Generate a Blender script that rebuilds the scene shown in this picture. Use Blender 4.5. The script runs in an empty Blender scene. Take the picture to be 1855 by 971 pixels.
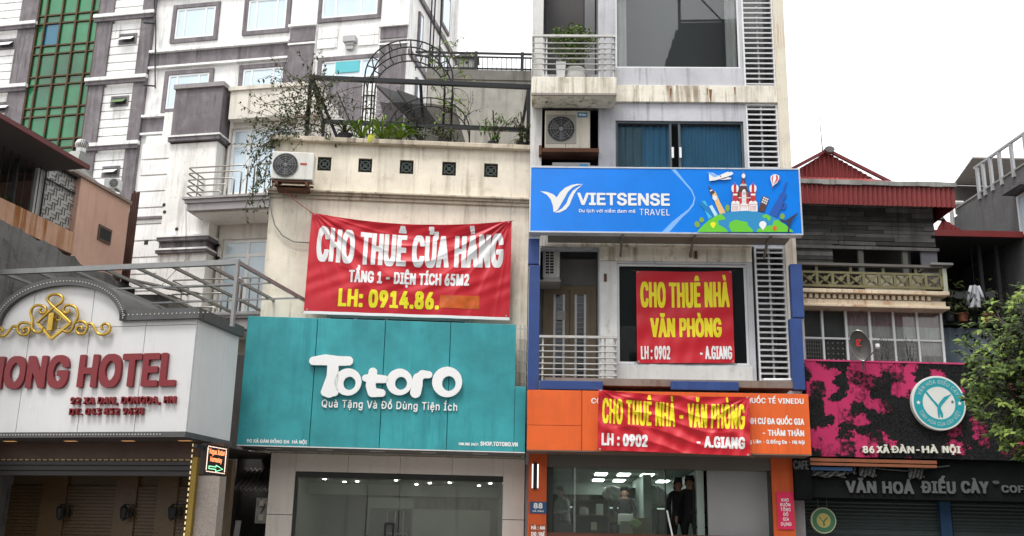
import bpy, math, random, os
import numpy as np
from mathutils import Vector, Matrix, noise
random.seed(7)
SC = bpy.context.scene
COL = SC.collection
R = math.radians

# ------------------------------------------------------------------ camera
FP, TH, ROLL = 1900.0, R(15.2), R(1.2)
CAMZ = 1.5
_r0 = Vector((1, 0, 0)); _u0 = Vector((0, -math.sin(TH), math.cos(TH))); FWD = Vector((0, math.cos(TH), math.sin(TH)))
RT = _r0 * math.cos(ROLL) + _u0 * math.sin(ROLL)
UP = _u0 * math.cos(ROLL) - _r0 * math.sin(ROLL)
CP = Vector((0, 0, CAMZ))
cam = bpy.data.cameras.new('camera'); camo = bpy.data.objects.new('camera', cam); COL.objects.link(camo)
cam.sensor_width = 36; cam.lens = 36 * FP / 1855; cam.clip_end = 2000; cam.clip_start = .1
camo.matrix_world = Matrix(((RT.x, UP.x, -FWD.x, CP.x), (RT.y, UP.y, -FWD.y, CP.y), (RT.z, UP.z, -FWD.z, CP.z), (0, 0, 0, 1)))
SC.camera = camo

# ------------------------------------------------------------------ world, sun, exposure
SUN_EL, SUN_AZ = 64, 205      # azimuth: compass degrees from +Y, clockwise (the sun stands behind the camera)
w = bpy.data.worlds.new("World"); SC.world = w; w.use_nodes = True
nt = w.node_tree; bg = nt.nodes['Background']
sky = nt.nodes.new('ShaderNodeTexSky'); sky.sky_type = 'NISHITA'; sky.sun_disc = False
sky.sun_elevation = R(SUN_EL); sky.sun_rotation = R(SUN_AZ); sky.dust_density = 4; sky.ozone_density = 1
hs = nt.nodes.new('ShaderNodeHueSaturation'); hs.inputs['Saturation'].default_value = .12
nt.links.new(sky.outputs[0], hs.inputs['Color'])
mx = nt.nodes.new('ShaderNodeMixRGB'); mx.inputs[0].default_value = .8
nt.links.new(hs.outputs[0], mx.inputs[1])
# even cloud layer
tc = nt.nodes.new('ShaderNodeTexCoord'); nz = nt.nodes.new('ShaderNodeTexNoise'); nz.inputs['Scale'].default_value = 2.2
nz.inputs['Detail'].default_value = 4
cr = nt.nodes.new('ShaderNodeValToRGB')
cr.color_ramp.elements[0].position = .3; cr.color_ramp.elements[0].color = (10.2, 10.4, 10.7, 1)
cr.color_ramp.elements[1].position = .7; cr.color_ramp.elements[1].color = (12.6, 12.6, 12.6, 1)
nt.links.new(tc.outputs['Generated'], nz.inputs['Vector']); nt.links.new(nz.outputs['Fac'], cr.inputs[0]); nt.links.new(cr.outputs[0], mx.inputs[2])
nt.links.new(mx.outputs[0], bg.inputs[0]); bg.inputs[1].default_value = .104
sl = bpy.data.lights.new('sun', 'SUN'); sl.energy = 1.5; sl.angle = R(16); sl.color = (1, .97, .93)
so = bpy.data.objects.new('sun', sl); COL.objects.link(so)
_sd = Vector((math.sin(R(SUN_AZ)) * math.cos(R(SUN_EL)), math.cos(R(SUN_AZ)) * math.cos(R(SUN_EL)), math.sin(R(SUN_EL))))
so.rotation_euler = _sd.to_track_quat('Z', 'Y').to_euler(); so.location = (0, -10, 30)
SC.view_settings.view_transform = 'Standard'; SC.view_settings.look = 'None'; SC.view_settings.gamma = 1
SC.view_settings.exposure = .68

# ------------------------------------------------------------------ frames: a facade's own axes (u along, v into depth, w up)
def ray(px, py): return FWD + RT * ((px - 927.5) / FP) + UP * ((485.5 - py) / FP)
class Frame:
    def __init__(s, px, py, D, yaw):
        r = ray(px, py); t = D / r.y; s.yaw = R(yaw)
        s.o = Vector((CP.x + r.x * t, D, 0))
        s.U = Vector((math.cos(s.yaw), math.sin(s.yaw), 0)); s.N = Vector((-math.sin(s.yaw), math.cos(s.yaw), 0))
    def g(s, px, py, v=0.0):
        r = ray(px, py); t = (v - (CP - s.o).dot(s.N)) / r.dot(s.N); p = CP + r * t - s.o
        return p.dot(s.U), p.z
    def r4(s, x0, y0, x1, y1, v=0.0):
        xm, ym = (x0 + x1) / 2, (y0 + y1) / 2
        return s.g(x0, ym, v)[0], s.g(x1, ym, v)[0], s.g(xm, y1, v)[1], s.g(xm, y0, v)[1]
    def su(s, u0, px, py):      # depth v at which the pixel meets the plane u = u0
        r = ray(px, py); t = (u0 - (CP - s.o).dot(s.U)) / r.dot(s.U); p = CP + r * t - s.o
        return p.dot(s.N), p.z
    def world(s, u, v, w_): return s.o + s.U * u + s.N * v + Vector((0, 0, w_))

# ------------------------------------------------------------------ materials
MATS = {}
def M(name, col, rough=.75, metal=0.0, var=.12, vscale=1.5, streak=0.0, scol=(.08, .07, .06), bump=.15, bscale=18,
      spec=.4, spots=0.0, spcol=None, sscale=(5, 5, .35), coat=0.0, fine=.05, sthr=.52):
    if name in MATS: return MATS[name]
    m = bpy.data.materials.new(name); m.use_nodes = True; MATS[name] = m
    nt = m.node_tree; N = nt.nodes; L = nt.links; b = N['Principled BSDF']
    b.inputs['Roughness'].default_value = rough; b.inputs['Metallic'].default_value = metal
    b.inputs['Specular IOR Level'].default_value = spec; b.inputs['Coat Weight'].default_value = coat
    tc = N.new('ShaderNodeTexCoord')
    def nzn(scale, det=5, vec=None, rgh=.6):
        n = N.new('ShaderNodeTexNoise'); n.inputs['Scale'].default_value = scale; n.inputs['Detail'].default_value = det
        n.inputs['Roughness'].default_value = rgh; L.new(vec or tc.outputs['Object'], n.inputs['Vector']); return n
    n1 = nzn(vscale)
    mr = N.new('ShaderNodeMapRange'); mr.inputs[1].default_value = .3; mr.inputs[2].default_value = .7
    mr.inputs[3].default_value = 1 - var; mr.inputs[4].default_value = 1 + var * .5; L.new(n1.outputs['Fac'], mr.inputs[0])
    n2 = nzn(60, 2); mf = N.new('ShaderNodeMapRange'); mf.inputs[3].default_value = 1 - fine * 2; mf.inputs[4].default_value = 1 + fine * 2
    L.new(n2.outputs['Fac'], mf.inputs[0])
    mm = N.new('ShaderNodeMath'); mm.operation = 'MULTIPLY'; L.new(mr.outputs[0], mm.inputs[0]); L.new(mf.outputs[0], mm.inputs[1])
    vm = N.new('ShaderNodeVectorMath'); vm.operation = 'SCALE'; vm.inputs[0].default_value = col; L.new(mm.outputs[0], vm.inputs['Scale'])
    cur = vm.outputs[0]
    def mixin(fac, colr):
        nonlocal cur
        x = N.new('ShaderNodeMixRGB'); L.new(fac, x.inputs[0]); L.new(cur, x.inputs[1]); x.inputs[2].default_value = (*colr, 1); cur = x.outputs[0]
    if streak > 0:
        mp = N.new('ShaderNodeMapping'); mp.inputs['Scale'].default_value = sscale; L.new(tc.outputs['Object'], mp.inputs[0])
        n3 = nzn(1.0, 6, mp.outputs[0], .65); n4 = nzn(.7, 3)
        a = N.new('ShaderNodeMapRange'); a.inputs[1].default_value = sthr; a.inputs[2].default_value = sthr + .13; L.new(n3.outputs['Fac'], a.inputs[0])
        c = N.new('ShaderNodeMapRange'); c.inputs[1].default_value = .35; c.inputs[2].default_value = .65; c.inputs[3].default_value = .15 * streak; c.inputs[4].default_value = streak
        L.new(n4.outputs['Fac'], c.inputs[0])
        q = N.new('ShaderNodeMath'); q.operation = 'MULTIPLY'; L.new(a.outputs[0], q.inputs[0]); L.new(c.outputs[0], q.inputs[1])
        mixin(q.outputs[0], scol)
        mp2 = N.new('ShaderNodeMapping'); mp2.inputs['Scale'].default_value = (sscale[0] * 4.5, sscale[1] * 4.5, sscale[2] * 2.2); mp2.inputs['Location'].default_value = (3.1, 1.7, .6); L.new(tc.outputs['Object'], mp2.inputs[0])
        n6 = nzn(1.0, 4, mp2.outputs[0], .6); n7 = nzn(1.3, 4)
        a2 = N.new('ShaderNodeMapRange'); a2.inputs[1].default_value = .54; a2.inputs[2].default_value = .68; L.new(n6.outputs['Fac'], a2.inputs[0])
        c2 = N.new('ShaderNodeMapRange'); c2.inputs[1].default_value = .5; c2.inputs[2].default_value = .62; c2.inputs[4].default_value = streak * .8; L.new(n7.outputs['Fac'], c2.inputs[0])
        q2 = N.new('ShaderNodeMath'); q2.operation = 'MULTIPLY'; L.new(a2.outputs[0], q2.inputs[0]); L.new(c2.outputs[0], q2.inputs[1])
        mixin(q2.outputs[0], scol)
    if spots > 0:
        n5 = nzn(3.3, 8, None, .7); a = N.new('ShaderNodeMapRange'); a.inputs[1].default_value = .56; a.inputs[2].default_value = .66
        a.inputs[4].default_value = spots; L.new(n5.outputs['Fac'], a.inputs[0]); mixin(a.outputs[0], spcol or scol)
    L.new(cur, b.inputs['Base Color'])
    if bump > 0:
        nb = nzn(bscale, 6); bp = N.new('ShaderNodeBump'); bp.inputs['Strength'].default_value = bump; bp.inputs['Distance'].default_value = .02
        L.new(nb.outputs['Fac'], bp.inputs['Height']); L.new(bp.outputs[0], b.inputs['Normal'])
    return m
def glass(name, tint=(.9, .95, .93), ior=1.5, rough=.0, haze=0.0, hcol=(.3, .33, .3)):
    if name in MATS: return MATS[name]
    m = bpy.data.materials.new(name); m.use_nodes = True; MATS[name] = m; nt = m.node_tree; N = nt.nodes; L = nt.links
    N.remove(N['Principled BSDF']); out = N['Material Output']
    t = N.new('ShaderNodeBsdfTransparent'); t.inputs[0].default_value = (*tint, 1)
    g = N.new('ShaderNodeBsdfGlossy'); g.inputs['Roughness'].default_value = rough
    f = N.new('ShaderNodeFresnel'); f.inputs[0].default_value = ior
    mx = N.new('ShaderNodeMixShader'); L.new(f.outputs[0], mx.inputs[0]); L.new(t.outputs[0], mx.inputs[1]); L.new(g.outputs[0], mx.inputs[2])
    d = N.new('ShaderNodeBsdfDiffuse'); d.inputs[0].default_value = (*hcol, 1); m2 = N.new('ShaderNodeMixShader'); m2.inputs[0].default_value = haze
    L.new(mx.outputs[0], m2.inputs[1]); L.new(d.outputs[0], m2.inputs[2]); L.new(m2.outputs[0], out.inputs[0])
    return m
def emit(name, col, s):
    if name in MATS: return MATS[name]
    m = bpy.data.materials.new(name); m.use_nodes = True; MATS[name] = m; b = m.node_tree.nodes['Principled BSDF']
    b.inputs['Base Color'].default_value = (*col, 1); b.inputs['Emission Color'].default_value = (*col, 1); b.inputs['Emission Strength'].default_value = s
    return m
def flat(name, col, rough=.6, **k): return M(name, col, rough, var=.04, bump=0, fine=.02, **k)

# ------------------------------------------------------------------ mesh builder
class MB:
    def __init__(s): s.v = []; s.f = []
    def add(s, vs, fs):
        n = len(s.v); s.v += [tuple(p) for p in vs]; s.f += [tuple(i + n for i in f) for f in fs]; return s
    def box(s, u0, u1, v0, v1, w0, w1):
        if u0 > u1: u0, u1 = u1, u0
        if v0 > v1: v0, v1 = v1, v0
        if w0 > w1: w0, w1 = w1, w0
        return s.add([(u0, v0, w0), (u1, v0, w0), (u1, v1, w0), (u0, v1, w0), (u0, v0, w1), (u1, v0, w1), (u1, v1, w1), (u0, v1, w1)],
                     [(0, 1, 5, 4), (1, 2, 6, 5), (2, 3, 7, 6), (3, 0, 4, 7), (4, 5, 6, 7), (3, 2, 1, 0)])
    def prism(s, poly, v0, v1):            # poly: (u, w) points, counter-clockwise seen from the front
        a = sum(poly[i][0] * poly[(i + 1) % len(poly)][1] - poly[(i + 1) % len(poly)][0] * poly[i][1] for i in range(len(poly)))
        if a < 0: poly = poly[::-1]
        n = len(poly)
        return s.add([(p[0], v0, p[1]) for p in poly] + [(p[0], v1, p[1]) for p in poly],
                     [tuple(range(n)), tuple(range(2 * n - 1, n - 1, -1))] + [(i, i + n, (i + 1) % n + n, (i + 1) % n) for i in range(n)])
    def poly(s, poly, v):
        a = sum(poly[i][0] * poly[(i + 1) % len(poly)][1] - poly[(i + 1) % len(poly)][0] * poly[i][1] for i in range(len(poly)))
        if a < 0: poly = poly[::-1]
        return s.add([(p[0], v, p[1]) for p in poly], [tuple(range(len(poly)))])
    def tube(s, a, b, r, n=8, r2=None): return s.path([a, b], r, n, r2)
    def path(s, pts, r, n=8, r2=None, closed=False):
        pts = [Vector(p) for p in pts]; m = len(pts); vs = []; fs = []; prev = None
        for i, p in enumerate(pts):
            if closed: d = pts[(i + 1) % m] - pts[i - 1]
            else: d = (pts[min(i + 1, m - 1)] - pts[max(i - 1, 0)])
            d.normalize()
            if prev is None:
                x = d.orthogonal().normalized()
            else:
                x = (prev - d * prev.dot(d))
                x = x.normalized() if x.length > 1e-6 else d.orthogonal().normalized()
            prev = x; y = d.cross(x); rr = r if r2 is None else r + (r2 - r) * i / max(1, m - 1)
            for k in range(n):
                a = 2 * math.pi * k / n; vs.append(p + (x * math.cos(a) + y * math.sin(a)) * rr)
        for i in range(m if closed else m - 1):
            j = (i + 1) % m
            for k in range(n): fs.append((i * n + k, i * n + (k + 1) % n, j * n + (k + 1) % n, j * n + k))
        if not closed: fs += [tuple(range(n - 1, -1, -1)), tuple((m - 1) * n + k for k in range(n))]
        return s.add(vs, fs)
    def bar(s, a, b, wd, dp=None):          # square bar between two points
        a, b = Vector(a), Vector(b); d = (b - a).normalized(); dp = dp or wd
        x = d.cross(Vector((0, 1, 0))); x = x.normalized() if x.length > .05 else Vector((1, 0, 0)); y = x.cross(d).normalized()
        vs = [p + x * sx * wd / 2 + y * sy * dp / 2 for p in (a, b) for sx, sy in ((-1, -1), (1, -1), (1, 1), (-1, 1))]
        return s.add(vs, [(3, 2, 1, 0), (4, 5, 6, 7), (0, 1, 5, 4), (1, 2, 6, 5), (2, 3, 7, 6), (3, 0, 4, 7)])
    def disc(s, cu, cw, ru, rw, v0, v1, n=32):
        return s.prism([(cu + ru * math.cos(2 * math.pi * k / n), cw + rw * math.sin(2 * math.pi * k / n)) for k in range(n)], v0, v1)
    def lathe(s, c, prof, n=16):             # prof: (radius, height) about a vertical axis at c
        vs = []; fs = []; m = len(prof)
        for r_, h in prof:
            for k in range(n):
                a = 2 * math.pi * k / n; vs.append((c[0] + r_ * math.cos(a), c[1] + r_ * math.sin(a), c[2] + h))
        for i in range(m - 1):
            for k in range(n): fs.append((i * n + k, i * n + (k + 1) % n, (i + 1) * n + (k + 1) % n, (i + 1) * n + k))
        fs += [tuple(range(n - 1, -1, -1)), tuple((m - 1) * n + k for k in range(n))]
        return s.add(vs, fs)
    def wall(s, u0, u1, w0, w1, v, holes, depth):   # front skin with openings and their reveals
        us = sorted({u0, u1} | {x for h in holes for x in h[:2] if u0 < x < u1}); ws = sorted({w0, w1} | {x for h in holes for x in h[2:] if w0 < x < w1})
        for i in range(len(us) - 1):
            for j in range(len(ws) - 1):
                cu, cw = (us[i] + us[i + 1]) / 2, (ws[j] + ws[j + 1]) / 2
                if any(h[0] < cu < h[1] and h[2] < cw < h[3] for h in holes): continue
                s.add([(us[i], v, ws[j]), (us[i + 1], v, ws[j]), (us[i + 1], v, ws[j + 1]), (us[i], v, ws[j + 1])], [(0, 1, 2, 3)])
        d = v + depth
        for a, b, c, e in holes:
            s.add([(a, v, c), (b, v, c), (b, v, e), (a, v, e), (a, d, c), (b, d, c), (b, d, e), (a, d, e)],
                  [(0, 4, 5, 1), (1, 5, 6, 2), (2, 6, 7, 3), (3, 7, 4, 0)])
        a, b, c, e = u0, u1, w0, w1
        s.add([(a, v, c), (b, v, c), (b, v, e), (a, v, e), (a, d, c), (b, d, c), (b, d, e), (a, d, e)],
              [(1, 5, 4, 0), (2, 6, 5, 1), (3, 7, 6, 2), (0, 4, 7, 3)])
        return s

def _mesh(name, mb, mat, off=(0, 0, 0), smooth=False):
    me = bpy.data.meshes.new(name); me.from_pydata([(p[0] - off[0], p[1] - off[1], p[2] - off[2]) for p in mb.v], [], mb.f); me.update()
    if mat: me.materials.append(mat)
    if smooth:
        me.polygons.foreach_set('use_smooth', [True] * len(me.polygons))
    return me
def _props(o, label, cat, group, kind):
    if label: o['label'] = label
    if cat: o['category'] = cat
    if group: o['group'] = group
    if kind: o['kind'] = kind
def bevmod(o, wd):
    if wd:
        b = o.modifiers.new('bevel', 'BEVEL'); b.width = wd; b.segments = 2; b.limit_method = 'ANGLE'
class T:
    def __init__(s, fr, name, label=None, cat=None, base=(0, 0, 0), group=None, kind=None):
        s.fr = fr; s.base = base; o = bpy.data.objects.new(name, None); COL.objects.link(o); s.o = o
        o.location = fr.world(*base); o.rotation_euler = (0, 0, fr.yaw); o.empty_display_size = .3
        _props(o, label, cat, group, kind)
    def add(s, name, mb, mat, parent=None, label=None, bevel=0, smooth=False, kind=None):
        o = bpy.data.objects.new(name, _mesh(name, mb, mat, s.base, smooth)); COL.objects.link(o); o.parent = parent or s.o
        if label: o['label'] = label
        if kind: o['kind'] = kind
        bevmod(o, bevel); return o
    def many(s, name, mb, mat, offs, parent=None, bevel=0, smooth=False):   # alike pieces sharing mesh data
        me = _mesh(name, mb, mat, s.base, smooth)
        for d in offs:
            o = bpy.data.objects.new(name, me); COL.objects.link(o); o.parent = parent or s.o; o.location = d; bevmod(o, bevel)
def single(fr, name, label, cat, mb, mat, base=None, group=None, kind=None, bevel=0, smooth=False):
    if base is None:
        us = [p[0] for p in mb.v]; vs = [p[1] for p in mb.v]; ws = [p[2] for p in mb.v]
        base = ((min(us) + max(us)) / 2, (min(vs) + max(vs)) / 2, min(ws))
    o = bpy.data.objects.new(name, _mesh(name, mb, mat, base, smooth)); COL.objects.link(o)
    o.location = fr.world(*base); o.rotation_euler = (0, 0, fr.yaw); _props(o, label, cat, group, kind); bevmod(o, bevel); return o
WORLD = Frame(927, 500, 1, 0); WORLD.o = Vector((0, 0, 0))

# ------------------------------------------------------------------ lettering: outlines -> field -> clean faces
FONT = None
try: FONT = bpy.data.fonts.load(os.path.join(bpy.utils.resource_path('LOCAL'), 'datafiles', 'fonts', 'Inter.woff2'))
except Exception: FONT = None
_caph = {}
def text_loops(s, sp=1.0):
    c = bpy.data.curves.new('t', 'FONT'); c.body = s; c.resolution_u = 4; c.fill_mode = 'NONE'; c.space_character = sp
    if FONT: c.font = FONT
    o = bpy.data.objects.new('t', c); COL.objects.link(o)
    bpy.context.view_layer.update()
    me = o.evaluated_get(bpy.context.evaluated_depsgraph_get()).to_mesh()
    co = [(v.co.x, v.co.y) for v in me.vertices]; nxt = {}
    adj = {}
    for e in me.edges:
        a, b = e.vertices; adj.setdefault(a, []).append(b); adj.setdefault(b, []).append(a)
    seen = set(); loops = []
    for st in range(len(co)):
        if st in seen or st not in adj: continue
        lp = [st]; seen.add(st)
        n = st + 1 if (st + 1) in adj[st] else adj[st][0]
        while n not in seen:
            lp.append(n); seen.add(n); k = [q for q in adj[n] if q not in seen]
            if not k: break
            n = k[0]
        if len(lp) > 2: loops.append(np.array([co[i] for i in lp]))
    o.to_mesh_clear(); bpy.data.objects.remove(o); bpy.data.curves.remove(c)
    return loops
def raster(loops, x0, y0, nx, ny, h):
    W = np.zeros((ny, nx), np.int16); X = x0 + h * (np.arange(nx) + .013)
    for lp in loops:
        q = np.roll(lp, -1, 0)
        for (ax, ay), (bx, by) in zip(lp, q):
            if ay == by: continue
            sg = 1 if by > ay else -1
            lo, hi = (ay, by) if sg > 0 else (by, ay)
            j0 = max(0, int(math.ceil((lo - y0) / h))); j1 = min(ny, int(math.ceil((hi - y0) / h)))
            if j1 <= j0: continue
            yy = y0 + h * np.arange(j0, j1); xi = ax + (yy - ay) * (bx - ax) / (by - ay)
            W[j0:j1] += (sg * (X[None, :] > xi[:, None])).astype(np.int16)
    return W != 0
def dilate(B, rx, ry, rnd):
    if rx <= 0 and ry <= 0: return B
    out = B.copy(); ny, nx = B.shape
    for dy in range(-ry, ry + 1):
        wx = rx if not rnd or ry == 0 else int(round(rx * math.sqrt(max(0, 1 - (dy / (ry + .5)) ** 2))))
        S = np.zeros_like(B)
        if dy >= 0: S[dy:] = B[:ny - dy]
        else: S[:dy] = B[-dy:]
        c = np.cumsum(np.pad(S.astype(np.int32), ((0, 0), (wx + 1, wx))), 1)
        out |= (c[:, 2 * wx + 1:] - c[:, :-(2 * wx + 1)]) > 0
    return out
def squares(V, x0, y0, c):              # filled marching squares
    ny, nx = V.shape; ins = V > .5; vid = {}; vs = []; fs = []
    def corner(i, j):
        k = (i, j)
        if k not in vid: vid[k] = len(vs); vs.append((x0 + i * c, y0 + j * c))
        return vid[k]
    def edge(i, j, i2, j2):
        k = (i, j, i2, j2) if (i, j) < (i2, j2) else (i2, j2, i, j)
        if k not in vid:
            a, b, d, e = k; va, vb = V[b, a], V[e, d]; t = min(.95, max(.05, (.5 - va) / (vb - va)))
            vid[k] = len(vs); vs.append((x0 + (a + (d - a) * t) * c, y0 + (b + (e - b) * t) * c))
        return vid[k]
    cnt = ins[:-1, :-1].astype(int) + ins[1:, :-1] + ins[:-1, 1:] + ins[1:, 1:]
    for j, i in zip(*np.nonzero(cnt)):
        i = int(i); j = int(j)
        cs = [(i, j), (i + 1, j), (i + 1, j + 1), (i, j + 1)]; p = []
        for k in range(4):
            a, b = cs[k], cs[(k + 1) % 4]; ia, ib = ins[a[1], a[0]], ins[b[1], b[0]]
            if ia: p.append(corner(*a))
            if ia != ib: p.append(edge(*a, *b))
        if len(p) > 2: fs.append(tuple(p))
    de = set()
    for f in fs:
        for k in range(len(f)): de.add((f[k], f[(k + 1) % len(f)]))
    return vs, fs, [e for e in de if (e[1], e[0]) not in de]
def shape_faces(loops, c, bx=0.0, by=0.0, rnd=True, ss=3):
    h = c / ss; xs = np.concatenate([l[:, 0] for l in loops]); ys = np.concatenate([l[:, 1] for l in loops])
    pad = max(bx, by) + 2 * c; x0 = xs.min() - pad; y0 = ys.min() - pad
    nx = (int((xs.max() + pad - x0) / c) + 2) * ss; ny = (int((ys.max() + pad - y0) / c) + 2) * ss
    B = raster(loops, x0, y0, nx, ny, h); B = dilate(B, int(round(bx / h)), int(round(by / h)), rnd)
    F = B.astype(float).reshape(ny // ss, ss, nx // ss, ss).mean((1, 3))
    return squares(F, x0 + h, y0 + h, c)
def letters(s, u0, u1, w0, w1, bold=.05, boldx=None, sp=1.0, n=22, rnd=False, ss=3, split=True, slant=0.0):
    if not _caph:
        l = text_loops('H')[0]; _caph['h'] = l[:, 1].max() - l[:, 1].min()
    H = w1 - w0; by = bold * H; bx = (bold if boldx is None else boldx) * H
    lp = text_loops(s, sp); xmin = min(l[:, 0].min() for l in lp); xmax = max(l[:, 0].max() for l in lp)
    sx = (u1 - u0 - 2 * bx) / (xmax - xmin); sy = (H - 2 * by) / _caph['h']; out = []
    L = [np.stack([u0 + bx + (l[:, 0] - xmin) * sx + slant * l[:, 1] * sy, w0 + by + l[:, 1] * sy], 1) for l in lp]
    L.sort(key=lambda l: l[:, 0].min()); cl = []
    for l in L:
        a, b = l[:, 0].min(), l[:, 0].max()
        for g_ in cl:
            ov = min(b, g_[1]) - max(a, g_[0])
            if ov > .45 * min(b - a, g_[1] - g_[0]): g_[2].append(l); g_[0] = min(a, g_[0]); g_[1] = max(b, g_[1]); break
        else: cl.append([a, b, [l]])
    for g_ in cl: out.append(shape_faces(g_[2], H / n, bx, by, rnd, ss))
    return out
def extruded(shape, v0, v1, mb=None):
    mb = mb or MB(); vs, fs, be = shape; n = len(vs)
    mb.add([(a, v0, b) for a, b in vs] + [(a, v1, b) for a, b in vs], fs + [(b, a, a + n, b + n) for a, b in be])
    return mb
def printed(shapes, v, mb=None):
    mb = mb or MB()
    for vs, fs, be in shapes: mb.add([(a, v, b) for a, b in vs], fs)
    return mb
def arr(pts): return np.array(pts, float)
def circ(cx, cy, rx, ry, n=40, cw=False, a0=0):
    p = [(cx + rx * math.cos(2 * math.pi * k / n), cy + ry * math.sin(2 * math.pi * k / n)) for k in range(n)]
    return arr(p[::-1] if cw else p)
# ================================================================== palette
white = M('white_plaster', (.83, .815, .78), streak=.6, scol=(.22, .2, .17), var=.15, sthr=.52, spots=.3, spcol=(.35, .33, .3))
hotelw = M('hotel_white_render', (.83, .825, .805), streak=.62, scol=(.24, .23, .21), var=.12, sthr=.52, spots=.22, spcol=(.4, .38, .35))
hotelg = M('hotel_grey_render', (.19, .168, .18), streak=.8, scol=(.06, .055, .06), var=.3, sthr=.46, spots=.3, spcol=(.3, .28, .28))
cream = M('cream_render', (.85, .77, .635), streak=.55, scol=(.24, .19, .12), var=.2, spots=.4, spcol=(.52, .44, .32), sthr=.51)
creamcap = M('cream_cap', (.6, .52, .4), streak=.9, scol=(.14, .11, .08), var=.25, spots=.3, spcol=(.2, .16, .11))
nwhite = M('light_grey_paint', (.53, .53, .56), streak=.8, scol=(.2, .2, .2), var=.15, sthr=.52, spots=.2, spcol=(.3, .3, .3))
nstain = M('stained_white_paint', (.82, .77, .66), streak=.95, scol=(.2, .13, .06), var=.22, sthr=.49, spots=.5, spcol=(.3, .26, .2))
rustcol = M('rust_streaked_cream', (.72, .66, .54), streak=.8, scol=(.33, .14, .04), var=.12, spots=.2, spcol=(.35, .2, .1), sscale=(9, 9, .25))
black = M('black_steel', (.018, .02, .022), .45, .3, bump=.05)
dark = M('dark_interior', (.03, .03, .03), .9, bump=0)
steel = M('stainless_rail', (.26, .25, .23), .32, .75, var=.15, bump=.03)
steelw = M('grey_white_rail', (.55, .54, .52), .4, .25, var=.2, streak=.4, scol=(.15, .12, .1))
alu = M('white_aluminium', (.74, .75, .75), .4, .1, var=.05, bump=.02)
alug = M('dark_aluminium', (.05, .055, .05), .4, .4, bump=.02)
concrete = M('grey_concrete', (.2, .195, .19), streak=.6, scol=(.06, .06, .06), var=.3, spots=.4, spcol=(.1, .1, .095), bump=.4)
beige = M('beige_grey_concrete', (.4, .38, .34), streak=.7, scol=(.12, .11, .1), var=.25, spots=.3, spcol=(.2, .19, .17))
rust = M('rusty_steel', (.16, .07, .04), .85, .2, streak=.6, scol=(.05, .03, .02), var=.4, bump=.5)
acw = M('ac_casing', (.7, .69, .64), .45, streak=.5, scol=(.3, .27, .2), var=.08, bump=.02)
acdark = flat('ac_dark_fan', (.03, .03, .032), .5)
palewin = M('sky_reflection_window', (.56, .68, .76), .12, var=.1, vscale=.6, bump=0, spec=.8, streak=.25, scol=(.75, .8, .83), sscale=(6, 6, .15))  # pale sky reflection is put into the base colour of these panes
skyglass = M('green_reflective_glass', (.008, .2, .06), .12, var=.35, vscale=.35, bump=.02, bscale=3, spec=.9)
clear = glass('window_glass', (.86, .9, .88))
whitep = flat('white_print', (.8, .8, .79)); yellow = flat('yellow_print', (.86, .74, .02)); redp = flat('red_print', (.62, .02, .03))

def pane_window(t, u0, u1, w0, w1, v, fw, mu, mw, fm, gm, name='window', parent=None, dep=.05, sub=True):
    f = MB(); f.box(u0, u0 + fw, v, v + dep, w0, w1); f.box(u1 - fw, u1, v, v + dep, w0, w1)
    f.box(u0 + fw, u1 - fw, v, v + dep, w0, w0 + fw); f.box(u0 + fw, u1 - fw, v, v + dep, w1 - fw, w1)
    us = [u0 + fw * .9] + [u0 + (u1 - u0) * a for a in mu] + [u1 - fw * .9]; ws = [w0 + fw * .9] + [w0 + (w1 - w0) * a for a in mw] + [w1 - fw * .9]
    for a in us[1:-1]: f.box(a - fw / 2, a + fw / 2, v + .004, v + dep - .004, w0 + fw, w1 - fw)
    for a in ws[1:-1]:
        for i in range(len(us) - 1): f.box(us[i] + (fw / 2 if i else fw * .1), us[i + 1] - (fw / 2 if i < len(us) - 2 else fw * .1), v + .006, v + dep - .006, a - fw / 2, a + fw / 2)
    o = t.add(name, f, fm, parent)
    if sub:
        for i in range(len(us) - 1):
            for j in range(len(ws) - 1):
                p = MB(); p.box(us[i], us[i + 1], v + dep * .5, v + dep * .5 + .006, ws[j], ws[j + 1]); t.add('pane', p, gm, o if parent is None else parent)
    return o

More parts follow.
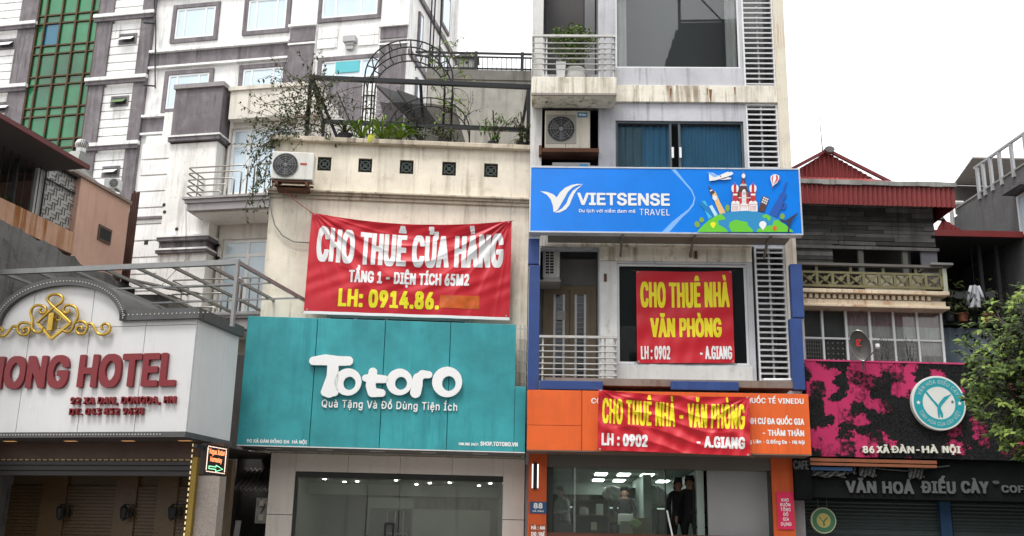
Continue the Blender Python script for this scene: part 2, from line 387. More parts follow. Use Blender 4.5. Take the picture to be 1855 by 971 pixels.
def ac_unit(fr, x0, y0, x1, y1, v, dep, label, group='outdoor air conditioner units', casing=None, badge=None, fancx=.37, grille=False):
    u0, u1, w0, w1 = fr.r4(x0, y0, x1, y1, v); W, H = u1 - u0, w1 - w0; cm = casing or acw
    t = T(fr, 'air_conditioner', label, 'air conditioner', ((u0 + u1) / 2, v + dep / 2, w0), group)
    b = MB(); b.box(u0, u1, v, v + dep, w0 + .03, w1); t.add('casing', b, cm, bevel=.018)
    cu, cw, r = u0 + W * fancx, w0 + .03 + (H - .03) * .5, min(H * .41, W * .3)
    b = MB()
    if grille: b.box(cu - r * 1.12, cu + r * 1.12, v - .012, v - .001, cw - r * 1.15, cw + r * 1.15); t.add('grille_plate', b, M('ac_plate', (.35, .33, .29), .6), bevel=.004); b = MB()
    b.disc(cu, cw, r, r, v - .016, v - .002, 32); fan = t.add('fan_opening', b, acdark)
    b = MB()
    for k in range(3):
        a = k * 2.094 + .4; b.prism([(cu + r * .15 * math.cos(a - .5), cw + r * .15 * math.sin(a - .5)), (cu + r * .85 * math.cos(a - .1), cw + r * .85 * math.sin(a - .1)), (cu + r * .88 * math.cos(a + .45), cw + r * .88 * math.sin(a + .45)), (cu + r * .4 * math.cos(a + .7), cw + r * .4 * math.sin(a + .7))], v - .022, v - .018)
    t.add('fan_blades', b, flat('ac_blade', (.09, .09, .095), .5), fan)
    b = MB(); b.disc(cu, cw, r * .15, r * .15, v - .034, v - .024, 16); t.add('fan_hub', b, flat('ac_hub', (.35, .35, .35)), fan)
    b = MB()
    for q in (1, .8, .6, .4): b.path([(cu + r * q * math.cos(a * math.pi / 14), v - .04, cw + r * q * math.sin(a * math.pi / 14)) for a in range(28)], .0035, 5, closed=True)
    for a in range(8):
        a = a * math.pi / 4; b.tube((cu, v - .042, cw), (cu + r * math.cos(a), v - .042, cw + r * math.sin(a)), .004, 5)
    t.add('fan_guard', b, flat('ac_guard', (.25, .25, .25)), fan)
    b = MB(); b.box(u0 + W * .12, u0 + W * .22, v + .03, v + dep - .03, w0, w0 + .03); t.add('foot', b, black); b = MB(); b.box(u0 + W * .78, u0 + W * .88, v + .03, v + dep - .03, w0, w0 + .03); t.add('foot', b, black)
    if badge: b = MB(); b.box(u0 + W * badge[0], u0 + W * badge[1], v - .004, v - .001, w0 + H * badge[2], w0 + H * badge[3]); t.add('badge', b, flat('badge_' + badge[4], badge[5]))
    return t, (u0, u1, w0, w1)

def leafm(name, col, var=.45):
    return M(name, col, .6, var=var, vscale=9, bump=0, spec=.2, fine=.12)
leafa = leafm('leaf_green', (.07, .13, .02)); leafb = leafm('leaf_light_green', (.19, .31, .035)); leafd = leafm('leaf_dark_green', (.05, .065, .02)); leafy = leafm('leaf_yellow', (.42, .42, .05))
twig = M('brown_twig', (.07, .05, .035), .9)
potm = M('dark_pot', (.04, .04, .045), .7); terracotta = M('terracotta', (.28, .1, .05), .8)
def leaf(mb, p, d, up, L, W, bend=.25):
    d = d.normalized(); s_ = d.cross(up); s_ = s_.normalized() if s_.length > .01 else Vector((1, 0, 0)); n = s_.cross(d)
    a = p; m1 = p + d * L * .45 + n * L * bend * .2; tip = p + d * L - n * L * bend * .35
    mb.add([a, m1 + s_ * W / 2 - n * W * .12, m1, m1 - s_ * W / 2 - n * W * .12, tip], [(0, 1, 2), (0, 2, 3), (1, 4, 2), (2, 4, 3)])
def rnd(a=1.0): return Vector((random.uniform(-a, a), random.uniform(-a, a), random.uniform(-a, a)))
def bushy(mbl, mbt, c, rad, n, L, W, lean=0, droop=0):
    for _ in range(n):
        q = rnd(); q = q.normalized() * random.random() ** .5; p = Vector((c[0] + q.x * rad[0], c[1] + q.y * rad[1], c[2] + q.z * rad[2]))
        leaf(mbl, p, rnd() + Vector((0, -.3, -droop)), Vector((0, -.3, 1)), 1.15 * L * random.uniform(.6, 1.3), W * random.uniform(.7, 1.2))
def strap(mb, p, az, L, h, wd, n=5):      # an arching strap leaf
    d = Vector((math.cos(az), math.sin(az), 0)); s_ = Vector((-d.y, d.x, 0)); pts = []
    for k in range(n + 1):
        t = k / n; pts.append((Vector(p) + d * L * t + Vector((0, 0, h * (2.2 * t - 1.9 * t * t))), wd * math.sin(math.pi * (.12 + .88 * t)) + .002))
    vs = []; 
    for q, ww in pts: vs += [q - s_ * ww / 2 + Vector((0, 0, ww * .2)), q, q + s_ * ww / 2 + Vector((0, 0, ww * .2))]
    mb.add(vs, [f for i in range(n) for f in ((3 * i, 3 * i + 1, 3 * i + 4, 3 * i + 3), (3 * i + 1, 3 * i + 2, 3 * i + 5, 3 * i + 4))])

# ================================================================== ground, road, street
asph = M('asphalt', (.05, .05, .052), .9, var=.25, bump=.4, bscale=60)
tile = M('pavement_tile', (.25, .235, .21), .85, var=.2, bump=.3)
b = MB(); b.add([(-600, -600, 0), (600, -600, 0), (600, 600, 0), (-600, 600, 0)], [(0, 1, 2, 3)]); single(WORLD, 'ground', None, None, b, M('ground_concrete', (.22, .21, .2), .9), (0, 0, 0), kind='structure')
b = MB(); b.box(-80, 80, -9, 13.5, .0, .004); single(WORLD, 'road', None, None, b, asph, (0, 0, 0), kind='structure')
b = MB(); b.box(-80, 80, 13.5, 19.5, 0, .13); pv = single(WORLD, 'pavement', None, None, b, tile, (0, 0, 0), kind='structure')
b = MB(); b.box(-80, 80, -14, -9, 0, .13); single(WORLD, 'far_pavement', None, None, b, tile, (0, 0, 0), kind='structure')
b = MB()
for k in range(-13, 14): b.box(k * 6, k * 6 + 3, 2.2, 2.35, .006, .01)
single(WORLD, 'lane_marking', None, None, b, whitep, (0, 0, 0), kind='structure')
# the row of houses across the street (seen only in the window reflections)
for i, (x0, x1, h, c) in enumerate(((-40, -29, 11, .2), (-28.8, -22, 14, .3), (-21.8, -13, 12, .25), (-12.8, -5, 15, .22), (-4.8, 1, 12, .3), (1.2, 8.6, 14, .2), (25.2, 33, 13, .25), (33.2, 42, 12, .3))):
    t = T(WORLD, 'house', 'plain grey town house, ' + ('sixth', 'fifth', 'fourth', 'third', 'second', 'nearest', 'first', 'second')[i] + (' to the left' if i < 6 else ' to the right') + ' of the dark tower across the street', 'building', ((x0 + x1) / 2, -18, 0), 'town houses across the street')
    b = MB(); b.box(x0, x1, -26, -14, 0, h); t.add('wall', b, M('far_house_%d' % (i % 3), (c, c * .97, c * .92)))
    b = MB(); n = int(h / 3.3)
    for k in range(n):
        for q in range(3):
            a = x0 + (x1 - x0) * (.12 + q * .28); b.box(a, a + (x1 - x0) * .18, -14.0, -13.97, 1 + k * 3.3, 2.6 + k * 3.3)
    t.add('window', b, dark)
t = T(WORLD, 'tower_block', 'dark tall office block with stepped side across the street', 'building', (17, -22, 0))
b = MB(); b.box(7.6, 25, -30, -16, 0, 34)
pe = 7.6
for k, (a, h) in enumerate(((7.35, 33.6), (7.15, 33), (6.95, 32.4), (6.75, 31.8), (6.55, 31.2), (6.3, 30.5), (2.4, 28.5))): b.box(a, pe - .002, -29 + k * .3, -16.2 - k * .1, 0, h); pe = a  # last wide low step added to keep sky reflection off the blue-curtained window
t.add('wall', b, M('far_tower', (.05, .05, .055)))
b = MB(); b.tube((7.8, -18, 34), (7.8, -18, 39), .1); b.tube((7.8, -18, 38.5), (11.5, -18, 34), .06); b.tube((7.8, -18, 35.2), (24, -18, 35.2), .08)
t.add('roof_mast', b, black)

# ================================================================== cream shop house
C = Frame(720, 460, 22.3, 3)
cu0, cu1 = C.g(481, 460)[0], C.g(957, 460)[0]; cwt = C.g(730, 266)[1]
vents = [C.r4(x, y, x + 25, y + 25) for x, y in ((575, 284), (649, 287), (724, 290), (801, 293), (877, 296))]
vw0 = sum(v[2] for v in vents) / 5; vw1 = sum(v[3] for v in vents) / 5; vents = [(a, b_, vw0, vw1) for a, b_, _, _ in vents]
slot = C.r4(592, 572, 848, 592)
shop = (C.g(532, 900)[0], C.g(911, 900)[0], .15, C.g(720, 858)[1])
t = T(C, 'shop_house', 'cream shop house with roof garden between the white hotel and the narrow office building', 'building', ((cu0 + cu1) / 2, 4, 0))
b = MB(); b.wall(cu0, cu1, C.g(700, 826)[1], cwt, 0, vents + [slot], .35)
t.add('wall', b, cream)
b = MB(); b.box(cu0, cu1, .352, .42, C.g(700, 826)[1] + .5, cwt - .03); b.box(cu0, cu1, .42, 7.5, C.g(700, 826)[1], cwt - 1.0); b.box(cu0, cu0 + .2, .42, 7.5, cwt - 1.0, cwt); b.box(cu1 - .2, cu1, .42, 7.5, cwt - 1.0, cwt)
t.add('rear_wall', b, cream)
b = MB(); b.box(cu0 - .1, cu1 + .02, -.14, .5, cwt, cwt + .12); t.add('coping', b, creamcap, bevel=.02)
wl = C.g(724, 357)[1]
b = MB(); b.box(cu0 - .05, cu1, -.1, -.001, wl - .05, wl + .05); b.box(cu0 - .05, cu1, -.16, -.1, wl + .0, wl + .05); b.box(cu0 - .02, cu1, -.05, -.002, wl - .13, wl - .053); t.add('cornice', b, creamcap, bevel=.012)
vm = M('vent_block', (.07, .085, .075), .8)
for (a, b_, c, d) in vents:
    x = MB(); x.box(a, b_, .07, .08, c, d); o = t.add('vent', x, flat('vent_dark', (.012, .014, .014)))
    x = MB(); cu, cw = (a + b_) / 2, (c + d) / 2; r = (b_ - a) * .34
    x.path([(cu + r * math.cos(k * math.pi / 8), .035, cw + r * math.sin(k * math.pi / 8)) for k in range(16)], .018, 6, closed=True)
    for k in (.785, 2.356): x.tube((cu - r * 1.5 * math.cos(k), .035, cw - r * 1.5 * math.sin(k)), (cu + r * 1.5 * math.cos(k), .036, cw + r * 1.5 * math.sin(k)), .016, 6)
    x.path([(cu + r * .35 * math.cos(k * math.pi / 5), .03, cw + r * .35 * math.sin(k * math.pi / 5)) for k in range(10)], .014, 5, closed=True)
    t.add('lattice', x, vm, o)
pane_window(t, slot[0], slot[1], slot[2], slot[3], .06, .07, [.2, .42], [], alu, flat('black_glass', (.01, .01, .012), .1), name='slot_window')
# shop front
tilep = M('pink_beige_tile', (.8, .73, .66), .35, var=.12, vscale=.8, streak=.2, scol=(.3, .22, .18), spec=.5, bump=.03)
wtop = C.g(700, 826)[1]; pu0 = C.g(486, 900)[0]
wj = C.g(500, 932)[1]
for nm, (a, b_) in (('l', (pu0, shop[0])), ('r', (shop[1], cu1))):
    for (c, d) in ((.13, wj - .006), (wj + .006, wtop)):
        x = MB(); x.box(a, b_, -.04, .3, c, d); t.add('tile_panel', x, tilep, bevel=.004)
ls = [shop[0] + (shop[1] - shop[0]) * k / 4 for k in range(5)]
for k in range(4): x = MB(); x.box(ls[k] + .003, ls[k + 1] - .003, -.04, .3, shop[3] + .0, wtop); t.add('tile_panel', x, tilep, bevel=.004)
hb = C.g(720, 868)[1]
b = MB(); b.box(shop[0], shop[1], .02, .2, hb, shop[3] - .002); b.box(shop[0], shop[0] + .06, .02, .14, .13, hb); t.add('door_header', b, alug)
ug = shop[0] + (shop[1] - shop[0]) * .345; ug2 = shop[0] + (shop[1] - shop[0]) * .5
for a, b_ in ((shop[0] + .062, ug), (ug + .02, ug2), (ug2 + .02, shop[1])):
    x = MB(); x.box(a, b_, .1, .11, .13, hb); t.add('glass_panel', x, glass('shop_glass', (.94, .97, .93), 1.55, haze=.22, hcol=(.42, .43, .4)))
b = MB(); 
for du in (0, .17): b.tube((ug + .42 + du, .03, .9), (ug + .42 + du, .03, C.g(690, 948)[1]), .022)
b.tube((ug + .42, .03, C.g(690, 948)[1]), (ug + .59, .03, C.g(690, 948)[1]), .022); t.add('door_handle', b, black)
# shop interior
inw = M('shop_inner_wall', (.5, .54, .47), .7, var=.06, bump=0); ce = M('shop_ceiling', (.5, .52, .48), .6, var=.04, bump=0)
hc = hb + .06; a0, a1 = shop[0] - .1, shop[1] + .1
b = MB(); b.box(a0 - .1, a0, .35, 7, .13, hc); b.box(a1, a1 + .1, .35, 7, .13, hc); b.box(a0, a1, 6.9, 7, .13, hc); b.box(a0, a1, .35, 6.9, .0, .13); t.add('inner_wall', b, inw)
b = MB(); b.box(a0, a1, .35, 7, hc, hc + .1); b.box(a0, a1, 3.0, 3.3, hc - .25, hc); t.add('ceiling', b, ce)
um = shop[0] + (shop[1] - shop[0]) * .42
b = MB(); b.box(um - .6, um - .56, 4.2, 4.25, .13, hc - .4); b.box(um + .5, a1 - .2, 4.2, 4.3, .13, hc - .5); b.box(um - .6, um + .5, 4.2, 4.3, hc - .5, hc - .25); t.add('partition', b, M('partition', (.5, .52, .47), .4))
b = MB(); b.box(um - .1, um + .35, 4.35, 4.4, .13, hc - .55); t.add('inner_doorway', b, dark)
b = MB()
for k in range(3): b.tube((um - .12 + k * .2, 4.15, .13), (um - .12 + k * .2, 4.15, hc - .55), .02)
b.tube((um - .3, 4.15, 1.9), (um + .4, 4.15, 1.9), .015); t.add('rack', b, steelw)
ld = emit('small_lamp', (1, 1, .94), 14)
for i, (u, v) in enumerate(((.12, 1.4), (.2, 2.2), (.27, 1.9), (.32, 3.6), (.47, 1.2), (.52, 3.6), (.56, 2.5), (.63, 1.9), (.66, 3.6), (.73, 1.6), (.8, 3.8), (.88, 2.4), (.93, 1.5), (.95, 3.5), (.4, 5))):
    x = MB(); uu = a0 + (a1 - a0) * u; x.disc(uu, v, .035, .05, 0, .02, 12); x.v = [(p[0], p[2], hc - .02 + p[1]) for p in x.v]; x.f = [f[::-1] for f in x.f]; t.add('downlight', x, ld)
# ---- teal sign
tealm = M('teal_panel', (.04, .32, .35), .5, var=.3, vscale=1.2, streak=.6, scol=(.015, .18, .21), spec=.4, bump=.03, sscale=(3, 3, .3), sthr=.5)
V = -1.05
a0, a1 = C.g(439, 690, V)[0], C.g(933, 690, V)[0]; wb, wt = C.g(690, 812, V)[1], C.g(690, 580, V)[1]
t = T(C, 'shop_sign', 'large teal shop sign with bubbly white 3D letters over the glass shop front', 'sign', ((a0 + a1) / 2, -.5, wb))
js = [a0, C.g(568, 690, V)[0], C.g(693, 690, V)[0], C.g(813, 690, V)[0], a1]
for k in range(4):
    x = MB(); x.box(js[k] + (.007 if k else 0), js[k + 1] - (.007 if k < 3 else 0), V, V + .04, wb, wt); t.add('panel', x, tealm, bevel=.006)
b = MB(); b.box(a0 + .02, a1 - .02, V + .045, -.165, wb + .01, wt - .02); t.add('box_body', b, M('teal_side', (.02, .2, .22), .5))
a2 = C.g(952, 760, V)[0]; wm = C.g(942, 700, V)[1]
b = MB(); b.box(a1 + .007, a2, V + .004, V + .04, wb + .004, wm); t.add('panel', b, tealm, bevel=.006)
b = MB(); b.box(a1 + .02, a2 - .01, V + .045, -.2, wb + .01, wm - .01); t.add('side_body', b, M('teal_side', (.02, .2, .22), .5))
b = MB(); b.box(a0, a2, V - .01, V + .045, wb - .022, wb - .003); t.add('bottom_trim', b, alu)
b = MB(); b.box(a0 + .02, a2 - .02, V + .05, -.05, wb - .02, wb + .005); t.add('soffit', b, M('sign_soffit', (.14, .14, .14), .5))
x = MB(); x.box(-.15, .15, V + .3, V + .48, wb - .03, wb - .024)
for k in range(5): t.many('soffit_lamp', x, flat('soffit_lamp', (.5, .5, .5)), [(a0 + (a1 - a0) * (.12 + .19 * k), 0, 0)])
# bubble letters, drawn as rounded outlines in photo-like units then scaled
Vf = V - .09
def q(px, py): return C.g(px, py, V)
wl_ = M('white_acrylic', (.86, .86, .85), .3, var=.03, bump=0, spec=.5)
side = M('acrylic_side', (.5, .52, .52), .5, bump=0)
def rstroke(pts, rad):                       # thick rounded stroke as overlapping circles and quads
    L = []
    for i in range(len(pts)):
        L.append(circ(*pts[i], rad[i], rad[i], 22))
        if i:
            p, q_ = np.array(pts[i - 1]), np.array(pts[i]); d = q_ - p; n = np.array([-d[1], d[0]]) / max(1e-6, np.hypot(*d))
            L.append(arr([p - n * rad[i - 1], q_ - n * rad[i], q_ + n * rad[i], p + n * rad[i - 1]]))
    for l in L:
        ar = (l[:, 0] * np.roll(l[:, 1], -1) - np.roll(l[:, 0], -1) * l[:, 1]).sum()
        if ar < 0: l[:] = l[::-1].copy()
    return L
gl = [('T', [([(569, 655), (590, 653), (612, 655), (632, 655)], [8, 10, 9, 8.5]), ([(604, 660), (603, 685), (597, 708)], [10, 11, 13.5]), ([(590, 711), (606, 711)], [8, 8])], None),
      ('o', [], (631, 693, 24.5)), ('t', [([(676, 675), (672, 700), (675, 712), (692, 713)], [8, 9, 8.5, 7]), ([(663, 686), (679, 687), (697, 688)], [6.5, 8, 7])], None),
      ('o', [], (724, 693, 24)), ('r', [([(757, 686), (756, 700), (753, 712)], [9, 9.5, 10]), ([(757, 688), (765, 679), (777, 680)], [8, 7.5, 6.5])], None),
      ('o', [], (810, 693, 27.5))]
sc_ = (q(620, 690)[0] - q(520, 690)[0]) / 100
for nm, strokes, oo in gl:
    loops = []
    for pts, rad in strokes: loops += rstroke([q(*p) for p in pts], [r * sc_ for r in rad])
    if oo:
        cx, cy = q(oo[0], oo[1]); r = oo[2] * sc_; loops += [circ(cx, cy, r, r * 1.02, 48), circ(cx + r * .12, cy - r * .1, r * .45, r * .5, 32, cw=True)]
    sh = shape_faces(loops, .014)
    t.add('letter', extruded(sh, Vf, V - .03), wl_)
y0, y1 = q(700, 741)[1], q(700, 727)[1]
t.add('tagline_lettering', (lambda m: [extruded(s, V - .03, V - .004, m) for s in letters('Quà Tặng Và Đồ Dùng Tiện Ích', q(583, 735)[0], q(828, 740)[0], y0, y1, .015, .015, 1.12, n=16)] and m)(MB()), wl_, kind='stuff')
t.add('address_lettering', printed(letters('90 XÃ ĐÀN ĐỐNG ĐA  HÀ NỘI', q(447, 799)[0], q(556, 801)[0], q(500, 803)[1], q(500, 796.5)[1], .04, .05, 1.05, n=12), V - .004), whitep, kind='stuff')
m_ = printed(letters('ONLINE 24/7:', q(831, 805)[0], q(867, 805)[0], q(850, 807)[1], q(850, 802)[1], .05, .06, 1.05, n=9), V - .004)
printed(letters('SHOP.TOTORO.VN', q(870, 805)[0], q(938, 805)[0], q(900, 808)[1], q(900, 800.5)[1], .045, .055, 1.05, n=12), V - .004, m_)
t.add('web_address_lettering', m_, whitep, kind='stuff')

# ---- banners
def banner(fr, v, corners, sag, folds, texts, name, label, patch=None, base_col=(.56, .012, .025), hem=0, smudge=None, cell=.013):
    # corners: tl, tr, br, bl in pixels at depth v
    P = [np.array(fr.g(px, py, v)) for px, py in corners]
    Wm = np.hypot(*(P[1] - P[0])); Hm = np.hypot(*(P[3] - P[0]))
    def pos(s, t_, lift=0.0):
        top = P[0] * (1 - s) + P[1] * s; bot = P[3] * (1 - s) + P[2] * s
        k = 4 * s * (1 - s); p = top * (1 - t_) + bot * t_; p = p - np.array([0, sag * k * (1 - t_) ** 1.3 ])
        return (p[0], v - folds(s, t_) - lift, p[1])
    nu, nv = int(Wm / .022), int(Hm / .022)
    vs = [pos(i / nu, j / nv) for j in range(nv + 1) for i in range(nu + 1)]
    fs = [(j * (nu + 1) + i, (j + 1) * (nu + 1) + i, (j + 1) * (nu + 1) + i + 1, j * (nu + 1) + i + 1) for j in range(nv) for i in range(nu)]
    t = T(fr, name, label, 'banner', ((P[2][0] + P[3][0]) / 2, v, min(P[2][1], P[3][1])))
    cm = M('red_banner_cloth', base_col, .42, var=.06, vscale=3, bump=.08, bscale=30, spec=.5)
    t.add('cloth', MB().add(vs, fs), cm, smooth=True)
    for s_, tt in ((.004, .012), (.996, .012), (.004, .985), (.996, .985)):
        p_ = pos(s_ + (.012 if s_ < .5 else -.012), tt, .004); e_ = MB(); e_.path([(p_[0] + .014 * math.cos(k * math.pi / 6), p_[1] - .003, p_[2] + .014 * math.sin(k * math.pi / 6)) for k in range(12)], .005, 5, closed=True); t.add('eyelet', e_, steelw)
        e_ = MB(); sg = -1 if s_ < .5 else 1; e_.tube((p_[0], p_[1], p_[2]), (p_[0] + sg * .13, p_[1] + .1, p_[2] + (.07 if tt < .5 else -.05)), .006, 5); t.add('tie', e_, flat('tie_string', (.12, .11, .1)))
    def inv(px, py):                 # photo pixel -> (s, t) on the flat cloth
        g_ = np.array(fr.g(px, py, v)); s, tt = .5, .5
        for _ in range(25):
            e = np.array(pos(s, tt))[[0, 2]] - g_; s -= e[0] / Wm; tt += e[1] / Hm
        return s, tt
    def lay(shapes, mat, nm, big=False):
        m = MB()
        for v2, f2, _ in shapes:
            m.add([pos(a / Wm, max(.015, 1 - b / Hm), .006) for a, b in v2], f2)
            if big: t.add('letter', m, mat, smooth=True); m = MB()
        if not big: t.add(nm, m, mat, smooth=True, kind='stuff')
    for (s_, x0, x1, yb, yc, mat, bold, boldx, sp) in texts:
        xm = (x0 + x1) / 2
        sa, ta = inv(x0, (yb + yc) / 2); sb, tb = inv(x1, (yb + yc) / 2); _, t0 = inv(xm, yb); _, t1 = inv(xm, yc)
        H = (t0 - t1) * Hm
        lay(letters(s_, sa * Wm, sb * Wm, (1 - t0) * Hm, (1 - t1) * Hm, bold, boldx, sp, n=max(6, int(H / cell)), ss=4), mat, 'lettering', H > .22)
    return t, pos, inv, Wm, Hm
def crease(x): return 1 - 1.6 * abs(math.sin(x * .5)) ** .7
def fold1(s, t_):
    o = 0
    for cx, sg in ((0, 1), (1, -1)):
        dx = (s - cx) * sg * 2.0; dy = t_ + .03; r = math.hypot(dx, dy); a = math.atan2(dy, dx + 1e-6)
        o += (.026 * math.sin(a * 19 + sg * 1.3 + 2 * a * a) + .03 * crease(a * 27 + sg)) * min(1, r * 3) * math.exp(-r * 1.15)
    k = 4 * s * (1 - s)
    o += .022 * crease(t_ * 34 - 10 * k + 3 * s) * k ** 2 * math.exp(-((t_ - .42) / .22) ** 2) * (1 + .5 * math.sin(s * 17))
    o += .05 * k * math.sin(math.pi * min(1, t_)) + .006 * math.sin(13 * s + 5 * t_) + .008 * math.sin(40 * s + 22 * t_ + 3 * math.sin(9 * t_)) * (t_ > .0) * min(1, (1 - t_) * 5) * .6
    o += .07 * k ** .6 * max(0, 1 - t_ / .13) ** 1.2
    return o
t1, pos1, inv1, W1, H1 = banner(C, -.3, ((565, 385), (927, 400), (923, 575), (550, 563)), .2, fold1, (
    ('CHO THUÊ CỬA HÀNG', 573, 912, 484, 427, whitep, .026, .042, 1.12),
    ('TẦNG 1 - DIỆN TÍCH 65M2', 632, 850, 516, 495, whitep, .035, .045, 1.08),
    ('LH: 0914.86.', 613, 796, 558, 527, yellow, .04, .06, 1.1)), 'red_banner', 'wide red rental banner with white and yellow letters on the cream wall',
    base_col=(.56, .012, .025))
# the unreadable smudged end of the phone line
x = MB(); n = 24
for (x0, y0, x1, y1, nm, col, b_) in ((797, 531, 868, 563, 'smudged_digits', (.64, .12, .02), t1),):
    s0, t0 = inv1(x0, y0 + 4); s1, tt1 = inv1(x1, y1 - 3)
    vs = [pos1(s0 + (s1 - s0) * i / n, t0 + (tt1 - t0) * j / n, .005) for j in range(n + 1) for i in range(n + 1)]
    x.add(vs, [(j * (n + 1) + i, (j + 1) * (n + 1) + i, (j + 1) * (n + 1) + i + 1, j * (n + 1) + i + 1) for j in range(n) for i in range(n)])
    b_.add(nm, x, M('smudged_orange', col, .4, var=.35, vscale=3, bump=0), smooth=True)
x = MB(); vs = [];
for j, dt in enumerate((0, .028)):
    for i in range(41): p = pos1(i / 40, 1, 0); vs.append((p[0], p[1] - .005, p[2] - dt * H1))
x.add(vs, [(i, 41 + i, 42 + i, i + 1) for i in range(40)]); t1.add('white_hem', x, whitep)
pa = pos1(0, 0); pb = C.g(517, 348, -.35); x = MB(); x.path([pa, ((pa[0] + pb[0]) / 2, -.36, (pa[2] + pb[1]) / 2 - .03), (pb[0], -.35, pb[1])], .008, 5)
t1.add('tie_string', x, flat('red_string', (.4, .05, .05)))

# AC on the parapet and its cable
t, ab = ac_unit(C, 492, 275, 568, 327, -.62, .34, 'white air conditioner unit hanging on the upper left corner of the cream wall', badge=(.68, .84, .55, .62, 'red', (.4, .05, .04)), fancx=.33)
b = MB(); b.box(ab[0] + .1, ab[0] + .16, -.62, -.002, ab[2] - .1, ab[2] - .02); b.box(ab[1] - .16, ab[1] - .1, -.62, -.002, ab[2] - .1, ab[2] - .02); b.box(ab[0] + .02, ab[1] - .02, -.6, -.5, ab[2] - .018, ab[2] - .002); b.box(ab[0] + .02, ab[1] - .02, -.3, -.2, ab[2] - .018, ab[2] - .002)
b.box(ab[0] + .12, ab[1] - .12, -.45, -.15, ab[2] - .14, ab[2] - .102)
t.add('bracket', b, rust)
pts = [(490, 330), (488, 352), (491, 382), (498, 408), (512, 427), (532, 438), (561, 440)]
b = MB(); b.path([(C.g(*p, -.08)[0], -.08, C.g(*p, -.08)[1]) for p in pts], .014, 6); single(C, 'drain_hose', 'thin grey hose curving down from the air conditioner to behind the red banner', 'hose', b, flat('hose_grey', (.25, .26, .25)), smooth=True)

# ---- roof garden
wc = cwt + .12
def cg(px, py, v): u, w_ = C.g(px, py, v); return (u, v, w_)
t = T(C, 'roof_pergola', 'black steel pergola frame with square posts on the roof of the cream house', 'pergola', (C.g(757, 255, .3)[0], 1.3, wc))
v0_, v1_ = .3, 2.9
ul, ur = C.g(559, 200, v0_)[0], C.g(957, 210, v0_)[0]; wtp = C.g(757, 149, v0_)[1]; wlo = C.g(757, 228, v0_)[1]; wc2 = cwt - 1.0
for u in (ul, ur):
    for v in (v0_, v1_): x = MB(); x.box(u - .04, u + .04, v - .04, v + .04, wc2 if v > 1 else wc, wtp - .05); t.add('post', x, black)
for v in (v0_, v1_): x = MB(); x.box(ul - .05, ur + .05, v - .05, v + .05, wtp - .05, wtp + .05); t.add('beam', x, black)
for u in (ul, ur, (ul + ur) / 2): x = MB(); x.box(u - .035, u + .035, v0_ + .052, v1_ - .052, wtp - .035, wtp + .035); t.add('cross_beam', x, black)
um_ = C.g(640, 228, v0_)[0]
x = MB(); x.box(um_, ur - .042, v0_ - .035, v0_ + .035, wlo - .035, wlo + .035); t.add('rail', x, black)
x = MB(); x.bar((ul + .06, v0_, wtp - .06), (C.g(616, 254, v0_)[0], v0_, wc + .0), .07); x.bar((C.g(610, 166, .6)[0], .6, C.g(610, 166, .6)[1]), (C.g(640, 228, .6)[0], .6, wlo), .03); t.add('brace', x, black)
# shade net lying in the middle of the frame
nu0, nu1 = C.g(690, 150, 1.4)[0], C.g(825, 150, 1.4)[0]
x = MB(); n = 10
x.add([(nu0 + (nu1 - nu0) * (i / n) + .35 * j / 6, 1.4 + .05 * math.sin(i * 1.7), wtp - .05 - (wtp - wlo) * j / 6 * (1 - .12 * math.sin(i))) for j in range(7) for i in range(n + 1)],
      [(j * (n + 1) + i, (j + 1) * (n + 1) + i, (j + 1) * (n + 1) + i + 1, j * (n + 1) + i + 1) for j in range(6) for i in range(n)])
nm = glass('shade_net', (.42, .42, .42), 1.01, .5, haze=.35, hcol=(.06, .06, .06)); t.add('shade_net', x, nm, smooth=True)
# folded steel deck chairs / slabs seen through the net
t = T(C, 'folded_lounger', 'dark grey sloping slatted lounger stacked behind the pergola arch', 'lounger', cg(730, 240, 2.2))
x = MB()
for a, b_, h in (((683, 160), (745, 222), .55), ((720, 168), (768, 232), .5)):
    p, q_ = cg(*a, 2.2), cg(*b_, 2.2)
    x.add([(p[0], 2.0, p[2]), (q_[0], 2.0, q_[2]), (q_[0] + h, 2.5, q_[2] + .05), (p[0] + h, 2.5, p[2] + .05), (p[0], 2.02, p[2] - .06), (q_[0], 2.02, q_[2] - .06), (q_[0] + h, 2.52, q_[2] - .01), (p[0] + h, 2.52, p[2] - .01)],
          [(0, 1, 2, 3), (7, 6, 5, 4), (0, 4, 5, 1), (1, 5, 6, 2), (2, 6, 7, 3), (3, 7, 4, 0)])
t.add('deck', x, M('weathered_slat', (.06, .06, .06), .8, var=.3))
x = MB()
for k in range(7): p = cg(662 + k * 2, 165 + k * 8, 2.1); x.tube(p, (p[0] + .28, p[1] + .1, p[2] + .02), .016, 5)
x.tube(cg(664, 160, 2.1), cg(684, 222, 2.1), .02, 6); t.add('frame', x, steelw)
